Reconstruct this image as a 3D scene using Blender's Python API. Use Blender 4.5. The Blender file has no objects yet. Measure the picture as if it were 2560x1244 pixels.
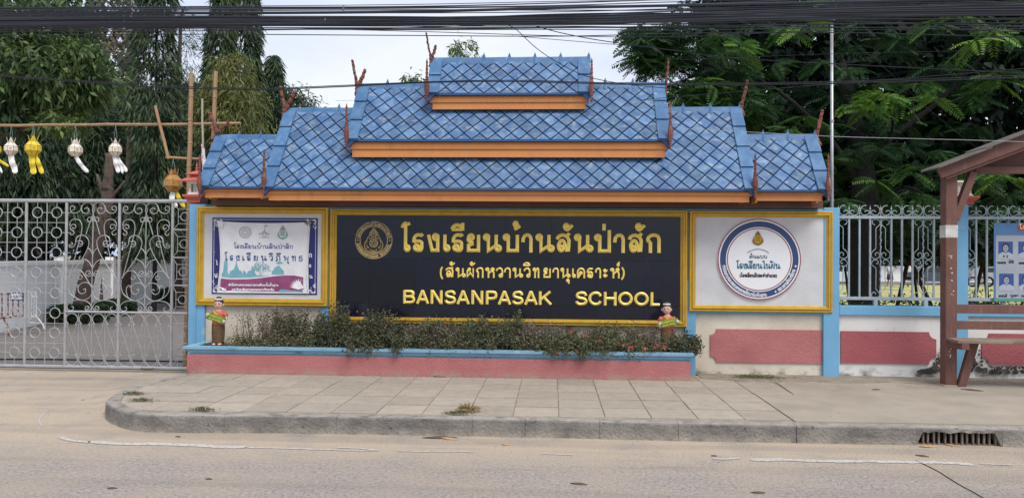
import bpy, math, random
import numpy as np
from mathutils import Matrix, Vector
from mathutils.geometry import tessellate_polygon
S = bpy.context.scene
COL = S.collection
# ------------------------------------------------------------------ camera
F_PX, YAW, PITCH, ROLL = 1930.0, 3.0, 0.58, 0.0080
CAM = np.array([0.0, 0.0, 1.55])
_y, _p = math.radians(YAW), math.radians(PITCH)
FW = np.array([-math.sin(_y)*math.cos(_p), math.cos(_y)*math.cos(_p), math.sin(_p)])
_R = np.array([math.cos(_y), math.sin(_y), 0.0]); _U = np.cross(_R, FW)
RT = _R*math.cos(ROLL) + _U*math.sin(ROLL)
UP = -_R*math.sin(ROLL) + _U*math.cos(ROLL)
cd = bpy.data.cameras.new('camera'); co = bpy.data.objects.new('camera', cd); COL.objects.link(co)
cd.sensor_width = 36; cd.lens = F_PX/2560*36; cd.clip_end = 2000; cd.clip_start = .05
M = Matrix(((RT[0], UP[0], -FW[0], CAM[0]), (RT[1], UP[1], -FW[1], CAM[1]), (RT[2], UP[2], -FW[2], CAM[2]), (0, 0, 0, 1)))
co.matrix_world = M
S.camera = co
# ------------------------------------------------------------------ world, sun, exposure
SUN_EL, SUN_AZ = math.radians(54), math.radians(150)      # azimuth from +Y clockwise: behind the viewer, to the right
w = bpy.data.worlds.new('World'); S.world = w; w.use_nodes = True
nt = w.node_tree; nt.nodes.clear()
N = nt.nodes.new; Lk = nt.links.new
out = N('ShaderNodeOutputWorld'); bg = N('ShaderNodeBackground'); bg2 = N('ShaderNodeBackground'); mx = N('ShaderNodeMixShader')
sky = N('ShaderNodeTexSky'); sky.sky_type = 'NISHITA'; sky.sun_disc = False; sky.sun_elevation = SUN_EL; sky.sun_rotation = SUN_AZ
sky.air_density = 1.0; sky.dust_density = 2.0
Lk(sky.outputs[0], bg.inputs[0]); bg.inputs[1].default_value = 0.13
tc = N('ShaderNodeTexCoord'); mp = N('ShaderNodeMapping'); mp.inputs['Scale'].default_value = (1.0, 1.0, 3.2)
nz = N('ShaderNodeTexNoise'); nz.inputs['Scale'].default_value = 1.7; nz.inputs['Detail'].default_value = 7; nz.inputs['Roughness'].default_value = .5
Lk(tc.outputs['Generated'], mp.inputs[0]); Lk(mp.outputs[0], nz.inputs['Vector'])
cr = N('ShaderNodeValToRGB'); cr.color_ramp.elements[0].position = .35; cr.color_ramp.elements[1].position = .66
cr.color_ramp.elements[0].color = (.56, .66, .93, 1); cr.color_ramp.elements[1].color = (.92, .95, 1.0, 1)
Lk(nz.outputs[0], cr.inputs[0]); Lk(cr.outputs[0], bg2.inputs[0]); bg2.inputs[1].default_value = 0.92
mx.inputs[0].default_value = .86
Lk(bg.outputs[0], mx.inputs[1]); Lk(bg2.outputs[0], mx.inputs[2]); Lk(mx.outputs[0], out.inputs[0])
sd = bpy.data.lights.new('sun', 'SUN'); sd.energy = 2.4; sd.angle = math.radians(30); sd.color = (1, .965, .91)
so = bpy.data.objects.new('sun', sd); COL.objects.link(so)
sdir = Vector((math.sin(SUN_AZ)*math.cos(SUN_EL), math.cos(SUN_AZ)*math.cos(SUN_EL), math.sin(SUN_EL)))
so.rotation_euler = sdir.to_track_quat('Z', 'Y').to_euler(); so.location = (0, -5, 20)
S.view_settings.view_transform = 'Standard'; S.view_settings.look = 'None'; S.view_settings.exposure = 0.26; S.view_settings.gamma = 1
S.view_settings.use_curve_mapping = False
S.render.engine = 'CYCLES'; S.cycles.max_bounces = 6; S.cycles.transparent_max_bounces = 8; S.cycles.use_denoising = True

# ------------------------------------------------------------------ pixel -> place (photograph's own 2560 px grid)
def ray(px, py): return FW + RT*(px-1280)/F_PX - UP*(py-622)/F_PX
def W(px, py, Y):
    d = ray(px, py); return CAM + d*(Y/d[1])
def X_(px, py, Y): return float(W(px, py, Y)[0])
def Z_(px, py, Y): return float(W(px, py, Y)[2])
def Gd(px, py, z=0.0):
    d = ray(px, py); return CAM + d*((z-CAM[2])/d[2])
# ------------------------------------------------------------------ materials
MATS = {}
def mat(name, c, rough=.75, c2=None, sc=6, lo=.4, hi=.65, bump=0, bsc=80, metal=0, layers=(), orand=0, attr=None, trans=0, det=6, spec=.5, coat=0):
    if name in MATS: return MATS[name]
    m = bpy.data.materials.new(name); m.use_nodes = True; t = m.node_tree; n = t.nodes.new; l = t.links.new
    b = t.nodes['Principled BSDF']; b.inputs['Roughness'].default_value = rough; b.inputs['Metallic'].default_value = metal
    b.inputs['Specular IOR Level'].default_value = spec
    if coat: b.inputs['Coat Weight'].default_value = coat; b.inputs['Coat Roughness'].default_value = .15
    geo = n('ShaderNodeNewGeometry'); pos = geo.outputs['Position']
    def rgb(col):
        r = n('ShaderNodeRGB'); r.outputs[0].default_value = (*col, 1); return r.outputs[0]
    def mix(f, a, bb, mode='MIX'):
        x = n('ShaderNodeMix'); x.data_type = 'RGBA'; x.blend_type = mode
        if isinstance(f, (int, float)): x.inputs[0].default_value = f
        else: l(f, x.inputs[0])
        l(a, x.inputs[6]); l(bb, x.inputs[7]); return x.outputs[2]
    def noise(scale, detail=det, stretch=(1, 1, 1), rg=.55):
        mpn = n('ShaderNodeMapping'); mpn.inputs['Scale'].default_value = stretch; l(pos, mpn.inputs[0])
        z = n('ShaderNodeTexNoise'); z.inputs['Scale'].default_value = scale; z.inputs['Detail'].default_value = detail; z.inputs['Roughness'].default_value = rg
        l(mpn.outputs[0], z.inputs['Vector']); return z.outputs[0]
    def ramp(v, a, bb):
        r = n('ShaderNodeMapRange'); r.inputs[1].default_value = a; r.inputs[2].default_value = bb; l(v, r.inputs[0]); return r.outputs[0]
    cur = rgb(c)
    if attr:
        at = n('ShaderNodeAttribute'); at.attribute_name = 'v'
        crn = n('ShaderNodeValToRGB'); els = crn.color_ramp.elements
        while len(els) < len(attr): els.new(.5)
        for i, (p_, cc) in enumerate(attr): els[i].position = p_; els[i].color = (*cc, 1)
        l(at.outputs['Fac'], crn.inputs[0]); cur = crn.outputs[0]
    if c2: cur = mix(ramp(noise(sc), lo, hi), cur, rgb(c2))
    if orand:
        oi = n('ShaderNodeObjectInfo'); r = n('ShaderNodeMapRange'); r.inputs[3].default_value = 1-orand; r.inputs[4].default_value = 1+orand
        l(oi.outputs['Random'], r.inputs[0]); hs = n('ShaderNodeHueSaturation'); l(r.outputs[0], hs.inputs['Value']); l(cur, hs.inputs['Color']); cur = hs.outputs[0]
    for L in layers:                     # (colour, scale, lo, hi, stretch, strength, (axis, a, b) or None)
        f = ramp(noise(L[1], 7, L[4]), L[2], L[3])
        if len(L) > 6 and L[6]:
            sx = n('ShaderNodeSeparateXYZ'); l(pos, sx.inputs[0]); g = ramp(sx.outputs[L[6][0]], L[6][1], L[6][2])
            mm = n('ShaderNodeMath'); mm.operation = 'MULTIPLY'; l(f, mm.inputs[0]); l(g, mm.inputs[1]); f = mm.outputs[0]
        mm = n('ShaderNodeMath'); mm.operation = 'MULTIPLY'; l(f, mm.inputs[0]); mm.inputs[1].default_value = L[5]; f = mm.outputs[0]
        cur = mix(f, cur, rgb(L[0]))
    l(cur, b.inputs['Base Color'])
    if bump:
        bp = n('ShaderNodeBump'); bp.inputs['Strength'].default_value = bump; bp.inputs['Distance'].default_value = .02
        l(noise(bsc, 4), bp.inputs['Height']); l(bp.outputs[0], b.inputs['Normal'])
    if trans:
        tr = n('ShaderNodeBsdfTranslucent'); l(cur, tr.inputs[0]); ms = n('ShaderNodeMixShader'); ms.inputs[0].default_value = trans
        l(b.outputs[0], ms.inputs[1]); l(tr.outputs[0], ms.inputs[2]); l(ms.outputs[0], t.nodes['Material Output'].inputs[0])
    MATS[name] = m; return m
one = (1, 1, 1)
GRIME = (.06, .055, .05)
m_road = mat('worn_asphalt', (.30, .258, .226), .92, (.43, .38, .335), 34, .40, .66, 1.0, 55, layers=[
    ((.12, .11, .105), 42, .55, .66, (1, .7, 1), .75), ((.52, .48, .45), 60, .60, .70, one, .6), ((.44, .36, .272), 1.6, .38, .62, (1, 1.6, 1), .45),
    ((.50, .40, .295), 2.2, .28, .50, one, .9, (1, 5.5, 6.3)), ((.15, .13, .115), 2.5, .60, .75, (.35, 3, 1), .3), ((.20, .17, .15), 1.1, .5, .62, (.12, 2.2, 1), .28)])
m_drive = mat('driveway_asphalt', (.205, .182, .165), .9, (.16, .142, .13), 8, .4, .7, .5, 120, layers=[((.30, .265, .23), 1.2, .5, .75, (1, 3, 1), .4)])
m_apron = mat('sandy_apron', (.47, .385, .29), .95, (.38, .32, .255), 3, .4, .7, .4, 90, layers=[((.25, .22, .19), 30, .62, .75, one, .3)])
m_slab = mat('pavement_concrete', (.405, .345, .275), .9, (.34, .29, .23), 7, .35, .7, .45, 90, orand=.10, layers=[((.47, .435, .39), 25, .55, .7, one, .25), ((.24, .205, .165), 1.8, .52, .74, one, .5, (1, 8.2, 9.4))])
m_mortar = mat('slab_bedding', (.24, .205, .165), .95, (.37, .32, .26), 5, .4, .6, .4, 90)
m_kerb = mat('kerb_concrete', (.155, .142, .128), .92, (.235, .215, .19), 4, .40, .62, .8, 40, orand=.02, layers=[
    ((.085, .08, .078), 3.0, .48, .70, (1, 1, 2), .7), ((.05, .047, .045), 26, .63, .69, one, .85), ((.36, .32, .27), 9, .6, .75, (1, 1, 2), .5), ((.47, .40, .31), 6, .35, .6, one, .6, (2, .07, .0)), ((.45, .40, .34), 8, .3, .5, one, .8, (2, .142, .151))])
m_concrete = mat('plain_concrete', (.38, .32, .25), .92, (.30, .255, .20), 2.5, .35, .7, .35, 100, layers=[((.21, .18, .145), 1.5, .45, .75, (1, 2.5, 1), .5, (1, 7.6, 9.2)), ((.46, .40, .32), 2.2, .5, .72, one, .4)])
m_paint = mat('road_paint', (.55, .52, .475), .85, (.42, .38, .33), 30, .42, .6, .3, 150)
m_tile = mat('blue_roof_tile', (.042, .112, .25), .58, (.12, .215, .345), 9, .38, .70, .15, 40, orand=.24, layers=[
    ((.34, .38, .40), 10, .54, .74, (1, 1, 1.5), .7), ((.11, .105, .10), 14, .68, .80, one, .45), ((.50, .46, .36), 7, .66, .78, one, .35)])
m_tile_edge = mat('roof_cap_blue', (.042, .125, .265), .58, (.10, .205, .345), 6, .45, .75, .1, 40, orand=.08, layers=[((.36, .41, .44), 8, .6, .76, one, .6), ((.10, .09, .09), 12, .69, .8, one, .4)])
m_deck = mat('roof_deck_blue', (.028, .085, .22), .7)
m_orange = mat('orange_fascia_paint', (.60, .245, .075), .6, (.54, .215, .065), 3, .4, .7, .06, 60, layers=[((.27, .13, .06), 5, .56, .74, (1.2, 1, .5), .5), ((.66, .36, .17), 3, .58, .75, one, .4)])
m_soffit = mat('dark_soffit', (.13, .06, .045), .8, (.09, .05, .04), 4)
m_gold = mat('gold_frame_paint', (.60, .38, .04), .38, (.52, .31, .03), 10, .4, .7, .08, 70, metal=.25, layers=[((.30, .17, .02), 5, .6, .8, one, .5), ((.62, .58, .48), 16, .72, .78, (1, 1, .5), .7)])
m_letter = mat('gold_letter', (.93, .71, .17), .36, (.86, .62, .11), 30, .4, .7, 0, metal=.12)
m_granite = mat('black_granite', (.006, .008, .016), .16, (.012, .015, .026), 250, .5, .62, 0, spec=.4, orand=.3, layers=[((.05, .055, .065), 4, .58, .85, one, .22), ((.25, .25, .25), 160, .74, .78, one, .5)])
m_blue = mat('light_blue_paint', (.165, .385, .58), .7, (.135, .34, .53), 3, .4, .7, .12, 90, layers=[((.09, .13, .17), 4, .66, .8, (1, 1, 2.5), .4), ((.45, .56, .64), 3, .66, .75, one, .5)])
m_cap = mat('planter_cap_blue', (.24, .45, .59), .7, (.19, .385, .53), 4, .4, .7, .2, 90, layers=[((.05, .05, .05), 7, .58, .7, (.6, 1, 3), .75), ((.60, .64, .62), 5, .62, .74, one, .5)])
m_pink = mat('pink_render', (.45, .165, .16), .9, (.38, .13, .13), 3, .35, .7, .5, 45, layers=[((.25, .12, .11), 4, .56, .74, (1, 1, .6), .45), ((.36, .29, .22), 7, .35, .6, (1, 1, .5), .75, (2, .24, .15))])
m_pink2 = mat('deep_pink_render', (.37, .105, .115), .9, (.32, .085, .095), 3, .35, .7, .5, 45, layers=[((.10, .05, .05), 5, .5, .75, one, .6, (2, .4, .18))])
m_wall = mat('cream_wall', (.66, .60, .50), .9, (.57, .50, .39), 3, .4, .75, .25, 60, layers=[((.42, .34, .22), 2.4, .45, .75, one, .6), (GRIME, 6, .5, .68, (1, 1, 1.6), .85, (2, .27, .15)), ((.05, .05, .05), 3, .68, .72, (1, 1, .6), .5)])
m_wallw = mat('white_wall', (.70, .69, .66), .9, (.62, .60, .57), 2.5, .4, .75, .2, 60, layers=[(GRIME, 5, .42, .62, (1, 1, 1.6), .9, (2, .30, .16)), ((.40, .38, .34), 8, .6, .7, (2, 1, .5), .3)])
m_mold = mat('mouldy_wall', (.60, .58, .53), .95, (.045, .042, .04), 3.2, .36, .56, .6, 50, layers=[((.035, .033, .03), 5, .42, .6, one, .95, (2, .55, .35)), ((.5, .48, .44), 28, .66, .7, one, .8)])
m_board = mat('grey_board', (.60, .60, .61), .85, (.53, .53, .54), 4, .35, .7, .15, 50, layers=[((.42, .41, .40), 2, .5, .75, (1, 1, .6), .4)])
m_white = mat('white_print', (.80, .80, .81), .7)
m_disc = mat('sign_disc_white', (.78, .78, .80), .45)
m_navy = mat('navy_print', (.025, .055, .16), .5)
m_dblue = mat('deep_blue_print', (.014, .015, .14), .5)
m_red = mat('maroon_print', (.25, .02, .035), .5)
m_ink = mat('blue_ink', (.045, .085, .24), .6)
m_ink2 = mat('slate_ink', (.05, .11, .17), .6)
m_black = mat('black_print', (.02, .02, .022), .6)
m_teal = mat('teal_print', (.16, .38, .45), .7, (.20, .42, .48), 10)
m_mag = mat('magenta_print', (.30, .07, .18), .65, (.24, .05, .15), 8)
m_grey = mat('grey_print', (.25, .27, .30), .7)
m_green = mat('green_print', (.10, .33, .22), .7)
m_pinkp = mat('rose_print', (.62, .30, .30), .7)
m_cloth = mat('banner_vinyl', (.74, .74, .755), .5, (.66, .66, .68), 6, .4, .7, .25, 12)
m_metal = mat('silver_gate_paint', (.44, .44, .45), .45, (.35, .34, .33), 14, .4, .7, .1, 80, metal=.35, layers=[((.30, .22, .16), 22, .68, .76, one, .7)])
m_fence = mat('pale_blue_grey_iron', (.37, .43, .45), .6, (.29, .35, .38), 12, .4, .7, .1, 80, layers=[((.10, .20, .42), 14, .62, .70, one, .55), ((.36, .13, .04), 9, .68, .74, one, .8)])
m_bamboo = mat('bamboo', (.36, .22, .12), .6, (.27, .16, .09), 12, .4, .7, .1, 60, layers=[((.45, .30, .12), 3, .5, .7, one, .5)])
m_wood = mat('weathered_red_wood', (.20, .065, .045), .85, (.13, .05, .04), 9, .4, .7, .5, 60, orand=.2, layers=[((.30, .24, .21), 14, .55, .72, (1, 1, .4), .7)])
m_brown = mat('brown_painted_timber', (.165, .072, .054), .7, (.125, .056, .044), 5, .35, .7, .3, 50, layers=[((.24, .18, .15), 9, .55, .75, (3, 1, .5), .4)])
m_sheet = mat('corrugated_sheet', (.13, .112, .098), .85, (.085, .075, .068), 5, .4, .7, .3, 30)
m_cable = mat('cable_rubber', (.007, .008, .014), .6)
m_cable2 = mat('cable_grey', (.022, .025, .038), .6)
m_pole = mat('galvanised_pole', (.42, .42, .44), .4, (.30, .29, .30), 8, metal=.5)
m_lampred = mat('coral_red_cap', (.50, .115, .085), .7, (.42, .09, .07), 6, .4, .7, .2, 60)
m_lampw = mat('lamp_white_render', (.66, .63, .58), .8, (.50, .47, .42), 8, .45, .7, .3, 60)
m_soil = mat('planter_soil', (.10, .075, .05), .95, (.16, .12, .08), 30, bump=.6, bsc=60)
m_bark = mat('grey_brown_bark', (.135, .095, .075), .95, (.08, .058, .048), 9, .4, .65, .9, 22, layers=[((.22, .17, .14), 5, .5, .7, (1, 1, .5), .5)])
m_barkd = mat('dark_bark', (.016, .014, .014), .95, (.010, .009, .009), 9, .4, .65, .8, 22)
m_lawn = mat('dry_lawn', (.46, .41, .15), .95, (.33, .33, .11), .7, .35, .7, .5, 40, layers=[((.10, .14, .04), .25, .5, .65, one, .7)])
m_ground = mat('bare_ground', (.24, .20, .15), .95, (.18, .15, .11), .5)
def leafm(name, cols, trans=.25, rough=.55):
    k = len(cols); return mat(name, cols[0], rough, attr=[(i/(k-1), c) for i, c in enumerate(cols)], trans=trans, spec=.35)
m_lf_mango = leafm('broad_leaf', [(.026, .050, .024), (.048, .088, .034), (.085, .14, .048), (.15, .22, .06)])
m_lf_mast = leafm('drooping_leaf', [(.028, .052, .030), (.048, .082, .042), (.078, .12, .052), (.13, .17, .065)])
m_lf_yel = leafm('yellowing_leaf', [(.05, .075, .02), (.10, .125, .03), (.15, .17, .05), (.24, .22, .07)])
m_lf_fern = leafm('feathery_leaflet', [(.012, .036, .018), (.03, .078, .026), (.07, .16, .03), (.16, .28, .035)], .3)
m_lf_dark = leafm('painted_shade_leaf', [(.006, .016, .012), (.010, .026, .016), (.016, .036, .018)], .08)  # near-black tones: the shade deep in the foliage is put into the colour
m_lf_hedge = leafm('hedge_leaf', [(.018, .038, .018), (.035, .068, .028), (.055, .10, .04)], .15)
m_lf_shrub = leafm('shrub_leaf', [(.06, .070, .042), (.11, .12, .066), (.175, .18, .09), (.235, .24, .11)], .2)
m_lf_dry = leafm('dry_shrub_leaf', [(.09, .075, .055), (.17, .14, .105), (.24, .20, .15), (.17, .18, .10)], .1)
m_lf_grass = leafm('weed_blade', [(.10, .10, .045), (.16, .17, .07), (.24, .20, .11), (.34, .24, .12)], .2)
m_stem = mat('woody_stem', (.12, .085, .065), .9)
m_flred = mat('red_petal', (.55, .03, .025), .6); m_flor = mat('orange_petal', (.62, .12, .03), .6); m_flpk = mat('pink_petal', (.50, .22, .24), .6)
# ------------------------------------------------------------------ mesh helpers
def mesh(name, V, Fc, m, smooth=False, attr=None):
    me = bpy.data.meshes.new(name)
    if isinstance(V, np.ndarray) and isinstance(Fc, np.ndarray):
        nv, nf, k = len(V), len(Fc), Fc.shape[1]
        me.vertices.add(nv); me.vertices.foreach_set('co', V.astype(np.float32).ravel())
        me.loops.add(nf*k); me.loops.foreach_set('vertex_index', Fc.astype(np.int32).ravel())
        me.polygons.add(nf); me.polygons.foreach_set('loop_start', np.arange(0, nf*k, k, dtype=np.int32))
        me.update(calc_edges=True)
    else:
        me.from_pydata([tuple(map(float, v)) for v in V], [], Fc); me.update()
    if attr is not None:
        a = me.attributes.new('v', 'FLOAT', 'POINT'); a.data.foreach_set('value', np.asarray(attr, dtype=np.float32))
    if m is not None:
        for q in (m if isinstance(m, (list, tuple)) else [m]): me.materials.append(q)
    if smooth: me.polygons.foreach_set('use_smooth', [True]*len(me.polygons))
    return me
def put(name, me, parent=None, mw=None):
    o = bpy.data.objects.new(name, me); COL.objects.link(o)
    if mw is not None: o.matrix_world = mw
    if parent is not None:
        o.parent = parent; o.matrix_parent_inverse = PINV[parent.name]
    return o
PINV = {}
def reg(o, mw=None): PINV[o.name] = (mw if mw is not None else o.matrix_world).inverted(); return o
def ob(name, VF, m, parent=None, smooth=False, attr=None):
    return put(name, mesh(name, VF[0], VF[1], m, smooth, attr), parent)
def sub(o):            # let an untransformed mesh object act as a parent
    if o.name not in PINV: PINV[o.name] = Matrix.Identity(4)
    return o
def thing(name, label, cat, loc=(0, 0, 0), group=None):
    o = bpy.data.objects.new(name, None); COL.objects.link(o); o.empty_display_size = .1
    loc = tuple(map(float, loc)); o.location = loc; o['label'] = label; o['category'] = cat
    if group: o['group'] = group
    PINV[o.name] = Matrix.Translation(loc).inverted()
    return o
def tag(o, label, cat, group=None, kind=None):
    o['label'] = label
    if cat: o['category'] = cat
    if group: o['group'] = group
    if kind: o['kind'] = kind
    return o
def struct(o): o['kind'] = 'structure'; return sub(o)
def join(*parts):
    V, Fc = [], []
    for v, f in parts:
        b = len(V); V.extend([tuple(p) for p in v]); Fc.extend([tuple(i+b for i in q) for q in f])
    return V, Fc
def box(x0, x1, y0, y1, z0, z1, c=0.0):
    if x1 < x0: x0, x1 = x1, x0
    if not c:
        V = [(x, y, z) for z in (z0, z1) for y in (y0, y1) for x in (x0, x1)]
        return V, [(0, 2, 3, 1), (4, 5, 7, 6), (0, 1, 5, 4), (2, 6, 7, 3), (0, 4, 6, 2), (1, 3, 7, 5)]
    V = []; idx = {}
    for i in (0, 1):
        for j in (0, 1):
            for k in (0, 1):
                X, Y, Z = (x0, x1)[i], (y0, y1)[j], (z0, z1)[k]; sx, sy, sz = (1, -1)[i]*c, (1, -1)[j]*c, (1, -1)[k]*c
                for a, p in enumerate(((X, Y+sy, Z+sz), (X+sx, Y, Z+sz), (X+sx, Y+sy, Z))):
                    idx[i, j, k, a] = len(V); V.append(p)
    F = []
    for s in (0, 1):
        F.append([idx[s, a, b, 0] for a, b in ((0, 0), (1, 0), (1, 1), (0, 1))][::(-1 if s == 0 else 1)])
        F.append([idx[a, s, b, 1] for a, b in ((0, 0), (1, 0), (1, 1), (0, 1))][::(1 if s == 0 else -1)])
        F.append([idx[a, b, s, 2] for a, b in ((0, 0), (1, 0), (1, 1), (0, 1))][::(-1 if s == 0 else 1)])
    for a in (0, 1):
        for b in (0, 1):
            F.append([idx[0, a, b, 1], idx[1, a, b, 1], idx[1, a, b, 2], idx[0, a, b, 2]])
            F.append([idx[a, 0, b, 0], idx[a, 1, b, 0], idx[a, 1, b, 2], idx[a, 0, b, 2]])
            F.append([idx[a, b, 0, 0], idx[a, b, 1, 0], idx[a, b, 1, 1], idx[a, b, 0, 1]])
    for i in (0, 1):
        for j in (0, 1):
            for k in (0, 1): F.append([idx[i, j, k, 0], idx[i, j, k, 1], idx[i, j, k, 2]])
    return V, [tuple(f) for f in F]
def prism_y(poly, y0, y1):                   # polygon in x,z extruded along y
    n = len(poly); V = [(x, y0, z) for x, z in poly]+[(x, y1, z) for x, z in poly]
    F = [(i, (i+1) % n, (i+1) % n+n, i+n) for i in range(n)]
    tri = tessellate_polygon([[Vector((x, z, 0)) for x, z in poly]])
    return V, F+[tuple(t) for t in tri]+[tuple(i+n for i in t) for t in tri]
def prism_x(poly, x0, x1):                   # polygon in y,z extruded along x
    n = len(poly); V = [(x0, y, z) for y, z in poly]+[(x1, y, z) for y, z in poly]
    F = [(i, (i+1) % n, (i+1) % n+n, i+n) for i in range(n)]
    tri = tessellate_polygon([[Vector((y, z, 0)) for y, z in poly]])
    return V, F+[tuple(t) for t in tri]+[tuple(i+n for i in t) for t in tri]
def prism_z(poly, z0, z1):
    n = len(poly); V = [(x, y, z0) for x, y in poly]+[(x, y, z1) for x, y in poly]
    F = [(i, (i+1) % n, (i+1) % n+n, i+n) for i in range(n)]
    tri = tessellate_polygon([[Vector((x, y, 0)) for x, y in poly]])
    return V, F+[tuple(t) for t in tri]+[tuple(i+n for i in t) for t in tri]
def tube(P, r, n=6, closed=False, cap=True):
    P = [np.array(p, float) for p in P]; k = len(P); V = []; F = []
    rs = r if hasattr(r, '__len__') else [r]*k
    ref = np.array([0, -1., 0])
    for i in range(k):
        a = P[(i-1) % k] if (closed or i > 0) else P[i]; b = P[(i+1) % k] if (closed or i < k-1) else P[i]
        t = b-a; t /= (np.linalg.norm(t)+1e-9)
        rf = ref if abs(t@ref) < .9 else np.array([1., 0, 0])
        u = np.cross(t, rf); u /= np.linalg.norm(u); v = np.cross(t, u)
        for j in range(n):
            an = 2*math.pi*(j+.5)/n; V.append(P[i]+rs[i]*(u*math.cos(an)+v*math.sin(an)))
    for i in range(k if closed else k-1):
        for j in range(n):
            a = i*n+j; b = i*n+(j+1) % n; c = ((i+1) % k)*n+(j+1) % n; d = ((i+1) % k)*n+j
            F.append((a, b, c, d))
    if cap and not closed: F.append(tuple(range(n))[::-1]); F.append(tuple((k-1)*n+j for j in range(n)))
    return V, F
def lathe(prof, cx, cy, n=12, z0=0.0, rot=0.0):          # prof: (r, z)
    V = []; F = []
    for r, z in prof:
        for j in range(n):
            a = 2*math.pi*j/n+rot; V.append((cx+r*math.cos(a), cy+r*math.sin(a), z0+z))
    for i in range(len(prof)-1):
        for j in range(n):
            F.append((i*n+j, i*n+(j+1) % n, (i+1)*n+(j+1) % n, (i+1)*n+j))
    F.append(tuple(range(n))[::-1]); F.append(tuple((len(prof)-1)*n+j for j in range(n)))
    return V, F
def smooth(pts, seg=4, closed=False):
    P = [np.array(p, float) for p in pts]; out = []; k = len(P)
    if k < 3 and not closed: return P
    for i in range(k if closed else k-1):
        if closed: p0, p1, p2, p3 = P[(i-1) % k], P[i], P[(i+1) % k], P[(i+2) % k]
        else: p0, p1, p2, p3 = P[max(i-1, 0)], P[i], P[i+1], P[min(i+2, k-1)]
        for s in range(seg):
            t = s/seg; out.append(.5*((2*p1)+(-p0+p2)*t+(2*p0-5*p1+4*p2-p3)*t*t+(-p0+3*p1-3*p2+p3)*t**3))
    if not closed: out.append(P[-1])
    return out
def circ(cx, cy, r, n=12): return [(cx+r*math.cos(2*math.pi*i/n), cy+r*math.sin(2*math.pi*i/n)) for i in range(n)]
R = random.Random(7); NR = np.random.default_rng(7)
exec_parts = True
# ================================================================== GROUND
def sheet(name, x0, x1, y0, y1, z, m, nx=1, ny=1):
    V = [(x0+(x1-x0)*i/nx, y0+(y1-y0)*j/ny, z) for j in range(ny+1) for i in range(nx+1)]
    F = [(j*(nx+1)+i, j*(nx+1)+i+1, (j+1)*(nx+1)+i+1, (j+1)*(nx+1)+i) for j in range(ny) for i in range(nx)]
    return struct(ob(name, (V, F), m))
ZP = 0.150
sheet('ground', -400, 400, -200, 600, -0.36, m_ground)
sheet('road', -60, 60, -14, 9.86, 0.0, m_road, 60, 20)
YG = 10.0
sheet('driveway', -40, -4.46, YG-.02, 60, -.012, m_drive)
struct(ob('gate_track', join(box(-30, -4.5, 9.94, 9.99, -.02, .012), box(-30, -4.5, 10.03, 10.08, -.02, .012)), m_concrete))
for yy in (10.9,):
    ck = [(-30+.5*i, yy+.03*math.sin(i*2.1)+R.uniform(-.02, .02), .002) for i in range(52)]
    struct(ob('driveway_crack', tube(ck, .012, 4), m_barkd))
# kerb line (outer top edge) from the photograph, on the plane z = ZP
kpx = [(458, 934), (400, 946), (340, 962), (300, 976), (276, 988), (265, 1001), (272, 1012), (300, 1024), (345, 1034), (420, 1037), (700, 1039), (1000, 1043), (1200, 1046), (1450, 1051), (1700, 1057), (2000, 1062), (2300, 1067), (2560, 1072)]
kw = [Gd(a, b, ZP)[:2] for a, b in kpx]
kstart = kw[0]
slope = (kw[-1]-kw[9])/(kw[-1][0]-kw[9][0])
for xx in (6, 9, 14, 20, 30): kw.append(np.array([xx, kw[-1][1]+slope[1]*(xx-kw[-1][0])]))
kfull = [np.array(p) for p in smooth([(*p, 0) for p in kw[:11]], 3)]
kline = [p[:2] for p in kfull]+kw[11:]
def arclen(L):
    s = [0]
    for a, b in zip(L, L[1:]): s.append(s[-1]+float(np.linalg.norm(b-a)))
    return s
KS = arclen(kline)
def kat(s):
    for i in range(len(KS)-1):
        if s <= KS[i+1]:
            t = (s-KS[i])/(KS[i+1]-KS[i]); return kline[i]*(1-t)+kline[i+1]*t, (kline[i+1]-kline[i])/np.linalg.norm(kline[i+1]-kline[i])
    return kline[-1], kline[-1]-kline[-2]
KW = .125
def s_of_px(px, py):
    q = Gd(px, py, ZP)[:2]; best = min(range(0, 3000), key=lambda i: np.linalg.norm(kat(KS[-1]*i/3000)[0]-q)); return KS[-1]*best/3000
kerb = thing('kerb', 'x', 'kerb', (float(kline[5][0]), float(kline[5][1]), 0)); del kerb['category']; del kerb['label']; kerb['kind'] = 'structure'
sg0, sg1 = s_of_px(2290, 1067), s_of_px(2505, 1071)
cuts = [0]; base_px = [(272, 1012), (330, 1032), (560, 1038), (840, 1041), (1181, 1046), (1312, 1048), (1500, 1053), (1697, 1057), (1990, 1062)]
cuts += [s_of_px(*q) for q in base_px]+[sg0, sg1]
while cuts[-1] < KS[-1]-1.5: cuts.append(cuts[-1]+1.2)
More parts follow.
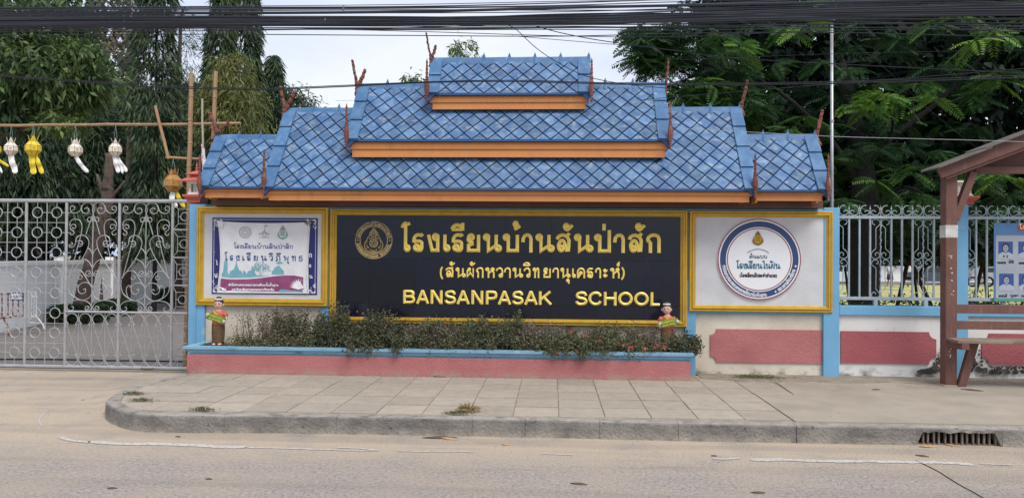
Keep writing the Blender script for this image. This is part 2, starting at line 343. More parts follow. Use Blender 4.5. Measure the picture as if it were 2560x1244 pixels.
for ci, (a, b) in enumerate(zip(cuts, cuts[1:])):
    if kat(a)[0][0] > 8: break
    grate = abs(a-sg0) < 1e-6; g = .0014
    k = max(3, int((b-a)/.05)); V = []; F = []; rr = random.Random(ci)
    for i in range(k+1):
        p, t = kat(a+g+(b-a-2*g)*i/k); nrm = np.array([-t[1], t[0]])          # towards pavement
        bev = .012+rr.uniform(0, .008); jz = rr.uniform(-.003, .002); jo = rr.uniform(-.004, .004)
        zb = -.05
        if grate:
            e = min(i, k-i)/k; zb = (.112+rr.uniform(-.012, .006)) if e > .06 else (.06 if e > .02 else 0.0)
        rows = [(-jo*1, zb), (jo, ZP-bev), (bev, ZP+jz-.001), (KW, ZP-.002), (KW, zb)]
        if not grate: rows[0] = (-.008+jo, zb)
        for o_, z_ in rows: q = p+nrm*o_; V.append((q[0], q[1], z_))
    for i in range(k):
        for j in range(5):
            F.append((i*5+j, i*5+(j+1) % 5, (i+1)*5+(j+1) % 5, (i+1)*5+j))
    F.append((0, 1, 2, 3, 4)); F.append(tuple(k*5+j for j in (4, 3, 2, 1, 0)))
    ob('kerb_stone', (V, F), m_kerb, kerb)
pg, tg = kat(sg0); pg1, _ = kat(sg1); ng = np.array([-tg[1], tg[0]])
dg = thing('storm_drain_grate', 'rusty barred storm drain opening broken into the kerb, below the bus shelter', 'drain grate', (float(pg[0]), float(pg[1]), 0))
q = [pg+ng*.055, pg1+ng*.055, pg1+ng*.5, pg+ng*.5]
ob('drain_shade_sheet', prism_z([tuple(v) for v in (pg+ng*.11, pg1+ng*.11, pg1+ng*.13, pg+ng*.13)], -.04, .12), mat('drain_shade_black', (.004, .004, .004), 1), dg)  # thin black sheet behind the bars, painted darkness instead of a hollow
ob('drain_frame', join(tube([(*(pg+ng*.05), .118), (*(pg1+ng*.05), .118)], .01, 4), tube([(*(pg+ng*.05), .004), (*(pg1+ng*.05), .004)], .01, 4)), m_stem, dg)
m_rust = mat('rusty_bar', (.20, .165, .14), .8, (.12, .075, .05), 20)
for i in range(15):
    t = (i+.6)/15.4; q = pg*(1-t)+pg1*t+ng*.045; h = R.uniform(-.006, .006)
    ob('grate_bar', box(q[0]-.0075+h, q[0]+.0075+h, q[1]-.012, q[1]+.012, -.03, .13), m_rust, dg)
# pavement: bedding, then slabs clipped to the kerb line
YW = 9.5
inner = [np.array(kat(s)[0])+np.array([-kat(s)[1][1], kat(s)[1][0]])*KW for s in np.linspace(0.0, KS[-1]-.01, 120)]
poly = [tuple(p) for p in inner]+[(30, YW+.2), (X_(470, 932, 8.94)+.02, YW+.2), (X_(470, 932, 8.94)+.02, inner[0][1]+.02)]
struct(ob('pavement_bed', prism_z(poly, -.02, ZP-.012), m_mortar))
def clip(poly, inside, inter):
    outp = []
    for i in range(len(poly)):
        a, b = poly[i], poly[(i+1) % len(poly)]
        if inside(a):
            outp.append(a)
            if not inside(b): outp.append(inter(a, b))
        elif inside(b): outp.append(inter(a, b))
    return outp
def clip_half(poly, p, n):
    d = lambda a: (a[0]-p[0])*n[0]+(a[1]-p[1])*n[1]
    return clip(poly, lambda a: d(a) >= 0, lambda a, b: tuple(np.array(a)+(np.array(b)-np.array(a))*(d(a)/(d(a)-d(b)))))
halfs = []
for s in np.linspace(0.05, KS[10]+.4, 14):
    p, t = kat(s); n_ = np.array([-t[1], t[0]]); halfs.append((p+n_*(KW+.004), n_))
pA = kat(s_of_px(900, 1042)); pB = kat(s_of_px(2500, 1071)); tt = (pB[0]-pA[0])/np.linalg.norm(pB[0]-pA[0]); nn = np.array([-tt[1], tt[0]])
halfs.append((pA[0]+nn*(KW+.006), nn))
def slabgeo(poly, z0, z1, c=.004):
    P = np.array(poly); cen = P.mean(0); k = len(P)
    Pi = cen+(P-cen)*(1-c/max(.05, np.abs(P-cen).max())*1.2)
    V = [(x, y, z0) for x, y in P]+[(x, y, z1-c*.6) for x, y in P]+[(x, y, z1) for x, y in Pi]
    F = [(i, (i+1) % k, (i+1) % k+k, i+k) for i in range(k)]+[(i+k, (i+1) % k+k, (i+1) % k+2*k, i+2*k) for i in range(k)]+[tuple(2*k+i for i in range(k))]
    return V, F
pave = thing('pavement', 'x', 'p', (0, 7.5, ZP)); del pave['label']; del pave['category']; pave['kind'] = 'structure'
SW = .407; jx = float(Gd(1397, 1038, ZP)[0]); fy = float(Gd(1397, 1040, ZP)[1])+.01
PLY = 8.90
m_slab2 = m_slab
for r_ in range(6):
    for c_ in range(-14, 9):
        if r_ in (3, 4) and c_ > 5: continue
        if r_ in (0, 1, 2) and c_ > 4: continue
        x0 = jx+c_*SW; y0 = fy+r_*SW*1.04; g = .006; y1 = y0+SW*1.04
        # slight fan of the rows along the kerb
        k0 = slope[1]*(1-r_/6.0)
        gy = .019; g = .0035+.001*R.random(); j_ = R.uniform(-.004, .004)
        P = [(x0+g, y0+gy+k0*x0+j_), (x0+SW-g, y0+gy+k0*(x0+SW)+j_), (x0+SW-g, y1-gy+k0*(x0+SW)*.8+j_), (x0+g, y1-gy+k0*x0*.8+j_)]
        if y0 > 9.2: continue
        for p_, n_ in halfs:
            if len(P) >= 3: P = clip_half(P, p_, n_)
        if len(P) >= 3: P = clip_half(P, (0, 9.42), (0, -1))
        if len(P) < 3: continue
        A = np.array(P); area = .5*abs(np.dot(A[:, 0], np.roll(A[:, 1], 1))-np.dot(A[:, 1], np.roll(A[:, 0], 1)))
        if area < .006: continue
        o = ob('paving_slab', slabgeo(P, ZP-.014, ZP-.002+R.uniform(-.003, .0025)), m_slab, pave)
# plain concrete to the right, laid over the old slabs
xr = jx+5*SW+.01
cpoly = [(xr, fy+slope[1]*xr+.01)]
cpoly = []
for x in np.linspace(xr, 29, 30): cpoly.append((x, pA[0][1]+(x-pA[0][0])*slope[1]+KW+.008))
cpoly += [(29, YW+.1), (jx+9*SW, YW+.1), (jx+9*SW, fy+5*SW*1.04+slope[1]*3), (jx+6*SW+.05, fy+5*SW*1.04+.05), (jx+6*SW+.006, fy+3*SW*1.04+.05), (xr, fy+3*SW*1.04+.04)]
struct(ob('concrete_footway', prism_z(cpoly, ZP-.016, ZP-.001), m_concrete))
dirt = [(3.55, 9.05)]
dp = [(1.75, 9.13)]+[(1.75+.25*i, 8.98+.07*math.sin(i*1.7)+R.uniform(-.03, .03)) for i in range(1, 30)]+[(9.0, 9.5), (1.75, 9.5)]
struct(ob('dirt_strip', prism_z(dp, ZP-.012, ZP+.0035), mat('dusty_dirt', (.235, .20, .155), .95, (.33, .28, .21), 6, .4, .65, .4, 90)))
V = []; F = []; K_ = 40; M_ = 7
for i in range(K_+1):
    sK = .0+(KS[-1]*0+arclen(kline)[13])*i/K_; p, t_ = kat(sK); n_o = np.array([t_[1], -t_[0]]); fz = (1-i/K_)**.8
    for j in range(M_+1):
        u = j/M_; q = p+n_o*(-.02+u*(1.0*(.35+.65*(1-i/K_)))); V.append((q[0], q[1], .0015+(ZP-.008)*fz*(1-u)**1.6+R.uniform(-.003, .003)*(0 < j < M_)))
for i in range(K_):
    for j in range(M_): a = i*(M_+1)+j; F.append((a, a+1, a+M_+2, a+M_+1))
struct(ob('sand_drift', (V, F), m_road, smooth=True))
# painted edge line, worn into ragged pieces
def line_piece(pts, wd):
    V = []; F = []; Pp = smooth([(*Gd(a, b, 0)[:2], 0) for a, b in pts], 14); k = len(Pp)
    for i, p in enumerate(Pp):
        e = min(1, min(i, k-1-i)/3+.15); t = Pp[min(i+1, k-1)]-Pp[max(i-1, 0)]; t /= np.linalg.norm(t); n_ = np.array([-t[1], t[0], 0])
        a = wd*e*R.uniform(.55, 1.0); b = wd*e*R.uniform(.55, 1.0)
        V += [tuple(p+n_*a+np.array([0, 0, .004])), tuple(p-n_*b+np.array([0, 0, .004]))]
    for i in range(k-1): F.append((2*i, 2*i+1, 2*i+3, 2*i+2))
    return V, F
el = struct(ob('road_edge_line', join(line_piece([(148, 1091), (170, 1099), (200, 1103), (225, 1105)], .03), line_piece([(222, 1103), (300, 1109), (380, 1109), (470, 1112), (560, 1117), (620, 1117)], .055),
    line_piece([(610, 1118), (700, 1120), (800, 1123), (850, 1124)], .022), line_piece([(840, 1118), (890, 1120), (945, 1125)], .02), line_piece([(850, 1126), (900, 1126), (945, 1127)], .013), line_piece([(990, 1127), (1050, 1128.5), (1110, 1128), (1190, 1130)], .016),
    line_piece([(1350, 1134), (1400, 1136), (1432, 1137)], .013), line_piece([(1480, 1138), (1545, 1140)], .006), line_piece([(1780, 1146), (1815, 1147), (1851, 1144)], .025),
    line_piece([(1874, 1149), (1960, 1149), (2060, 1152), (2180, 1153), (2300, 1155), (2380, 1157), (2437, 1162)], .048), line_piece([(2450, 1159), (2500, 1161), (2533, 1162)], .018),
    line_piece([(105, 1065), (98, 1050), (108, 1035), (120, 1025)], .008)), m_paint))
# crack in the asphalt at the right
ckp = [(2290, 1150), (2325, 1168), (2350, 1180), (2372, 1195), (2400, 1212), (2430, 1228), (2470, 1250), (2500, 1268)]
struct(ob('road_crack', tube([(*(Gd(a+R.uniform(-3, 3), b, 0)[:2]), .001) for a, b in ckp], .005, 4), m_barkd))
def grains(n, x0, x1, y0, y1, z, s0, s1, name, m, kind='stuff'):
    V = []; F = []
    for i in range(n):
        x = R.uniform(x0, x1); y = R.uniform(y0, y1); s = R.uniform(s0, s1); a = R.uniform(0, 6.28); b = len(V); e = R.uniform(.3, 1)
        for k in range(3): V.append((x+s*math.cos(a+2.1*k), y+s*e*math.sin(a+2.1*k), z))
        V.append((x, y, z+s*.7)); F += [(b, b+1, b+3), (b+1, b+2, b+3), (b+2, b, b+3)]
    o = ob(name, (V, F), m); o['kind'] = kind; return o
o = grains(900, -8, 8, 5.8, 6.55, .002, .003, .011, 'road_grit', m_apron); tag(o, 'scattered sandy grit lying on the road along the kerb', 'grit', kind='stuff')
o = grains(420, 1.8, 5.6, 8.75, 9.44, ZP+.003, .003, .009, 'fallen_petals', m_paint); tag(o, 'pale fallen petals scattered on the footway below the wall', 'petals', kind='stuff')
o = grains(160, -5, 5.2, 6.0, 8.8, ZP-.001, .002, .006, 'gravel_specks', m_barkd); tag(o, 'tiny dark gravel specks on the pavement slabs', 'gravel', kind='stuff')
# ================================================================== STROKE FONT
G = {
 'บ': (.94, [('c', .20, .78, .115), ('l', [(.30, .80), (.30, .09), (.78, .09), (.78, .91)])]),
 'ป': (.94, [('c', .20, .78, .115), ('l', [(.30, .80), (.30, .09), (.78, .09), (.78, 1.16)])]),
 'น': (1.04, [('c', .20, .78, .115), ('l', [(.30, .80), (.30, .08), (.72, .36)]), ('l', [(.72, .91), (.72, .22)]), ('c', .83, .21, .115)]),
 'า': (.70, [('s', [(.09, .53), (.11, .74), (.22, .88), (.34, .90), (.45, .84), (.50, .68), (.50, .55)]), ('l', [(.50, .58), (.50, 0)])]),
 'ก': (.90, [('l', [(.22, 0), (.22, .56)]), ('s', [(.22, .54), (.09, .63), (.13, .80), (.28, .90), (.47, .91), (.62, .83), (.67, .66), (.67, .55)]), ('l', [(.67, .58), (.67, 0)])]),
 'ร': (.74, [('s', [(.60, .95), (.50, .87), (.34, .90), (.18, .84), (.09, .68), (.09, .50)]), ('s', [(.09, .50), (.22, .56), (.40, .56), (.53, .50), (.54, .40), (.54, .20), (.46, .09), (.26, .09)]), ('c', .24, .23, .12)]),
 'ส': (.90, [('s', [(.02, .68), (.10, .82), (.30, .90), (.52, .86), (.70, .68), (.71, .45), (.68, .06)]), ('s', [(.13, .20), (.10, .38), (.20, .57), (.33, .62), (.45, .50), (.60, .05)]), ('l', [(.56, .82), (.74, 1.0)]), ('c', .26, .21, .12)]),
 'ย': (.84, [('c', .24, .78, .12), ('s', [(.12, .78), (.10, .64), (.20, .52), (.38, .48)]), ('l', [(.38, .45), (.12, .36), (.12, .09), (.64, .09), (.64, .91)])]),
 'ง': (.78, [('l', [(.06, .90), (.28, .09), (.60, .09), (.60, .72)]), ('c', .47, .78, .125), ('s', [(.60, .68), (.60, .84), (.50, .91)])]),
 'เ': (.42, [('l', [(.10, .91), (.10, .20)]), ('c', .22, .21, .12)]),
 'โ': (.62, [('s', [(.04, 1.26), (.10, 1.40), (.24, 1.50), (.42, 1.46), (.58, 1.50)]), ('l', [(.27, 1.44), (.27, .20)]), ('c', .39, .20, .12)]),
 'ไ': (.58, [('s', [(.04, 1.42), (.14, 1.52), (.22, 1.38), (.33, 1.28)]), ('l', [(.33, 1.34), (.33, .2)]), ('c', .44, .2, .11)]),
 'ใ': (.60, [('s', [(.34, 1.15), (.32, 1.40), (.18, 1.50), (.08, 1.36), (.18, 1.26)]), ('l', [(.34, 1.22), (.34, .2)]), ('c', .45, .2, .11)]),
 'ว': (.72, [('s', [(.06, .66), (.13, .82), (.30, .91), (.47, .84), (.54, .66), (.54, .40), (.54, .25)]), ('c', .42, .21, .12)]),
 'ท': (.86, [('c', .17, .80, .10), ('l', [(.27, .82), (.27, 0)]), ('s', [(.27, .48), (.42, .78), (.56, .90), (.66, .82), (.68, .6)]), ('l', [(.68, .62), (.68, 0)])]),
 'ห': (.88, [('c', .17, .80, .10), ('l', [(.27, .82), (.27, 0)]), ('s', [(.27, .38), (.48, .60), (.62, .60), (.70, .45)]), ('l', [(.70, .48), (.70, 0)]), ('c', .60, .80, .10), ('l', [(.70, .80), (.52, .58)])]),
 'ผ': (.88, [('c', .30, .78, .10), ('l', [(.20, .80), (.12, .60), (.12, .09), (.42, .48), (.70, .09), (.70, .91)])]),
 'ฝ': (.88, [('c', .30, .78, .10), ('l', [(.20, .80), (.12, .60), (.12, .09), (.42, .48), (.70, .09), (.70, 1.2)])]),
 'พ': (.98, [('c', .16, .80, .10), ('l', [(.26, .80), (.24, .07), (.50, .60), (.74, .07), (.80, .91)])]),
 'ค': (.86, [('s', [(.12, .3), (.10, .60), (.20, .82), (.40, .91), (.60, .82), (.69, .60), (.69, .3)]), ('l', [(.12, .34), (.12, 0)]), ('l', [(.69, .34), (.69, 0)]), ('l', [(.14, .04), (.34, .36)]), ('c', .38, .48, .10)]),
 'ด': (.86, [('s', [(.12, .3), (.10, .60), (.20, .82), (.40, .91), (.60, .82), (.69, .60), (.69, .3)]), ('l', [(.12, .34), (.12, 0), (.34, .22)]), ('l', [(.69, .34), (.69, 0)]), ('c', .38, .36, .10)]),
 'ต': (.86, [('s', [(.12, .3), (.08, .62), (.20, .88), (.39, .76), (.58, .90), (.69, .62), (.69, .3)]), ('l', [(.12, .34), (.12, 0), (.34, .22)]), ('l', [(.69, .34), (.69, 0)]), ('c', .38, .36, .10)]),
 'ธ': (.80, [('s', [(.64, .95), (.52, .87), (.34, .90), (.16, .84), (.09, .68), (.12, .54), (.34, .56), (.56, .52), (.62, .40), (.60, .2), (.50, .08), (.12, .08)]), ('l', [(.12, .08), (.12, .32)]), ]),
 'ถ': (.90, [('c', .12, .13, .09), ('l', [(.24, .1), (.24, .56)]), ('s', [(.24, .54), (.09, .63), (.13, .80), (.28, .90), (.47, .91), (.62, .83), (.67, .66), (.67, .55)]), ('l', [(.67, .58), (.67, 0)])]),
 'ม': (.92, [('c', .17, .80, .10), ('l', [(.28, .82), (.28, .2)]), ('c', .22, .16, .10), ('l', [(.28, .09), (.72, .09), (.72, .91)])]),
 'จ': (.74, [('s', [(.07, .62), (.20, .86), (.40, .90), (.56, .74), (.58, .40), (.44, .06)]), ('l', [(.44, .06), (.22, .36)]), ('c', .28, .46, .09)]),
 'อ': (.78, [('s', [(.10, .76), (.28, .91), (.50, .86), (.62, .64), (.62, .30), (.50, .10), (.30, .08), (.12, .16), (.10, .50)]), ('c', .22, .52, .09)]),
 'ภ': (.92, [('c', .10, .13, .08), ('l', [(.22, .1), (.22, .56), (.08, .64)]), ('s', [(.08, .64), (.14, .82), (.30, .91), (.48, .91), (.63, .83), (.68, .66), (.68, .4)]), ('l', [(.68, .5), (.68, 0)])]),
 'ศ': (.90, [('s', [(.12, .3), (.10, .60), (.20, .82), (.40, .91), (.60, .82), (.69, .60), (.69, .3)]), ('l', [(.12, .34), (.12, 0)]), ('l', [(.69, .34), (.69, 0)]), ('c', .38, .46, .10), ('l', [(.60, .82), (.80, 1.05)])]),
 'ษ': (.94, [('c', .20, .78, .10), ('l', [(.30, .80), (.30, .09), (.78, .09), (.78, .91)]), ('l', [(.52, .45), (.92, .55)])]),
 'ณ': (1.1, [('c', .12, .76, .09), ('l', [(.22, .8), (.22, .1)]), ('s', [(.22, .6), (.36, .88), (.5, .88), (.54, .6)]), ('l', [(.54, .7), (.54, .1), (.9, .3)]), ('l', [(.9, .9), (.9, .1)])]),
 'ฐ': (.80, [('s', [(.62, .95), (.34, .90), (.12, .80), (.09, .60), (.34, .56), (.56, .52), (.60, .30), (.50, .08), (.12, .08), (.12, .3)]), ('l', [(.12, -.18), (.36, -.32), (.6, -.14)])]),
 'ข': (.80, [('c', .16, .78, .09), ('s', [(.26, .8), (.16, .55), (.26, .4), (.26, .1)]), ('l', [(.26, .09), (.66, .09), (.66, .91)])]),
 'ช': (.84, [('c', .16, .78, .09), ('s', [(.26, .8), (.16, .55), (.26, .4), (.26, .1)]), ('l', [(.26, .09), (.66, .09), (.66, .7), (.56, .8), (.78, .98)])]),
 'ฬ': (.98, [('c', .16, .80, .10), ('l', [(.26, .80), (.24, .07), (.50, .60), (.74, .07), (.80, 1.1)])]),
 'ล': (.90, [('s', [(.02, .68), (.10, .82), (.30, .90), (.52, .86), (.70, .68), (.71, .45), (.68, .06)]), ('s', [(.13, .20), (.10, .38), (.20, .57), (.33, .62), (.45, .50), (.60, .05)]), ('c', .26, .21, .12)]),
 'ะ': (.58, [('c', .14, .72, .09), ('s', [(.10, .60), (.28, .62), (.46, .80)]), ('c', .14, .26, .09), ('s', [(.10, .14), (.28, .16), (.46, .34)])]),
 '(': (.42, [('s', [(.30, 1.02), (.12, .75), (.08, .45), (.14, .15), (.32, -.12)])]),
 ')': (.42, [('s', [(.10, 1.02), (.28, .75), (.32, .45), (.26, .15), (.08, -.12)])]),
 ' ': (.6, []),
 'ั': (.62, [('c', .14, 1.34, .115), ('s', [(.08, 1.22), (.22, 1.18), (.36, 1.26), (.56, 1.42)])]),
 '้': (.50, [('c', .14, 1.46, .10), ('s', [(.24, 1.46), (.20, 1.34), (.10, 1.24)]), ('l', [(.04, 1.20), (.20, 1.24), (.46, 1.38)])]),
 '่': (.14, [('l', [(.08, 1.14), (.08, 1.48)])]),
 'ิ': (.72, [('s', [(.04, 1.20), (.14, 1.34), (.36, 1.42), (.58, 1.34), (.66, 1.20)]), ('l', [(.03, 1.18), (.68, 1.18)])]),
 'ี': (.74, [('s', [(.04, 1.20), (.14, 1.34), (.36, 1.42), (.58, 1.34), (.66, 1.20)]), ('l', [(.03, 1.18), (.66, 1.18)]), ('l', [(.68, 1.12), (.68, 1.52)])]),
 'ื': (.74, [('s', [(.04, 1.20), (.14, 1.34), (.36, 1.42), (.58, 1.34), (.66, 1.20)]), ('l', [(.03, 1.18), (.66, 1.18)]), ('l', [(.68, 1.12), (.68, 1.52)]), ('l', [(.48, 1.3), (.48, 1.5)])]),
 'ึ': (.74, [('s', [(.04, 1.20), (.14, 1.34), (.36, 1.42), (.58, 1.34), (.66, 1.20)]), ('l', [(.03, 1.18), (.66, 1.18)]), ('c', .62, 1.4, .09)]),
 '์': (.40, [('c', .13, 1.26, .10), ('s', [(.23, 1.28), (.22, 1.44), (.36, 1.52)])]),
 'ุ': (.30, [('c', .12, -.22, .085), ('l', [(.21, -.18), (.21, -.52)])]),
 'ฺ': (.2, []),
 'B': (.98, [('l', [(.10, .0), (.10, 1.0)]), ('s', [(.10, .91), (.50, .91), (.72, .85), (.76, .72), (.70, .58), (.50, .52)]), ('l', [(.10, .52), (.52, .52)]), ('s', [(.50, .52), (.74, .46), (.81, .30), (.74, .14), (.52, .09), (.10, .09)])]),
 'A': (1.02, [('l', [(.07, 0), (.44, .91), (.52, .91), (.90, 0)]), ('l', [(.24, .30), (.74, .30)])]),
 'N': (1.0, [('l', [(.10, 0), (.10, .93), (.18, .93), (.76, .07), (.82, .07), (.82, 1.0)])]),
 'S': (.94, [('s', [(.78, .70), (.72, .85), (.58, .91), (.38, .91), (.18, .84), (.13, .70), (.20, .58), (.45, .51), (.70, .45), (.80, .30), (.72, .14), (.52, .08), (.32, .08), (.14, .16), (.09, .30)])]),
 'P': (.92, [('l', [(.10, 0), (.10, 1.0)]), ('s', [(.10, .91), (.50, .91), (.72, .85), (.78, .68), (.72, .50), (.50, .43), (.10, .43)])]),
 'K': (.98, [('l', [(.10, 0), (.10, 1.0)]), ('l', [(.84, .98), (.16, .40)]), ('l', [(.36, .56), (.88, .02)])]),
 'C': (1.02, [('s', [(.88, .68), (.78, .84), (.60, .91), (.40, .90), (.20, .78), (.10, .60), (.10, .40), (.20, .22), (.40, .10), (.60, .09), (.78, .16), (.88, .32)])]),
 'H': (1.0, [('l', [(.10, 0), (.10, 1.0)]), ('l', [(.84, 0), (.84, 1.0)]), ('l', [(.10, .52), (.84, .52)])]),
 'O': (1.12, [('o', .52, .50, .42, .41)]),
 'L': (.84, [('l', [(.10, 1.0), (.10, .09), (.78, .09)])]),
}
TALL = {'ปั', 'ป่', 'ฝั'}
def ribbon(P, hw, y, depth=0.0, closed=False, skirt=.006):
    """P: list of (x,z). flat ribbon (depth 0) or a chiselled raised stroke standing out towards the viewer (-y)."""
    n = len(P); P = [np.array(p, float) for p in P]; V = []; F = []
    L = []; Rr = []
    for i in range(n):
        a = P[(i-1) % n] if (closed or i) else None; b = P[(i+1) % n] if (closed or i < n-1) else None
        ds = []
        if a is not None: d = P[i]-a; ds.append(d/(np.linalg.norm(d)+1e-9))
        if b is not None: d = b-P[i]; ds.append(d/(np.linalg.norm(d)+1e-9))
        t = sum(ds); l = np.linalg.norm(t)
        t = ds[0] if l < 1e-3 else t/l
        nrm = np.array([-t[1], t[0]]); c = max(.55, abs(nrm@np.array([-ds[0][1], ds[0][0]])))
        L.append(P[i]+nrm*hw/c); Rr.append(P[i]-nrm*hw/c)
    if depth:
        for i in range(n):
            V += [(L[i][0], y, L[i][1]), (L[i][0], y-skirt, L[i][1]), (P[i][0], y-depth, P[i][1]), (Rr[i][0], y-skirt, Rr[i][1]), (Rr[i][0], y, Rr[i][1])]
        for i in range(n if closed else n-1):
            j = (i+1) % n
            for k in range(4): F.append((i*5+k, i*5+k+1, j*5+k+1, j*5+k))
        if not closed: F += [(0, 1, 2, 3, 4), tuple((n-1)*5+k for k in (4, 3, 2, 1, 0))]
    else:
        for i in range(n): V += [(L[i][0], y, L[i][1]), (Rr[i][0], y, Rr[i][1])]
        for i in range(n if closed else n-1):
            j = (i+1) % n; F.append((2*i, 2*i+1, 2*j+1, 2*j))
    return V, F
def glyph_paths(ch, det=3):
    o = []
    for s in G[ch][1]:
        if s[0] == 'c': o.append((circ(s[1], s[2], s[3], 6+det*2), True))
        elif s[0] == 'o': o.append(([(s[1]+s[3]*math.cos(a), s[2]+s[4]*math.sin(a)) for a in np.linspace(0, 2*math.pi, 25)[:-1]], True))
        elif s[0] == 's': o.append(([tuple(p[:2]) for p in smooth([(a, b, 0) for a, b in s[1]], det)], False))
        else: o.append((s[1], False))
    return o
def glyph_fit(ch, x0, x1, zb, unit, y, hw, depth):
    ps = glyph_paths(ch); xs = [p[0] for q, _ in ps for p in q]; a, b = min(xs), max(xs)
    sx = (x1-x0-2*hw)/max(b-a, .001) if b-a > .05 else 0
    parts = []
    for q, c in ps:
        parts.append(ribbon([((x0+x1)/2 if sx == 0 else x0+hw+(p[0]-a)*sx, zb+p[1]*unit) for p in q], hw, y, depth, c))
    return join(*parts)
MARKS = set('ั้่ิีืึ์ุ')
def layout(s, gap=.0):
    x = 0; o = []; lastx = 0; lastw = 0; up = False
    for ch in s:
        if ch in MARKS:
            lift = .0
            if ch in '้่์' and up: lift = .42
            mx_ = lastx+lastw-G[ch][0]-(.12 if ch != 'ุ' else .02)
            if ch in '้่์' and not up: mx_ = lastx+lastw-G[ch][0]-.08
            if lastch in 'ปฝ': mx_ -= .24
            o.append((ch, mx_, lift))
            if ch in 'ัิีืึ': up = True
        elif ch == 'ำ':
            o.append(('°', x-.16, 0)); o.append(('า', x, 0)); lastx = x; lastw = G['า'][0]; x += lastw+gap; up = False; lastch = 'า'
        else:
            if ch == 'แ': o.append(('เ', x, 0)); x += .36; ch = 'เ'
            o.append((ch, x, 0)); lastx = x; lastw = G[ch][0]; x += lastw+gap; up = False; lastch = ch
    return o, x-gap
G['°'] = (.2, [('c', .0, 1.25, .09)])
def text_flat(s, mapf, hw, y, det=2, gap=0.0):
    lay, wd = layout(s, gap); parts = []
    for ch, gx, lift in lay:
        for q, c in glyph_paths(ch, det):
            parts.append(ribbon([mapf(p[0]+gx, p[1]+lift, wd) for p in q], hw, y, 0, c))
    return join(*parts)
def text_line(s, xc, zb, unit, y, hwf=.085, width=None, gap=0.0, det=2):
    _, wd = layout(s, gap); sx = unit if width is None else width/wd
    return text_flat(s, lambda gx, gy, w_: (xc+(gx-w_/2)*sx, zb+gy*unit), unit*hwf, y, det, gap)
def text_ring(s, cx, cz, r, unit, y, a_mid, inside=False, hwf=.09, width=None, gap=0.0):
    """a_mid: angle (deg, from +x anticlockwise) of the text's middle; inside=True: reads left to right along the bottom."""
    _, wd = layout(s, gap); k = 1 if width is None else width/(wd*unit)
    def f(gx, gy, w_):
        d = (gx-w_/2)*unit*k/r
        if inside: a = math.radians(a_mid)+d; rr = r-gy*unit+unit*.5
        else: a = math.radians(a_mid)-d; rr = r+gy*unit-unit*.5
        return (cx+rr*math.cos(a), cz+rr*math.sin(a))
    return text_flat(s, f, unit*hwf, y, 1, gap)
def poly_flat(P, y):            # filled polygon in x,z facing the viewer
    tri = tessellate_polygon([[Vector((x, z, 0)) for x, z in P]])
    return [(x, y, z) for x, z in P], [tuple(t) for t in tri]
def ring_flat(cx, cz, r0, r1, y, n=64):
    V = []; F = []
    for i in range(n):
        a = 2*math.pi*i/n; V += [(cx+r0*math.cos(a), y, cz+r0*math.sin(a)), (cx+r1*math.cos(a), y, cz+r1*math.sin(a))]
    for i in range(n): j = (i+1) % n; F.append((2*i, 2*i+1, 2*j+1, 2*j))
    return V, F
# ================================================================== SIGN WALL
YF = 9.46                                   # plane on which the frames sit
def rectpx(l, t, r, b, Y): 
    return (X_(l, (t+b)/2, Y), X_(r, (t+b)/2, Y), Z_((l+r)/2, b, Y), Z_((l+r)/2, t, Y))
sw = thing('school_sign_wall', 'long blue, cream and gold school sign wall under the tiled roofs', 'sign wall', (X_(1290, 930, 9.6), 9.6, ZP))
wx0, wx1 = X_(472, 700, YF), X_(2098, 700, YF)
ztop = Z_(1280, 519, YF)
ob('wall_panel', box(wx0+.05, wx1-.05, YW, 9.72, 0, ztop-.01), m_wall, sw)
ob('top_beam', box(wx0+.06, wx1-.06, YF-.005, 9.74, ztop-.055, ztop, .006), m_blue, sw)
zs = Z_(490, 514, YF)
def bx(name, pl, pt, pr, pb, y0, y1, m, c=.006, par=sw, Y=YF):
    a = rectpx(pl, pt, pr, pb, Y); return ob(name, box(a[0], a[1], y0, y1, 0 if name == 'pillar' else a[2], a[3], c), m, par)
bx('pillar', 471, 510, 512, 935, YF, 9.76, m_blue)
bx('pillar', 803, 762, 834, 872, YF+.004, 9.6, m_blue)
bx('pillar', 1712, 700, 1740, 925, YF+.002, 9.6, m_blue)
o = bx('pillar', 2058, 519, 2098, 933, YF-.012, 9.76, m_blue)
bx('rail_beam', 1735, 777, 2060, 786, YF+.006, 9.6, m_blue)
bx('conduit_pipe', 487, 516, 491, 866, YF-.012, YF-.002, m_blue, .002)
def frame(name, l, t, r, b, wpx, par, Y=YF):
    x0, x1, z0, z1 = rectpx(l, t, r, b, Y); wd = wpx*Y/F_PX
    prof = [(0, 0), (0, -.028), (.10, -.036), (.26, -.036), (.30, -.028), (.36, -.030), (.48, -.046), (.62, -.046), (.72, -.032), (.76, -.024), (.84, -.024), (.92, -.014), (1, -.012), (1, 0)]
    V = []; F = []; n = len(prof)
    for sx, sz in ((0, 0), (1, 0), (1, 1), (0, 1)):
        for d, y in prof: V.append(((x0+d*wd) if sx == 0 else (x1-d*wd), Y+y, (z0+d*wd) if sz == 0 else (z1-d*wd)))
    for c in range(4):
        for k in range(n-1): a = c*n+k; b_ = ((c+1) % 4)*n+k; F.append((a, b_, b_+1, a+1))
    o = ob(name, (V, F), m_gold, par); return (x0+wd, x1-wd, z0+wd, z1-wd)
# left framed board
i1 = frame('picture_frame', 493, 517, 821, 763.5, 18, sw)
o1 = ob('board_panel', box(i1[0]-.005, i1[1]+.005, YF-.004, YF+.03, i1[2]-.005, i1[3]+.005), m_board, sw)
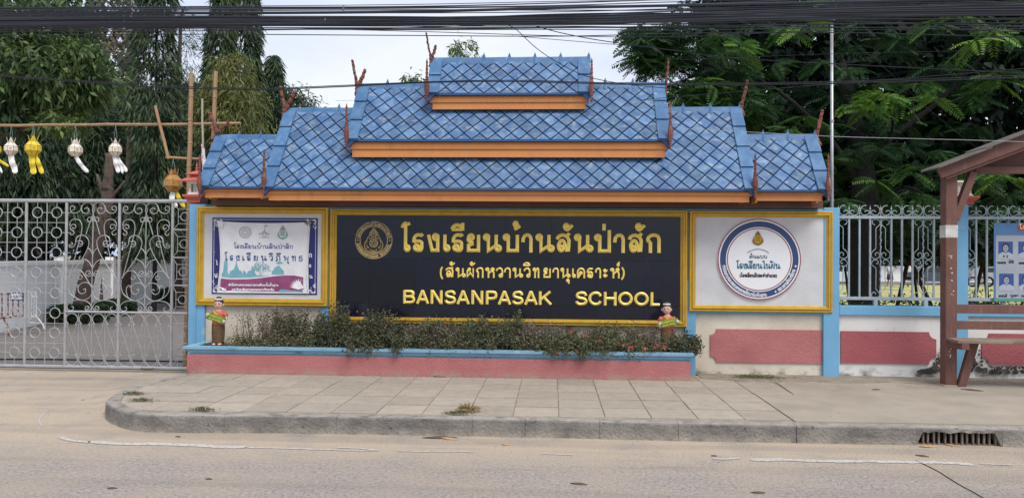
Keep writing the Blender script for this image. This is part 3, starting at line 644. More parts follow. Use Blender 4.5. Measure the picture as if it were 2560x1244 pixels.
# main black granite board
i2 = frame('picture_frame', 826, 524, 1717, 811, 16, sw)
gxs = [i2[0]]+[X_(p, 650, YF) for p in (923.5, 1037.7, 1151, 1264.5, 1378, 1490, 1610)]+[i2[1]]
gzs = [i2[2]-.004, Z_(1270, 761.5, YF), Z_(1270, 649, YF), i2[3]+.004]
ob('granite_backing', box(i2[0]-.01, i2[1]+.01, YF-.001, YF+.03, gzs[0], gzs[-1]), mat('joint_grey', (.10, .105, .115), .9), sw)
for i in range(8):
    for j in range(3):
        if gxs[i+1]-gxs[i] > .05:
            ob('granite_slab', box(gxs[i]+.0012, gxs[i+1]-.0012, YF-.014, YF-.002, gzs[j]+.0012, gzs[j+1]-.0012), m_granite, sw)
YL = YF-.0145
def letters(items, H, unit_px, hwf, depth):
    u = unit_px*YF/F_PX
    for ch, xa, xb, pyb in items:
        ob('letter', glyph_fit(ch, X_(xa, pyb, YL), X_(xb, pyb, YL), Z_((xa+xb)/2, pyb, YL), u, YL, u*hwf, depth), m_letter, sw)
def c1(v): return 980+v/5.1833
def c2(v): return 1330+v/5.1833
def bl(x): return 629.4+(x-1000)*.0040
L1 = [('โ', c1(110), c1(255)), ('ร', c1(262), c1(420)), ('ง', c1(450), c1(615)), ('เ', c1(663), c1(758)), ('ร', c1(772), c1(935)), ('ี', c1(750), c1(935)), ('ย', c1(965), c1(1142)), ('น', c1(1175), c1(1425)), ('บ', c1(1432), c1(1645)), ('้', c1(1560), c1(1680)), ('า', c1(1675), c1(1822)),
      ('น', c2(42), c2(295)), ('ส', c2(303), c2(505)), ('ั', c2(398), c2(543)), ('น', c2(540), c2(797)), ('ป', c2(800), c2(1022)), ('่', c2(907), c2(955)), ('า', c2(1050), c2(1203)), ('ส', c2(1238), c2(1440)), ('ั', c2(1332), c2(1478)), ('ก', c2(1478), c2(1668))]
letters([(c, a, b, bl(a)) for c, a, b in L1], 0, 48.3, .087, .020)
L2 = [('(', c1(620), c1(665)), ('ส', c1(690), c1(800)), ('ั', c1(742), c1(822)), ('น', c1(822), c1(958)), ('ผ', c1(965), c1(1062)), ('ั', c1(1005), c1(1085)), ('ก', c1(1088), c1(1187)), ('ห', c1(1207), c1(1330)), ('ว', c1(1342), c1(1440)), ('า', c1(1450), c1(1540)), ('น', c1(1560), c1(1700)), ('ว', c1(1703), c1(1795)), ('ิ', c1(1690), c1(1798)), ('ท', c2(5), c2(95)),
      ('ย', c2(145), c2(243)), ('า', c2(262), c2(348)), ('น', c2(365), c2(500)), ('ุ', c2(440), c2(488)), ('เ', c2(518), c2(570)), ('ค', c2(580), c2(688)), ('ร', c2(708), c2(798)), ('า', c2(815), c2(895)), ('ะ', c2(920), c2(985)), ('ห', c2(1010), c2(1135)), ('์', c2(1095), c2(1145)), (')', c2(1150), c2(1200))]
letters([(c, a, b, 693.6+(a-1100)*.0038) for c, a, b in L2], 0, 26.4, .080, .012)
L3 = [('B', c1(145), c1(300)), ('A', c1(312), c1(482)), ('N', c1(500), c1(655)), ('S', c1(680), c1(830)), ('A', c1(835), c1(1008)), ('N', c1(1028), c1(1182)), ('P', c1(1215), c1(1365)), ('A', c1(1370), c1(1545)), ('S', c1(1555), c1(1705)), ('A', c1(1712), c2(75)), ('K', c2(88), c2(262)),
      ('S', c2(560), c2(718)), ('C', c2(730), c2(905)), ('H', c2(930), c2(1095)), ('O', c2(1115), c2(1305)), ('O', c2(1322), c2(1512)), ('L', c2(1535), c2(1672))]
letters([(c, a, b, 758+(a-1008)*.0098) for c, a, b in L3], 0, 33.6, .100, .016)
# school crest on the granite
ccx, ccz = X_(934.5, 600, YL), Z_(934.5, 600, YL); pr = YF/F_PX
m_crest = mat('crest_gold', (.42, .31, .13), .5, (.33, .24, .09), 30, metal=.2)
def emblem(cx, cz, h, y, parts):          # pointed teardrop crest made of line work
    o = []; w_ = h*.36
    outl = [(0, .5), (.07, .40), (.16, .30), (.17, .20), (.24, .12), (.28, .02), (.36, -.12), (.36, -.28), (.24, -.42), (0, -.5)]
    full = outl+[(-a, b) for a, b in outl[1:-1]][::-1]
    P = [tuple(p[:2]) for p in smooth([(a, b, 0) for a, b in full], 3, True)]
    o.append(ribbon([(cx+a*h, cz+b*h) for a, b in P], h*.017, y, 0, True))
    for q in ([(-.15, .18), (0, .34), (.15, .18)], [(-.12, .28), (0, .40), (.12, .28)], [(-.2, .06), (0, .14), (.2, .06)], [(-.3, -.08), (-.27, -.3), (0, -.43), (.27, -.3), (.3, -.08)], [(-.32, -.18), (-.2, -.36), (0, -.46), (.2, -.36), (.32, -.18)],
              [(-.26, .02), (-.3, -.12), (-.24, -.26)], [(.26, .02), (.3, -.12), (.24, -.26)], [(0, .48), (0, .2)], [(-.06, .3), (-.08, .16)], [(.06, .3), (.08, .16)]):
        o.append(ribbon([(cx+a*h, cz+b*h) for a, b, _ in smooth([(a, b, 0) for a, b in q], 3)], h*.018, y))
    o.append(ribbon([(cx+a*h, cz+(b-.1)*h) for a, b in circ(0, 0, .165, 14)], h*.016, y, 0, True))
    for a in range(5): o.append(ribbon([(cx+.09*h*math.cos(a*1.25)+x*h, cz-.1*h+.09*h*math.sin(a*1.25)+z*h) for x, z in circ(0, 0, .04, 6)], h*.012, y, 0, True))
    for i in range(5):
        a = math.radians(-150+30*i); o.append(poly_flat([(cx+.24*h*math.cos(a)+x*h, cz-.16*h+.24*h*math.sin(a)+z*h) for x, z in circ(0, 0, .035, 5)], y))
    return join(*o)
def star4(cx, cz, r, y): return poly_flat([(cx+(r if i % 2 == 0 else r*.35)*math.cos(i*math.pi/4), cz+(r if i % 2 == 0 else r*.35)*math.sin(i*math.pi/4)) for i in range(8)], y)
yy = YL-.002
sw_crest = sub(ob('crest', join(ring_flat(ccx, ccz, 45.3*pr, 47.6*pr, yy), ring_flat(ccx, ccz, 33.8*pr, 36.2*pr, yy), emblem(ccx-.2*pr, ccz-1*pr, 63*pr, yy, None), star4(ccx-40.5*pr, ccz, 3.8*pr, yy), star4(ccx+40.5*pr, ccz, 3.8*pr, yy)), m_crest, sw))
ob('crest_lettering', join(text_ring('โรงเรียนบ้านสันป่าสัก', ccx, ccz, 40.2*pr, 6.4*pr, yy, 90, False, .13, width=118*pr),
    text_ring('BANSANPASAK SCHOOL', ccx, ccz, 41.0*pr, 6.8*pr, yy, 270, True, .13, width=112*pr)), mat('crest_letters', (.55, .41, .16), .5), sw_crest)
# right framed board and the round sign
i3 = frame('picture_frame', 1723, 527.5, 2080, 779, 15.5, sw)
ob('board_panel', box(i3[0]-.005, i3[1]+.005, YF-.004, YF+.03, i3[2]-.005, i3[3]+.005), m_board, sw)
dcx, dcz = X_(1896.5, 648, YF), Z_(1896.5, 648, YF)
ds = thing('round_school_award_sign', 'round white sign ringed in navy and dark red, hung in the right-hand gold frame', 'round sign', (dcx, YF-.02, dcz))
dr = 101.5*pr; n = 72
V = []; Fq = []
for i in range(n):
    a = 2*math.pi*i/n
    for r_, y in ((dr, YF-.006), (dr, YF-.022), (dr-.006, YF-.026)): V.append((dcx+r_*math.cos(a), y, dcz+r_*.985*math.sin(a)))
for i in range(n):
    j = (i+1) % n; Fq += [(3*i, 3*j, 3*j+1, 3*i+1), (3*i+1, 3*j+1, 3*j+2, 3*i+2)]
Fq.append(tuple(3*i+2 for i in range(n)))
ob('disc', (V, Fq), m_disc, ds)
def rg(r0, r1, y): v, f = ring_flat(0, 0, r0, r1, y, 72); return [(dcx+a, b, dcz+c*.985) for a, b, c in v], f
ob('red_ring', join(rg(98.4*pr, 100.9*pr, YF-.0275), rg(76.0*pr, 78.2*pr, YF-.0275)), m_red, ds)
ob('navy_ring', rg(80.8*pr, 95.0*pr, YF-.0275), m_navy, ds)
yt = YF-.029
ob('ring_lettering', text_ring('สำนักงานคณะกรรมการการศึกษาขั้นพื้นฐาน', dcx, dcz, 88*pr, 7.2*pr, yt, 236, True, .11, width=142*pr), m_white, ds)
ob('ring_lettering', text_ring('กระทรวงศึกษาธิการ', dcx, dcz, 88*pr, 7.2*pr, yt, 323, True, .11, width=66*pr), m_white, ds)
ob('ring_stars', join(star4(dcx-87*pr, dcz-19*pr, 4*pr, yt), star4(dcx+88*pr, dcz-16*pr, 4*pr, yt), star4(dcx+40*pr, dcz-78.5*pr, 4*pr, yt)), m_white, ds)
ob('gold_emblem', join(poly_flat([(X_(1893+a*34, 595, YF), Z_(1893, 595-b*36, YF)) for a, b in [(0, .5), (.13, .3), (.16, .16), (.3, .05), (.38, -.12), (.38, -.28), (.24, -.43), (0, -.5), (-.24, -.43), (-.38, -.28), (-.38, -.12), (-.3, .05), (-.16, .16), (-.13, .3)]], YF-.034)), m_gold, ds)
ob('emblem_relief', emblem(X_(1893, 595, YF), Z_(1893, 595, YF), 34*pr, YF-.036, None), mat('emblem_dark', (.22, .12, .02), .5), ds)
arc = [(X_(1868+i*54/12, 632-9.5*math.sin(math.pi*i/12)**.8, yt), Z_(1868+i*54/12, 632-9.5*math.sin(math.pi*i/12)**.8, yt)) for i in range(13)]
ob('arc_mark', ribbon(arc, 1.1*pr, yt), mat('grey_arc', (.22, .26, .31), .6), ds)
def tl(name, s, xc, yb, upx, m, par, wpx, hwf=.085, Y=yt, gap=0.0, det=2):
    return ob(name, text_line(s, X_(xc, yb, Y), Z_(xc, yb, Y), upx*pr, Y, hwf, wpx*pr, gap, det), m, par)
tl('line_of_text', 'ต้นแบบ', 1896, 645.5, 7.8, m_ink2, ds, 43, .10)
tl('line_of_text', 'โรงเรียนในฝัน', 1896, 671.5, 13.2, mat('steel_blue_ink', (.06, .19, .30), .6), ds, 107, .10)
tl('line_of_text', '(โรงเรียนดีประจำอำเภอ)', 1896, 692.5, 7.2, m_black, ds, 90, .12)
# printed sign and the banner tied over it
ps = rectpx(531, 544.5, 794, 735, YF)
pb = thing('blue_printed_board', 'dark blue printed board with white corner ornaments, mostly hidden behind the white banner', 'notice board', ((ps[0]+ps[1])/2, YF-.008, ps[2]))
ob('board', box(ps[0], ps[1], YF-.012, YF-.0045, ps[2], ps[3], .002), m_dblue, pb)
yq = YF-.0135; q = .028
def rectline(x0, x1, z0, z1, w_, y): return join(*[box(a, b, y-.0006, y, c, d) for a, b, c, d in ((x0, x1, z0, z0+w_), (x0, x1, z1-w_, z1), (x0, x0+w_, z0+w_, z1-w_), (x1-w_, x1, z0+w_, z1-w_))])
ob('white_border', rectline(ps[0]+.022, ps[1]-.022, ps[2]+.022, ps[3]-.022, .004, yq), m_white, pb)
orn = []
for sx in (0, 1):
    for sz in (0, 1):
        X0 = ps[0]+.02 if sx == 0 else ps[1]-.02; Z0 = ps[2]+.02 if sz == 0 else ps[3]-.02; kx = 1 if sx == 0 else -1; kz = 1 if sz == 0 else -1
        for i in range(22):
            u = R.random()*.115; v = R.random()*max(0, (.115-u))*(1.2); s = R.uniform(.005, .011)
            orn.append(ribbon([(X0+kx*(u+s*math.cos(a)), Z0+kz*(v+s*math.sin(a))) for a in np.linspace(0, 4.5, 6)], .0022, yq-.001-.00002*i))
        orn.append(poly_flat([(X0, Z0), (X0+kx*.05, Z0), (X0+kx*.012, Z0+kz*.012), (X0, Z0+kz*.05)], yq-.002))
for k in range(4): ob('corner_ornament', join(*orn[23*k:23*k+23]), m_white, pb)
def pt(s, x, yb, u): return text_line(s, X_(x, yb, YF), Z_(x, yb, YF), u*pr, yq-.003, .11)
ob('board_lettering', join(pt('ป', 541, 693, 9), pt('ไ', 543, 662, 8), pt('ก', 777.5, 643, 10), pt('ร', 776.5, 668, 8), pt('น', 778.5, 695, 8), pt('า', 538, 631, 2)), m_white, pb)
bc = [(546, 552), (777.5, 554), (774, 733), (544, 731)]
def bnr(u, v, off=0.0):           # u across 0..1, v down 0..1 -> on the sagging, creased cloth
    lw = np.array(bc[0])*(1-u)*(1-v)+np.array(bc[1])*u*(1-v)+np.array(bc[2])*u*v+np.array(bc[3])*(1-u)*v
    px = lw[0]+(7*math.sin(math.pi*v) if u < .5 else -3*math.sin(math.pi*v))*abs(1-2*u)**3*(1 if u < .5 else 1)
    py = lw[1]+(4.5*math.sin(math.pi*u)**.6 if v < .5 else 0)*(1-2*v if v < .5 else 0)**2
    d = .010+.012*math.sin(math.pi*u)*math.sin(math.pi*v)
    for (cu, cv, ang, k) in ((0, 0, .7, 1), (1, 0, 2.4, 1), (0, 1, -.6, .8), (1, 1, -2.5, .8)):
        r_ = math.hypot(u-cu, (v-cv)*.8); th = math.atan2((v-cv)*.8, u-cu); d += k*.007*math.exp(-r_*4.5)*math.sin(th*11)*(1 if r_ > .02 else 0)
    d += .0022*math.sin(9*u+5*v)*math.sin(7*v+1)
    return np.array([X_(px, py, YF), YF-.014-d-off, Z_(px, py, YF)])
bt = thing('school_banner', 'creased white vinyl banner with teal skyline and magenta foot, tied over the blue board', 'banner', tuple(bnr(.5, 1)))
nu, nv = 60, 46
V = [bnr(i/nu, j/nv) for j in range(nv+1) for i in range(nu+1)]
F = [(j*(nu+1)+i, j*(nu+1)+i+1, (j+1)*(nu+1)+i+1, (j+1)*(nu+1)+i) for j in range(nv) for i in range(nu)]
clo = sub(ob('cloth', (V, F), m_cloth, bt, smooth=True))
# folded edges at the right and left
ob('folded_hem', tube([bnr(.985, v, .004) for v in np.linspace(.02, .98, 24)], [.006+.003*math.sin(i*1.9) for i in range(24)], 6), m_cloth, bt, True)
ob('folded_hem', tube([bnr(.012, v, .004) for v in np.linspace(.02, .98, 24)], [.006+.004*math.sin(i*1.3) for i in range(24)], 6), m_cloth, bt, True)
fo = join(([tuple(bnr(.0, .0, .02)), tuple(bnr(.075, .0, .012)), tuple(bnr(.055, .09, .016)), tuple(bnr(.0, .085, .012))], [(0, 1, 2, 3)]))
ob('turned_corner', fo, m_cloth, bt)
ob('dirty_corner', ([tuple(bnr(.93, .0, .006)), tuple(bnr(1, .0, .006)), tuple(bnr(1, .06, .008)), tuple(bnr(.97, .05, .012))], [(0, 1, 2, 3)]), mat('rusty_stain', (.28, .20, .14), .9), bt)
def uv(zx, zy):                   # from the enlarged view of the photograph (scale 5.924, origin 520,535)
    px, py = 520+zx/5.924, 535+zy/5.924; return (px-545)/(775.5-545), (py-553)/(732-553)
def strip(xs, top, bot, off):
    V = []; F = []
    m_ = 6
    for x in xs:
        t, b = top(x), bot(x)
        for j in range(m_+1): V.append(tuple(bnr(*uv(x, t+(b-t)*j/m_), off)))
    for i in range(len(xs)-1):
        for j in range(m_): a = i*(m_+1)+j; F.append((a, a+1, a+m_+2, a+m_+1))
    return V, F
def itp(pts): 
    xs = [p[0] for p in pts]; ys = [p[1] for p in pts]; return lambda x: float(np.interp(x, xs, ys))
mtop = itp([(190, 955), (350, 968), (600, 962), (800, 945), (1000, 915), (1150, 903), (1300, 903), (1425, 925)])
xs = list(np.linspace(185, 1432, 70))
ob('magenta_band', strip(xs, mtop, itp([(185, 1130), (1432, 1150)]), .0016), m_mag, clo)
skyl = itp([(195, 880), (215, 860), (222, 740), (232, 690), (250, 680), (275, 690), (288, 720), (290, 850), (303, 885), (322, 890), (335, 830), (350, 850), (375, 820), (392, 825), (408, 770), (418, 760), (428, 665), (438, 730), (452, 775), (470, 820), (495, 850), (500, 825), (515, 860), (530, 885), (545, 820), (560, 850), (575, 860), (590, 890), (605, 850), (615, 835), (625, 850), (640, 820), (655, 845), (668, 770), (685, 800), (705, 850), (735, 900), (800, 910), (900, 905), (960, 900)])
ob('teal_skyline', strip(list(np.linspace(195, 965, 130)), skyl, lambda x: mtop(x)-22, .0018), m_teal, clo)
hump = itp([(962, 850), (965, 840), (990, 820), (1000, 790), (1020, 775), (1045, 770), (1062, 750), (1075, 765), (1100, 795), (1120, 815), (1145, 840), (1150, 880), (1140, 895)])
ob('teal_figure', strip(list(np.linspace(962, 1142, 40)), hump, lambda x: 893, .0018), m_teal, clo)
ob('teal_parasol', strip(list(np.linspace(1025, 1125, 16)), itp([(1025, 715), (1050, 700), (1075, 698), (1125, 712)]), itp([(1025, 728), (1060, 738), (1125, 730)]), .0018), m_teal, clo)
br = []; rb = random.Random(3)
for i in range(120):
    a = rb.uniform(.2, 2.94); r_ = rb.uniform(.15, 1)**.6; cx = 800+148*r_*math.cos(a); cy = 870-170*r_*math.sin(a)
    s = rb.uniform(7, 15); b = rb.uniform(0, 3.1)
    br.append(([tuple(bnr(*uv(cx+s*math.cos(b+k), cy+s*.6*math.sin(b+k)), .0022)) for k in (0, 1.3, 3.1, 4.4)], [(0, 1, 2, 3)]))
for q_ in ([(790, 915), (780, 860), (740, 800), (690, 770)], [(800, 915), (800, 820), (790, 740)], [(812, 915), (830, 840), (880, 790), (930, 760)], [(780, 850), (770, 790), (740, 740)], [(830, 850), (850, 770)]):
    P = [bnr(*uv(*p), .0024) for p in q_]; br.append(tube(P, .0028, 3))
ob('teal_tree', join(*br), m_teal, clo)
lot = []
for i in range(11):
    a = math.radians(20+14*i); cx = 1360; cy = 1110; l = 150-5*abs(i-5)
    lot.append(([tuple(bnr(*uv(cx, cy), .0026)), tuple(bnr(*uv(cx+l*.6*math.cos(a+.16), cy-l*.75*math.sin(a+.16)), .0026)), tuple(bnr(*uv(cx+l*1.15*math.cos(a), cy-l*1.1*math.sin(a)), .0026)), tuple(bnr(*uv(cx+l*.6*math.cos(a-.16), cy-l*.75*math.sin(a-.16)), .0026))], [(0, 1, 2, 3)]))
ob('white_lotus', join(*lot), m_white, clo); ob('white_lotus', join(strip([165, 200, 240, 285], itp([(165, 1070), (200, 1085), (240, 1095), (285, 1105)]), itp([(165, 1130), (285, 1135)]), .0026)), m_white, clo)
ob('teal_wave', strip(list(np.linspace(1065, 1420, 20)), itp([(1065, 1130), (1090, 1108), (1150, 1112), (1250, 1128), (1420, 1120)]), lambda x: 1150, .0028), m_teal, clo)
def btext(s, zxc, zyb, unit, width, hwf, off=.0024, gap=0.0, det=2):
    lay, wd = layout(s, gap); kx = width/wd; parts = []
    for ch, gx, lift in lay:
        for qq, c in glyph_paths(ch, det):
            v, f = ribbon([((p[0]+gx-wd/2)*kx+zxc, zyb-(p[1]+lift)*unit) for p in qq], unit*hwf, 0, 0, c)
            parts.append(([tuple(bnr(*uv(a, b), off)) for a, _, b in v], f))
    return join(*parts)
ob('printed_line', btext('โรงเรียนบ้านสันป่าสัก', 832, 510, 55, 895, .085), m_ink, clo); ob('printed_line', btext('โรงเรียนวิถีพุทธ', 832, 692, 82, 1200, .09, gap=.38), m_ink, clo)
ob('small_printed_line', btext('สำนักงานคณะกรรมการการศึกษาขั้นพื้นฐาน', 690, 1063, 26, 745, .13, .0034, det=1), m_white, clo); ob('small_printed_line', join(btext('มหาวิทยาลัยจุฬาลงกรณราชวิทยาลัย', 685, 1130, 26, 630, .13, .0034, det=1)), m_white, clo)
def b2(fn, off=.0024): v, f = fn; return [tuple(bnr(*uv(a, b), off)) for a, _, b in v], f
def flip(v, f, zc): return [(a, y, 2*zc-b) for a, y, b in v], f
lg = [b2(ribbon(circ(557, 260, 88, 28), 5, 0, 0, True)), b2(ribbon(circ(557, 260, 66, 24), 2.5, 0, 0, True)), b2(ribbon(circ(557, 260, 30, 14), 5, 0, 0, True))]
for i in range(12): a = i*math.pi/6; lg.append(b2(ribbon([(557+46*math.cos(a), 260+46*math.sin(a)), (557+60*math.cos(a), 260+60*math.sin(a))], 6, 0)))
for q_ in ([(762, 300), (800, 270), (840, 235), (880, 270), (918, 300)], [(785, 290), (840, 245), (895, 290)], [(842, 235), (848, 165)], [(775, 265), (772, 290)], [(905, 265), (908, 290)], [(800, 330), (842, 348), (882, 332)], [(766, 335), (800, 345)], [(882, 345), (915, 332)]):
    lg.append(b2(ribbon(q_, 3.5, 0)))
lg += [b2(ribbon(circ(842, 297, 26, 14), 5, 0, 0, True)), b2(ribbon([(845, 155), (880, 150)], 10, 0)), b2(ribbon([(850, 95), (852, 118)], 8, 0))]
ob('grey_logos', join(*lg), m_grey, clo)
v, f = emblem(0, 0, 200, 0, None); v = [(1112+a*.98, y, 262-c) for a, y, c in v]
ob('green_crest', b2((v, f)), m_green, clo)
v, f = ribbon([(-40, -34), (-24, -62), (0, -100), (24, -62), (40, -34)], 7, 0); ob('rose_crest_top', b2(([(1112+a, y, 252+c) for a, y, c in v], f), .003), m_pinkp, clo)
# lower right of the wall: raised pink field with scooped corners
def scooped(l, t, r, b, Y, left=True, right=False, cut=14, y0=0, y1=0):
    P = []; k = 5
    x0, x1, z0, z1 = rectpx(l, t, r, b, Y); c = cut*Y/F_PX
    def arcp(cx, cz, a0, a1): return [(cx+c*math.cos(math.radians(a0+(a1-a0)*i/k)), cz+c*math.sin(math.radians(a0+(a1-a0)*i/k))) for i in range(k+1)]
    st = c*.55
    P += [(x0+c+st, z1)] if left else [(x0, z1)]
    if left: P += [(x0+c+st*0, z1)]+[]
    P = []
    P += ([(x0, z0+c)]+[(x0, z1-c)]+arcp(x0, z1, -90, 0)[0:]) if left else [(x0, z0), (x0, z1)]
    P += (arcp(x1, z1, 180, 270)+[(x1, z0+c)]+arcp(x1, z0, 90, 180)) if right else [(x1, z1), (x1, z0)]
    if left: P += arcp(x0, z0, 0, 90)[:-1]
    Q = []
    for p in P:
        if not Q or abs(p[0]-Q[-1][0])+abs(p[1]-Q[-1][1]) > 1e-5: Q.append(p)
    if abs(Q[0][0]-Q[-1][0])+abs(Q[0][1]-Q[-1][1]) < 1e-5: Q.pop()
    return prism_y(Q, y0, y1)
ob('pink_field', scooped(1775, 823, 2056, 906, YW, True, False, 15, YW-.018, YW+.01), m_pink, sw)
# under-roof beam
ob('soffit_beam', box(wx0+.35, wx1-.25, 9.30, 9.70, ztop+.004, Z_(1280, 500, 9.2)+.02), m_soffit, sw)
# ================================================================== PLANTER
px0, px1 = X_(466, 900, 8.94), X_(1727, 905, 8.94)
pl = thing('planter', 'long raised planter with pink base and moulded light blue cap below the sign', 'planter', ((px0+px1)/2, 9.2, ZP))
zc0, zc1 = .357, .462
ob('planter_base', box(px0, px1, 8.94, YW, -.0, zc0+.01, .01), m_pink, pl)
prof = [(.045, 0.0), (.030, .012), (.034, .022), (.012, .034), (.016, .052), (-.010, .072), (-.030, .076), (-.034, .105), (.09, .105), (.09, 0)]
# moulding swept round front and both ends
V = []; F = []; n = len(prof)
stations = [(px0, YW-.02, -1, 0), (px0, 8.94, -1, -1), (px1, 8.94, 1, -1), (px1, YW-.02, 1, 0)]
for sx_, sy_, dx, dy in stations:
    for o_, z_ in prof: V.append((sx_-dx*(o_) if dx < 0 else sx_-o_*dx, sy_-dy*o_, zc0+z_))
for i in range(3):
    for k in range(n): F.append((i*n+k, i*n+(k+1) % n, (i+1)*n+(k+1) % n, (i+1)*n+k))
ob('planter_cap', (V, F), m_cap, pl)
so_ = ob('soil', box(px0+.08, px1-.08, 9.02, YW-.005, .3, zc0+.075), m_soil, pl)
# ================================================================== ROOF TIERS
TW, TH = .1885, .217
def roof_tier(label, el, er, tl_, tr, Ye, Yr, fas, hide=None, ridge_seg=.345, lskip=False, rskip=False, tipL=True, tipR=True, phase=0.0, rake_l=True, rake_r=True, nr=4, seed=0, holes=()):
    """el, er: eave corner pixels (left, right); tl_, tr: ridge corner pixels; Ye, Yr: depths of eave and ridge."""
    rr = random.Random(seed)
    x0 = (X_(*el, Ye)+X_(*tl_, Yr))/2 if rake_l else X_(*el, Ye); x1 = (X_(*er, Ye)+X_(*tr, Yr))/2 if rake_r else X_(*er, Ye)
    z0 = (Z_(*el, Ye)+Z_(*er, Ye))/2; z1 = (Z_(*tl_, Yr)+Z_(*tr, Yr))/2
    run, rise = Yr-Ye, z1-z0; L = math.hypot(run, rise); th = math.atan2(rise, run)
    t = np.array([0, math.cos(th), math.sin(th)]); nrm = np.array([0, -math.sin(th), math.cos(th)])
    O = np.array([x0, Ye, z0])
    def P(u, s, h=0.0): return tuple(O+np.array([u, 0, 0])+t*s+nrm*h)
    Wd = x1-x0
    root = thing('tiled_roof', label, 'roof tier', (x0+Wd/2, Ye, z0), 'blue tiled roof tiers stacked over the sign wall')
    # solid deck under the tiles
    pb_ = Ye+2*run
    ob('roof_deck', prism_x([(Ye+.01, z0-.02), (Yr, z1-.02), (pb_, z0-.02)], x0+.03, x1-.03), m_deck, root)
    bk = [(Yr, z1-.012), (Yr, z1+.008), (pb_+.02, z0+.0), (pb_+.02, z0-.02)]
    ob('rear_roof_sheet', prism_x(bk, x0+.03, x1-.03), m_tile_edge, root)
    ob('gable_wall', join(prism_x([(Ye+.06, z0-.14), (Ye+.06, z0-.02), (Yr, z1-.05), (pb_-.06, z0-.02), (pb_-.06, z0-.14)], x0+.10, x0+.12), prism_x([(Ye+.06, z0-.14), (Ye+.06, z0-.02), (Yr, z1-.05), (pb_-.06, z0-.02), (pb_-.06, z0-.14)], x1-.12, x1-.10)), m_orange, root)
    # diamond tiles; whole ones share one mesh
    gp = .0042; hw_, hh = TW/2, TH/2
    def tile_geo(poly):
        A = np.array(poly); c = A.mean(0); k = len(A); Ai = c+(A-c)*.93
        hgt = lambda s: .016-.012*(s/hh*.5+.5)
        V = [(a, b, -.004) for a, b in A]+[(a, b, hgt(b)-.002) for a, b in A]+[(a, b, hgt(b)) for a, b in Ai]
        F = [(i, (i+1) % k, (i+1) % k+k, i+k) for i in range(k)]+[(i+k, (i+1) % k+k, (i+1) % k+2*k, i+2*k) for i in range(k)]+[tuple(range(2*k, 3*k))]
        return V, F
    gx = gp*1.9; full = [(-hw_+gx, 0), (0, -hh+gp*2.2), (hw_-gx, 0), (0, hh-gp*2.2)]
    fme = mesh('roof_tile', *tile_geo(full), m_tile)
    rows = int(2*L/TH)+2; cols = int(Wd/TW)+3
    mw0 = Matrix(((1, 0, 0, O[0]), (0, t[1], nrm[1], O[1]), (0, t[2], nrm[2], O[2]), (0, 0, 0, 1)))
    u_in0, u_in1 = (.045 if rake_l else 0.0), Wd-(.045 if rake_r else 0.0); s_in0, s_in1 = .0, L-.045
    for r_ in range(rows):
        s = r_*hh
        for c_ in range(-1, cols):
            u = (c_+phase+(.5 if r_ % 2 else 0))*TW
            if u+hw_ <= u_in0+.01 or u-hw_ >= u_in1-.01: continue
            if s-hh >= s_in1-.01: continue
            if hide and hide(O[0]+u, O[2]+t[2]*s, hw_): continue
            skip = any(abs(O[0]+u-a) < TW*.4 and abs(O[2]+t[2]*s-b) < .05 for a, b in holes)
            pl_ = [(u+a, s+b) for a, b in full]
            Q = clip_half(pl_, (u_in0, 0), (1, 0))
            for p_, n_ in (((u_in1, 0), (-1, 0)), ((0, s_in0), (0, 1)), ((0, s_in1), (0, -1))):
                if len(Q) >= 3: Q = clip_half(Q, p_, n_)
            if len(Q) < 3: continue
            A = np.array(Q); ar = .5*abs(np.dot(A[:, 0], np.roll(A[:, 1], 1))-np.dot(A[:, 1], np.roll(A[:, 0], 1)))
            if ar < .0009: continue
            whole = len(Q) == 4 and ar > TW*TH*.5*.75
            me = fme if whole else mesh('roof_tile', *tile_geo([(a-u, b-s) for a, b in Q]), m_tile)
            jit = Matrix.Rotation(rr.uniform(-.010, .010), 4, 'Z') @ Matrix.Rotation(rr.uniform(-.014, .014), 4, 'X')
            if skip: jit = Matrix.Rotation(.07, 4, 'Z') @ Matrix.Translation((.012, -.03, .004)) @ Matrix.Rotation(-.05, 4, 'X')
            put('roof_tile', me, root, mw0 @ Matrix.Translation((u, s, .002+rr.uniform(-.001, .0015))) @ jit)
    # eave lip
    ob('eave_strip', join(box(x0+.03, x1-.03, Ye-.006, Ye+.012, z0-.016, z0+.006)), m_deck, root)
    # rake tiles
    rw = .150; n_ = nr
    for side, on in ((0, rake_l), (1, rake_r)):
        if not on: continue
        ua, ub = (-.02, rw-.02) if side == 0 else (Wd-rw+.02, Wd+.02)
        for i in range(n_):
            sa, sb = L*i/n_-.012, L*(i+1)/n_+.03-(.04 if i == n_-1 else 0)
            V = []
            for (u, s, h) in ((ua, sa, .042), (ub, sa, .042), (ub, sb, .022), (ua, sb, .022)):
                V += [P(u, s, h), P(u, s, h-.034)]
            c8 = V; F = [(0, 2, 4, 6), (1, 7, 5, 3), (0, 1, 3, 2), (2, 3, 5, 4), (4, 5, 7, 6), (6, 7, 1, 0)]
            ob('rake_tile', (V, F), m_tile_edge, root)
        xs_ = x0-.012 if side == 0 else x1-.012
        # curled bracket below the rake end
        ob('rake_bracket', prism_y([((x0-.018) if side == 0 else (x1+.018), z0+.02), ((x0-.018+.14) if side == 0 else (x1+.018-.14), z0+.02), ((x0+.06) if side == 0 else (x1-.06), z0-.035), ((x0+.012) if side == 0 else (x1-.012), z0-.095), ((x0+.0) if side == 0 else (x1-.0), z0-.06)], Ye-.012, Ye+.03), m_deck, root)
    # ridge caps
    hr = .105; k = max(2, round((Wd+.02)/ridge_seg)); sl = (Wd-.03)/k
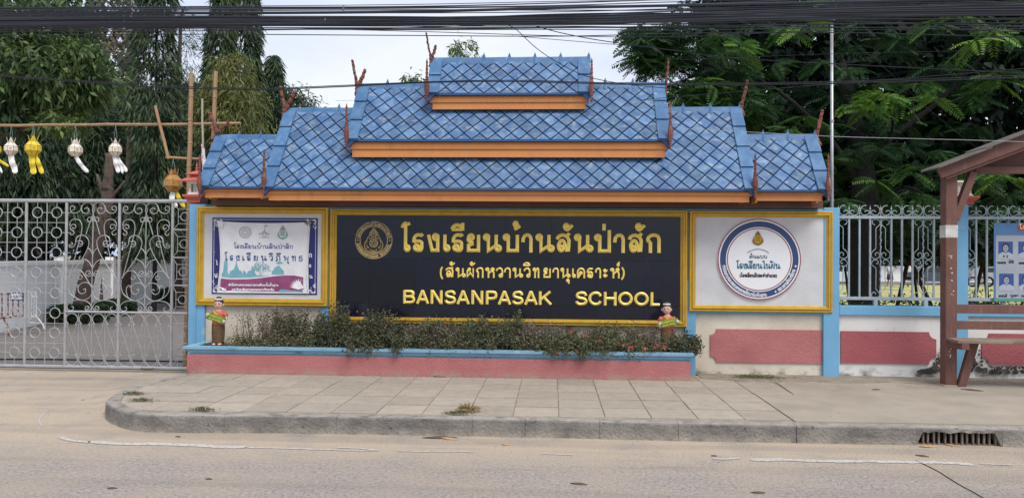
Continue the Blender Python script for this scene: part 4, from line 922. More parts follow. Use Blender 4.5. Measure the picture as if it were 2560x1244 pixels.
    for i in range(k):
        xa, xb = x0+.015+i*sl, x0+.015+(i+1)*sl
        if i == 0: xa -= .03
        if i == k-1: xb += .03
        if hide and hide((xa+xb)/2, z1, .3, True): continue
        pf = []
        for x, e in ((xa, 0.0), (xb-.03, .004), (xb-.012, .012), (xb, .014)):
            pf.append([(x, Yr-.055-e, z1-hr+.02), (x, Yr-.052-e, z1-hr+.045), (x, Yr-.028-e, z1+.0), (x, Yr-.0, z1+.018+e*1.2), (x, Yr+.04+e, z1-.03)])
        V = [p for r__ in pf for p in r__]; F = []
        for a in range(3):
            for b in range(4): F.append((a*5+b, (a+1)*5+b, (a+1)*5+b+1, a*5+b+1))
        F += [(0, 1, 2, 3, 4), (15, 16, 17, 18, 19)]
        rt = sub(ob('ridge_tile', (V, F), m_tile_edge, root))
        # upturned pointed collar at each joint
        zt = z1+.016
        ob('ridge_tip', ([(xb-.028, Yr-.07, z1-.06), (xb+.014, Yr-.07, z1-.075), (xb+.012, Yr-.012, zt), (xb-.034, Yr-.012, zt), (xb-.008, Yr-.01, zt+.062), (xb-.012, Yr+.03, zt-.01), (xb-.004, Yr-.085, z1-.09)], [(0, 6, 1, 2, 3), (3, 2, 4), (2, 5, 4), (5, 3, 4), (0, 3, 5), (1, 5, 2)]), m_tile_edge, rt)
    ob('ridge_tip', ([(x0-.03, Yr-.07, z1-.075), (x0+.02, Yr-.07, z1-.06), (x0+.02, Yr-.012, z1+.016), (x0-.035, Yr-.012, z1+.016), (x0-.01, Yr-.01, z1+.085), (x0, Yr+.03, z1)], [(0, 1, 2, 3), (3, 2, 4), (2, 5, 4), (5, 3, 4)]), m_tile_edge, root)
    # fascia: two stepped boards
    fl, fr, f0, f1, f2 = fas                      # left/right px, top px, step px, bottom px (at image centre)
    Yf = Ye+.05; xm = (fl+fr)/2
    xa, xb = X_(fl, f2, Yf), X_(fr, f2, Yf); zb = Z_(xm, f2, Yf); zm = Z_(xm, f1, Yf)
    e1 = .03
    if zm-zb > .045:
        ob('fascia_board', prism_x([(Yf, zb), (Yf, zm-.006), (Yf+.03, zm-.006), (Yf+.03, zb)], xa+.012, xb-.012), m_orange, root)
        ob('fascia_board', prism_x([(Yf-.016, zm), (Yf-.024, z0-.045), (Yf-.012, z0-.018), (Yf+.03, z0-.018), (Yf+.03, zm-.005), (Yf-.006, zm-.005)], xa-.022, xb+.022), m_orange, root)
    ob('soffit_board', box(xa+.02, xb-.02, Yf+.02, pb_-.1, zb+.012, zb+.03), m_soffit, root)
    return root, (x0, x1, z0, z1, Ye, Yr, P, L)
def hide_below(l, r, zt, zfar):               # tiles well covered by the tier above are not built
    return lambda x, z, m_, ridge=False: (l+m_*1.2 < x < r-m_*1.2 and z > zt+(.12 if not ridge else 0))
# geometry of each tier
x3l, x3r = X_(872, 393, 9.2), X_(1667, 393, 9.2); z3 = Z_(1270, 393, 9.2)
x4l, x4r = X_(1075, 273, 9.38), X_(1470, 273, 9.38); z4 = Z_(1270, 273, 9.38)
T2, g2 = roof_tier('lowest long blue-tiled roof tier running the whole width above the sign', (657, 470), (1886, 474), (720, 272), (1851, 272), 9.00, 9.80, (669, 1876, 478, 487, 503), hide_below(x3l, x3r, z3, 0), seed=1,
    phase=.13, holes=((X_(1668, 405, 9.3), Z_(1668, 405, 9.3)),))
T1L, g1 = roof_tier('small low blue-tiled roof wing at the left end beside the gate', (496, 467), (672, 467), (547, 340), (706, 340), 9.05, 9.56, (510, 676, 470, 479, 494), seed=2, rake_r=False, nr=3, ridge_seg=.33, phase=.31)
T1R, g1r = roof_tier('small low blue-tiled roof wing at the right end beside the metal pole', (1870, 475), (2071, 476), (1850, 338), (2037, 340), 9.05, 9.56, (1888, 2058, 479, 487, 502), seed=3, rake_l=False, nr=3, ridge_seg=.33, phase=.2)
T3, g3 = roof_tier('middle blue-tiled roof tier with its long orange fascia', (869, 350), (1673, 350), (902, 211), (1656, 211), 9.15, 9.75, (878, 1665, 354, 373, 393), hide_below(x4l, x4r, z4, 0), seed=4, nr=3, phase=.42)
T4, g4 = roof_tier('small topmost blue-tiled roof tier', (1072, 234), (1473, 234), (1081, 147), (1471, 147), 9.33, 9.68, (1079, 1467, 239, 256, 273), seed=5, nr=2, phase=.1)
# spindle finials hanging at the tier corners and carved branch-like horns on the ridges
SP = [(0, 0), (.006, .012), (.016, .03), (.009, .05), (.018, .06), (.010, .075), (.020, .09), (.022, .12), (.030, .17), (.031, .22), (.024, .27), (.018, .29), (.024, .30), (.015, .315), (.021, .33), (.013, .345), (.013, .375), (.019, .385), (.012, .40), (.015, .43), (.011, .47), (.014, .48), (.009, .50), (.013, .52), (.008, .545), (.0, .58)]
def finial(px, pt, pb_, Y, par, label=None):
    z0, z1 = Z_(px, pb_, Y), Z_(px, pt, Y); x = X_(px, (pt+pb_)/2, Y); k = (z1-z0)/.58
    ob('finial', lathe([(r*1.05, z*k) for r, z in SP], x, Y, 8, z0), m_wood, par)
for a in ((660, 371, 487, 8.97, T2), (499, 386, 492, 9.0, T1L), (866, 257, 373, 9.10, T3), (1067, 145, 257, 9.28, T4), (1479, 143, 257, 9.28, T4), (1676, 254, 371, 9.10, T3), (1888, 380, 501, 8.97, T2), (2071, 382, 506, 9.02, T1R)): finial(*a)
def horn(pts, Y, par, r=.022, seed=0):
    rr = random.Random(seed); P = []; rs = []
    pp = smooth([(a, b, 0) for a, b in pts], 7)
    for i, p in enumerate(pp):
        q = W(p[0]+rr.uniform(-1.0, 1.0), p[1], Y+rr.uniform(-.01, .01)); P.append(q); rs.append(r*(.88+.28*rr.random())*(1-.3*i/len(pp)))
    ob('carved_horn', tube(P, rs, 6), m_wood, par)
horn([(1077, 158), (1074, 130), (1069, 105), (1066, 82)], 9.68, T4, .016, 1); horn([(1076, 168), (1079, 145), (1086, 128), (1089, 114)], 9.62, T4, .022, 2)
horn([(890, 240), (892, 215), (886, 180), (880, 150)], 9.75, T3, .022, 3); horn([(893, 232), (900, 205), (908, 188), (913, 174)], 9.7, T3, .028, 4)
horn([(708, 298), (711, 270), (706, 240), (701, 217)], 9.8, T2, .024, 5); horn([(709, 290), (720, 262), (730, 245), (736, 231)], 9.75, T2, .028, 6)
horn([(533, 352), (541, 335), (535, 305), (524, 283)], 9.56, T1L, .034, 7); horn([(545, 330), (558, 318), (568, 310), (571, 302)], 9.52, T1L, .020, 8)
horn([(1664, 240), (1665, 205), (1670, 170), (1671, 146)], 9.75, T3, .018, 9)
horn([(1860, 292), (1853, 268), (1862, 232), (1869, 200)], 9.8, T2, .024, 10); horn([(1857, 262), (1848, 258)], 9.8, T2, .02, 11)
horn([(2050, 362), (2043, 345), (2048, 310), (2057, 276)], 9.56, T1R, .026, 12)
# lantern-shaped pillar caps
def pillar_lamp(px, pyb, Y, label, roofs=True, sc=1.0):
    b = W(px, pyb, Y); x, z = float(b[0]), float(b[2]); t = thing('pillar_lamp', label, 'pillar lamp', (x, Y, z))
    def sq(w_, z0, z1, w2=None, m=m_lampred, nm='base_slab'):
        w2 = w2 or w_; V = [(x+s*a, Y+u*a, z+zz) for a, zz in ((w_, z0), (w2, z1)) for s, u in ((-1, -1), (1, -1), (1, 1), (-1, 1))]
        return ob(nm, (V, [(0, 1, 5, 4), (1, 2, 6, 5), (2, 3, 7, 6), (3, 0, 4, 7), (0, 3, 2, 1), (4, 5, 6, 7)]), m, t)
    sq(.085*sc, 0, .03); sq(.085*sc, .03, .075, .125*sc); sq(.125*sc, .075, .10)
    sq(.085*sc, .10, .13, .07*sc, m_lampw, 'lamp_foot')
    for s in (-1, 1):
        for u in (-1, 1):
            ob('lamp_post', box(x+s*.055*sc-.014, x+s*.055*sc+.014, Y+u*.055*sc-.014, Y+u*.055*sc+.014, z+.13, z+.235), m_lampw, t)
    ob('lamp_core', box(x-.03, x+.03, Y-.03, Y+.03, z+.13, z+.235), m_lampw, t)
    sq(.07*sc, .235, .265, .095*sc, m_lampw, 'lamp_head')
    if roofs:
        sq(.15*sc, .265, .275, .15*sc, nm='lamp_roof'); sq(.15*sc, .275, .33, .06*sc, nm='lamp_roof'); sq(.055*sc, .33, .355, .055*sc, nm='lamp_roof'); sq(.105*sc, .355, .362, .105*sc, nm='lamp_roof'); sq(.10*sc, .362, .40, .03*sc, nm='lamp_roof')
        ob('spike', lathe([(.022, 0), (.012, .02), (.02, .035), (.01, .05), (.015, .07), (.006, .10), (0, .15)], x, Y, 8, z+.40), m_lampred, t)
    else: sq(.085*sc, .265, .285, .08*sc, m_lampw, 'lamp_head')
    return t
pillar_lamp(491, 507, 9.60, 'coral red and white pagoda-roofed lamp on the pillar between gate and roof')
# ================================================================== RIGHT BOUNDARY WALL AND FENCE
bw = thing('boundary_wall', 'low pink and white boundary wall with light blue pillars and beams behind the bus shelter', 'low wall', (X_(2300, 930, YW), YW, ZP))
xa = wx1+.002
def zz(px, py): return Z_(px, py, YF)
ztb, zbb = zz(2230, 765.5), zz(2230, 789)
XE = X_(2560, 700, YF)+3.2
ob('wall_panel', box(xa, XE, YW, 9.66, 0, zbb+.003), m_mold if False else m_wallw, bw)
ob('coping_beam', box(xa, XE, YF, 9.70, zbb, ztb, .006), m_blue, bw)
PIL = [(2387, 2419)]
p0, p1 = X_(2387, 700, YF), X_(2419, 700, YF); bay = p1+(p0-xa); 
ob('pillar', box(p0, p1, YF-.02, 9.72, 0, Z_(2403, 512, YF), .006), m_blue, bw)
p2 = p1+(p0-xa); ob('pillar', box(p2, p2+.16, YF-.02, 9.72, 0, Z_(2403, 512, YF), .006), m_blue, bw)
ob('pink_field', scooped(2101, 828, 2339, 908, YW, False, True, 17, YW-.018, YW+.01), m_pink2, bw)
ob('pink_field', scooped(2453, 834, 2700, 912, YW, True, False, 17, YW-.018, YW+.01), m_pink2, bw)
# black mould patches grown over the foot of the wall (thin render scabs)
def blob(cx, cy, rx, ry, Y, seed, n=26):
    rr = random.Random(seed); return prism_y([(X_(cx+rx*math.cos(a)*rr.uniform(.8, 1.1), cy+ry*math.sin(a)*rr.uniform(.75, 1.12), Y), Z_(cx+rx*math.cos(a), cy+ry*math.sin(a)*rr.uniform(.8, 1.1), Y)) for a in np.linspace(0, 2*math.pi, n+1)[:-1]], Y, Y+.004)
m_mould = mat('black_mould', (.035, .032, .030), .95, (.09, .08, .07), 14, .45, .65, .8, 40, layers=[((.42, .40, .37), 22, .66, .72, one, .9)])
def side(pts, Y): return prism_y([(X_(a, b, Y), Z_(a, b, Y)) for a, b in pts], Y, Y+.004)
mp_ = []
rm = random.Random(77)
for i in range(620):
    lft = rm.random() < .36
    x = rm.uniform(2292, 2386) if lft else rm.uniform(2421, 2790)
    hmax = float(np.interp(x, [2290, 2330, 2345, 2386, 2421, 2446, 2456, 2470, 2500, 2790], [4, 14, 60, 92, 85, 74, 44, 26, 17, 14]))
    h = hmax*rm.random()**1.15; y = 931-h; e = rm.uniform(1.2, 6.5)*(1-.6*h/(hmax+1))*(1.3 if hmax > 40 else 1)
    a0_ = rm.random()*6; pts = [(x+e*rm.uniform(.7, 1.2)*math.cos(a0_+u), y+e*rm.uniform(.6, 1.2)*math.sin(a0_+u)) for u in np.linspace(0, 5.4, 7)]
    Ym = YW-.0195-.000012*i; mp_.append(poly_flat([(X_(a, b, Ym), Z_(a, b, Ym)) for a, b in pts], Ym))
o = ob('mould_patch', join(*mp_), m_mould, bw); o['kind'] = 'stuff'
pillar_lamp(2403, 512, 9.60, 'coral red pillar cap with a short white lamp behind the shelter brace', False, 1.15)
def spiral2(cx, cz, r, a0, turns, n=14, shrink=.35):
    return [(cx+r*(1-(1-shrink)*i/(n-1))*math.cos(a0+turns*2*math.pi*i/(n-1)), cz+r*(1-(1-shrink)*i/(n-1))*math.sin(a0+turns*2*math.pi*i/(n-1))) for i in range(n)]
def iron_fence(x0, x1, label, lean=0.0):
    f = thing('iron_fence', label, 'fence panel', ((x0+x1)/2, 9.55, ztb), 'pale iron fence panels on the low wall')
    Yc = 9.55; s = Yc/F_PX
    zt0, zt1 = Z_(2230, 547, Yc), Z_(2230, 540, Yc); zb0, zb1 = Z_(2230, 750, Yc), Z_(2230, 742, Yc); ztop_ = Z_(2230, 514, Yc)
    ob('top_rail', box(x0, x1, Yc-.018, Yc+.018, zt0, zt1, .003), m_fence, f); ob('bottom_rail', box(x0, x1, Yc-.018, Yc+.018, zb0, zb1, .003), m_fence, f)
    for t_ in (.34, .78): ob('fence_foot', box(x0+(x1-x0)*t_-.022, x0+(x1-x0)*t_+.022, Yc-.02, Yc+.02, ztb-.002, zb0+.002), m_fence, f)
    sp = 25.3*s; n = int((x1-x0)/sp)+1; first = x0+3*s
    C3 = lambda pts, r=.0048, sd=5: tube([(a, Yc, b) for a, b in pts], r, sd)
    for i in range(n+1):
        x = first+i*sp
        if x > x1-.01: break
        if i % 4 == 0:                      # twisted bar with scroll work each side
            P = [(x+.0045*math.cos(k*1.57), Yc+.0045*math.sin(k*1.57), zb1+(zt0-zb1)*k/44) for k in range(45)]
            ob('twisted_bar', tube(P, [.0055 if k % 2 else .0085 for k in range(45)], 5), m_fence, f)
            H = zt0-zb1
            for sg in (-1, 1):
                if sg < 0 and i == 0: continue
                if x+sg*sp > x1: continue
                X = lambda d: x+sg*d*s
                half = [[(X(13), zt0-.006-.045+.0), ]]
                up_ = [(X(2.5), zt0-.14*H)]
                pth = spiral2(X(12), zt0-10*s, 7*s, math.pi/2 if sg > 0 else math.pi/2, (-.9 if sg > 0 else .9), 12, .4)
                a1 = [(X(14), zt0-15*s), (X(19), zt0-12*s), (X(20), zt0-5*s), (X(12), zt0-1.5*s), (X(4), zt0-4*s), (X(1.5), zt0-12*s), (X(7), zt0-19*s), (X(11), zt0-23*s), (X(11.5), zt0-40*s), (X(11.5), zt0-70*s), (X(14), zt0-75*s), (X(21), zt0-82*s), (X(22), zt0-92*s), (X(14), zt0-98*s), (X(4), zt0-94*s), (X(3), zt0-86*s), (X(8), zt0-82*s), (X(13), zt0-86*s), (X(11), zt0-90*s)]
                ob('scroll', C3([tuple(p[:2]) for p in smooth([(a, b, 0) for a, b in a1], 3)]), m_fence, f)
                a2 = [(X(11), zt0-108*s), (X(7), zt0-110*s), (X(6), zt0-104*s), (X(12), zt0-100*s), (X(20), zt0-104*s), (X(21), zt0-112*s), (X(14), zt0-118*s), (X(11), zt0-123*s), (X(11), zt0-150*s), (X(11), zt0-170*s), (X(7), zt0-176*s), (X(2.5), zt0-182*s), (X(4), zt0-190*s), (X(13), zt0-193.5*s), (X(21), zt0-189*s), (X(20), zt0-181*s), (X(14), zt0-179*s), (X(11), zt0-184*s)]
                ob('scroll', C3([tuple(p[:2]) for p in smooth([(a, b, 0) for a, b in a2], 3)]), m_fence, f)
        else:
            ob('fence_bar', box(x-.0095, x+.0095, Yc-.010, Yc+.010, zb1-.001, zt0+.001), m_fence, f)
        # cresting
        ob('spear', lathe([(.005, 0), (.005, .07), (.011, .085), (.006, .10), (.0, .135)], x, Yc, 6, zt1), m_fence, f)
        if x+sp < x1:
            if i % 2 == 0:
                for sg, xx_ in ((1, x), (-1, x+2*sp)):
                    if xx_ > x1: continue
                    X = lambda d: xx_+sg*d*s
                    c = [(X(16), zt1+25*s), (X(9), zt1+25*s), (X(3), zt1+18*s), (X(3), zt1+8*s), (X(9), zt1+2*s), (X(18), zt1+3*s), (X(23.5), zt1+8*s), (X(20), zt1+13*s), (X(15), zt1+13*s), (X(12.5), zt1+10*s)]
                    ob('crest_scroll', C3([tuple(p[:2]) for p in smooth([(a, b, 0) for a, b in c], 3)], .0052), m_fence, f)
    return f
iron_fence(xa+.004, p0-.004, 'pale iron fence panel between the sign wall and the shelter post')
iron_fence(p1+.004, p2-.004, 'pale iron fence panel carrying the portrait poster, right of the shelter post')
# ================================================================== GATE
gt = thing('sliding_gate', 'tall silver wrought-iron sliding gate with rings and scrolls across the driveway', 'gate', (X_(230, 915, YG), YG, 0))
sg = YG/F_PX
GX = lambda px: X_(px, 700, YG)
GZ = lambda py: Z_(240, py, YG)
zr0, zr1 = GZ(917), GZ(502)
xL = GX(-150); xRt = X_(470, 700, YG)
ob('top_rail', tube([(xL, YG, zr1), (xRt+.05, YG, zr1)], .026, 8), m_metal, gt)
ob('bottom_rail', tube([(xL, YG, zr0), (xRt+.04, YG, zr0)], .024, 8), m_metal, gt)
gpost = [-36, 64, 164.5, 297, 430]
for p in gpost: ob('gate_post', tube([(GX(p), YG, zr0), (GX(p), YG, zr1)], .018, 8), m_metal, gt)
ob('middle_rail', tube([(GX(165), YG, GZ(779)), (xRt, YG, GZ(780))], .017, 6), m_metal, gt)
thin = .0045
def gbar(a, b, r=thin, nm='gate_bar'): ob(nm, tube([(GX(a[0]), YG, GZ(a[1])), (GX(b[0]), YG, GZ(b[1]))], r, 5), m_metal, gt)
for y in (557, 607, 657, 708, 758, 809, 859): gbar((-140, y), (164, y))
for x in (-84, 17, 115.5): gbar((x, 505), (x-1, 914), .007)
ringme = None
rows_y = [532, 582, 632, 682, 733, 783, 833, 883]
for x in (-110, -60, -9, 41, 91.5, 140):
    for y in rows_y:
        x_ = x-(y-532)*.006
        if ringme is None: ringme = mesh('ring', *tube([(a, 0, b) for a, b in circ(0, 0, 13.3*sg, 20)], .0070, 5, True), m_metal)
        put('ring', ringme, gt, Matrix.Translation((GX(x_), YG, GZ(y))))
        if x > -20:
            gbar((x_, y-13.3), (x_, y-37 if y > 540 else 507), thin, 'ring_strut'); 
            if y > 870: gbar((x_, y+13.3), (x_, y+30), thin, 'ring_strut')
            gbar((x_+13.3, y), (x_+36 if x not in (41,) else 63, y), thin, 'ring_strut')
for y in rows_y: gbar((-20, y), (-36, y), thin, 'ring_strut')
# scroll panels, drawn from the enlarged view (scale 4.145, origin 150,490)
def zpt(x, y): return (150+x/4.1455, 490+y/4.1455)
HALF = [
 [(100, 148), (122, 140), (128, 118), (112, 103), (88, 108), (80, 132), (92, 165), (125, 178), (165, 168), (192, 140), (208, 95), (255, 68), (305, 80), (333, 120), (332, 165), (310, 225), (290, 280), (250, 400)],
 [(232, 135), (250, 122), (272, 128), (282, 150), (268, 175), (238, 180), (210, 165), (200, 130), (208, 100)],
 [(106, 325), (125, 338), (142, 322), (135, 300), (112, 294), (92, 306), (80, 330), (92, 350), (115, 365), (122, 385), (108, 402), (85, 398), (80, 382)],
 [(75, 310), (85, 262), (130, 240), (180, 252), (205, 295), (205, 350), (195, 410), (170, 500), (130, 650), (75, 850)],
 [(180, 492), (200, 500), (213, 485), (205, 468), (180, 465)], 
 [(160, 520), (190, 522), (212, 505), (212, 480), (190, 462), (160, 470)],
 [(145, 470), (150, 425), (200, 405), (250, 420), (282, 470), (270, 540), (225, 630), (150, 740), (65, 850)],
 [(90, 485), (108, 492), (100, 510), (75, 505), (72, 525), (95, 532), (122, 520), (140, 490), (142, 455), (160, 425), (180, 412)],
 [(292, 258), (308, 258), (315, 240), (305, 222), (280, 222), (265, 240), (272, 262), (292, 270)],
 [(305, 222), (328, 225), (337, 262)],
 [(270, 535), (300, 560), (320, 600), (324, 640)],
 [(208, 648), (250, 660), (290, 690), (320, 745)],
 [(182, 828), (205, 822), (212, 845), (195, 862), (172, 855), (168, 835)],
 [(75, 845), (110, 790), (165, 768), (205, 780), (240, 825), (280, 890), (318, 950)],
 [(275, 800), (292, 808), (300, 792), (288, 775), (262, 778), (248, 800), (262, 825), (290, 830), (312, 815), (322, 780)],
 [(222, 972), (238, 960), (252, 975), (240, 1000), (210, 1012), (178, 995), (168, 955), (190, 915), (235, 895), (285, 905), (318, 945), (318, 1000), (295, 1045), (235, 1078), (180, 1070), (125, 1040)],
 [(150, 942), (168, 940), (165, 925), (140, 925), (120, 950), (118, 995), (135, 1045)],
 [(62, 860), (60, 930), (80, 1000), (125, 1045), (180, 1075)],
 [(100, 1145), (118, 1150), (118, 1175), (90, 1188), (60, 1175), (52, 1140), (80, 1100), (140, 1080), (220, 1080), (285, 1105), (312, 1145)],
 [(262, 1165), (282, 1170), (285, 1148), (262, 1140), (245, 1160), (252, 1180), (280, 1188), (305, 1170), (315, 1140)],
]
cx_ = 328
smesh = []
for h in HALF:
    P = [tuple(p[:2]) for p in smooth([(a, b, 0) for a, b in h], 3)]
    smesh.append(P)
zc = 700
for pn, (l, r_) in enumerate(((164.5, 297), (297, 430))):
    mid = (l+r_)/2+.2
    for sgn in (1, -1):
        for P in smesh:
            pts = []
            for a, b in P:
                dx = (a-cx_-(-8*(b-200)/1000))/4.1455; pts.append((GX(mid+sgn*dx*.97-0), YG+.003*sgn, GZ(490+b/4.1455)))
            ob('scroll', tube(pts, .0056, 5), m_metal, gt)
    gbar((mid, 540), (mid-1, 779), .0065, 'centre_rod')
    # lower field: hoops and crossed rods
    for k in range(4):
        x = l+(r_-l)*(k+.5)/4
        def hoop(cy, up):
            a0, a1 = (-math.radians(55), math.radians(235)); P = []
            for t_ in np.linspace(0, 1, 18):
                a = a0+(a1-a0)*t_; P.append((x+14.6*math.cos(a), cy-(14.6*math.sin(a)) if up else cy+14.6*math.sin(a)))
            q0, q1 = P[0], P[-1]; 
            P = [(q0[0]+3, q0[1]+(3 if up else -3))]+P+[(q1[0]-3, q1[1]+(3 if up else -3))]
            ob('hoop', tube([(GX(a), YG, GZ(b)) for a, b in P], .0062, 5), m_metal, gt)
        hoop(798, True); hoop(898, False)
        gbar((x-14, 808), (x+14, 889), thin, 'crossed_rod'); gbar((x+14, 808), (x-14, 889), thin, 'crossed_rod')
        if k < 3: gbar((x+(r_-l)/8, 781), (x+(r_-l)/8, 915), thin, 'gate_bar')
for y in (573, 642, 711, 779): gbar((430, y), (470, y), .011)
for i, y in enumerate((540, 608, 677, 746)):
    x = 460-i*1.2
    ob('ring', tube([(GX(a), YG, GZ(b)) for a, b in circ(x, y, 10.2, 18)], .006, 5, True), m_metal, gt)
    c = [(x-18, y-18), (x+10, y-18), (x+10, y-18)]; 
    gbar((x-16, y-18), (x+12, y-18)); gbar((x-16, y+18), (x+12, y+18)); gbar((x-16, y-18), (x-16, y+18)); gbar((x-16, y), (x-10, y))
    gbar((x-16, y-18), (432, y-33)); gbar((x-16, y+18), (432, y+33))
for y in (805, 893): gbar((430, y), (470, y))
gbar((432, 785), (446, 804)); gbar((446, 893), (432, 912)); gbar((446, 804), (446, 915), thin)
for y0 in (830, 872):
    ob('scroll', tube([(GX(a), YG, GZ(b)) for a, b in [p[:2] for p in smooth([(470, y0-18, 0), (458, y0-16, 0), (447, y0-5, 0), (447, y0+5, 0), (455, y0+12, 0), (463, y0+8, 0), (463, y0, 0), (457, y0-1, 0)], 3)]], .006, 5), m_metal, gt)
gb = rectpx(356, 923, 398, 940, YG)
ob('wheel_box', box(gb[0], gb[1], YG-.05, YG+.05, .01, gb[3], .008), mat('dusty_steel', (.22, .185, .155), .8, (.14, .11, .09), 14), gt)
ob('wheel_bracket', box(GX(366), GX(384), YG-.056, YG-.02, gb[3]-.03, zr0+.0, .003), m_stem, gt)
ob('bolt', join(lathe([(.008, 0), (.008, .006)], 0, 0, 6)), m_stem, gt) if False else None
for p in (363, 391): ob('wheel_bolt', tube([(GX(p), YG-.062, .045), (GX(p), YG-.048, .045)], .008, 6), m_stem, gt)
# ================================================================== BAMBOO AND LANTERNS
def pole(label, a, b, Y, Y2, r, m=m_bamboo, nm='bamboo_pole', cat='bamboo pole', knots=True, z_end=None, grp='bamboo poles tied up beside the gate'):
    A, B = W(*a, Y), W(*b, Y2); L = np.linalg.norm(B-A); n = max(3, int(L/.30)); P = []; rs = []
    for i in range(n+1):
        t = i/n; q = A*(1-t)+B*t+np.array([0, 0, 0])+np.array([R.uniform(-.006, .006), 0, R.uniform(-.006, .006)])
        if knots and 0 < i < n:
            d = (B-A)/L; P += [q-d*.012, q, q+d*.012]; rs += [r, r*1.22, r]
        else: P.append(q); rs.append(r)
    o = ob(nm, tube(P, rs, 7), m); tag(o, label, cat, grp); return o
pole('long horizontal bamboo pole the white and yellow lanterns hang from', (-60, 315), (601, 309), 10.22, 10.22, .020)
pole('tall upright bamboo pole running down beside the end of the gate', (478, 184), (463, 937), 10.16, 10.16, .030)
pole('shorter upright bamboo pole rising behind the left roof wing', (540, 178), (531, 372), 10.3, 10.3, .028)
pole('slanted short bamboo stick crossing the horizontal lantern pole', (388, 265), (422, 397), 10.18, 10.18, .020)
pole('short horizontal bamboo stick the amber glass lantern hangs from', (414, 393), (500, 397), 10.19, 10.19, .017)
pole('thin bare grey stick standing behind the left roof wing', (506, 246), (508, 400), 10.1, 10.1, .014, mat('grey_stick', (.36, .34, .29), .7), 'flag_stick', 'stick', False, grp=None)
fl = W(507, 365, 10.06); V = []; F = []
for i in range(10):
    t = i/9; q = W(505+5*t+math.sin(i)*1.0, 362+62*t, 10.04); wd = .015+.035*t
    V += [tuple(q+np.array([-wd*.6, 0, 0])), tuple(q+np.array([0, -.03, 0])), tuple(q+np.array([wd, .01, 0]))]
for i in range(9): F += [(3*i, 3*i+1, 3*i+4, 3*i+3), (3*i+1, 3*i+2, 3*i+5, 3*i+4)]
o = ob('folded_flag', (V, F), mat('faded_flag', (.55, .20, .24), .8, (.72, .68, .70), 18, .45, .55)); tag(o, 'limp faded red and white flag hanging from the thin grey stick', 'flag')
m_bam2 = mat('lantern_cane', (.30, .17, .06), .6)
m_motif = mat('gold_motif', (.55, .38, .16), .5)
def lantern(px, pt, pb_, label, m, tails, rot=0.0, Y=10.2, w_px=33, glass=False, string_top=312):
    s = Y/F_PX; b = W(px, pt, Y); x, z = float(b[0]), float(b[2])
    t = thing('paper_lantern', label, 'lantern', (x, Y, z-.3), 'hanging northern Thai lanterns by the gate' if not glass else None)
    h = (pb_-pt)*s; r = w_px*s/2; r2 = r*.50
    zc_ = [z-h*.30, z-h*.52, z-h*.77, z-h]          # shoulder, belly top, belly bottom, base
    pr_ = [r2, r, r, r2*.95]; n = 8
    V = [(x+rr*math.cos(2*math.pi*i/n+rot), Y+rr*math.sin(2*math.pi*i/n+rot), zz_) for rr, zz_ in zip(pr_, zc_) for i in range(n)]
    F = [(k*n+i, k*n+(i+1) % n, (k+1)*n+(i+1) % n, (k+1)*n+i) for k in range(3) for i in range(n)]
    body = sub(ob('lantern_body', (V, F), m, t))
    cage = []
    for i in range(n): cage.append(tube([V[k*n+i] for k in range(4)], .0028, 4))
    for k in range(4): cage.append(tube([V[k*n+i] for i in range(n)], .0028, 4, True))
    ob('cane_frame', join(*cage), m_bam2, t)
    cr_ = []
    for i in range(n//2):
        a = 2*math.pi*(2*i)/n+rot; a2 = 2*math.pi*(2*i+1)/n+rot; am = (a+a2)/2+.2
        p0_ = (x+r2*math.cos(a-.3), Y+r2*math.sin(a-.3), zc_[0]); p1_ = (x+r2*math.cos(a2+.3), Y+r2*math.sin(a2+.3), zc_[0]); p2_ = (x+r2*1.25*math.cos((a+a2)/2), Y+r2*1.25*math.sin((a+a2)/2), z)
        cr_.append(([p0_, p1_, p2_], [(0, 1, 2)]))
        cr_.append(tube([p0_, p2_], .002, 3)); cr_.append(tube([p1_, p2_], .002, 3))
    ob('crown_point', join(*cr_), m, t)
    mo = []
    for i in range(0, n, 2):
        a = 2*math.pi*(i+.5)/n+rot; rr = r*math.cos(math.pi/n)+.002; c, s_ = math.cos(a), math.sin(a); hz = (zc_[1]-zc_[2])*.36; zc2 = (zc_[1]+zc_[2])/2
        if not glass: mo.append(([(x+rr*c, Y+rr*s_, zc2+hz), (x+rr*c-hz*.8*s_, Y+rr*s_+hz*.8*c, zc2), (x+rr*c, Y+rr*s_, zc2-hz), (x+rr*c+hz*.8*s_, Y+rr*s_-hz*.8*c, zc2)], [(0, 1, 2, 3)]))
    if mo: ob('diamond_motif', join(*mo), m_motif if m is not MATS.get('yellow_paper') else mat('ochre_motif', (.50, .33, .03), .6), body)
    ob('hanging_string', join(tube([(x-.02, Y, z+.0), (x, Y, Z_(px, string_top, Y))], .0022, 3), tube([(x+.02, Y, z+.0), (x, Y, Z_(px, string_top, Y))], .0022, 3)), m_fence, t)
    for ti, (pts, wd, mm) in enumerate(tails):
        P = smooth([(a, b_, 0) for a, b_ in pts], 5); V = []; F = []; rr2 = random.Random(ti+int(px))
        for i, p in enumerate(P):
            q = W(p[0], p[1], Y-.02+.02*ti+.012*math.sin(i*.8)); d = P[min(i+1, len(P)-1)]-P[max(i-1, 0)]; d /= np.linalg.norm(d)
            w_ = wd*s*(1 if i < len(P)-3 else (len(P)-i)/3.2)*rr2.uniform(.88, 1.06)*.5
            nv = np.array([-d[1], 0, -d[0]]); V += [tuple(q+nv*w_), tuple(q+np.array([0, -.008, 0])), tuple(q-nv*w_)]
        for i in range(len(P)-1): F += [(3*i, 3*i+1, 3*i+4, 3*i+3), (3*i+1, 3*i+2, 3*i+5, 3*i+4)]
        ob('paper_tail', (V, F), mm, t)
    return t
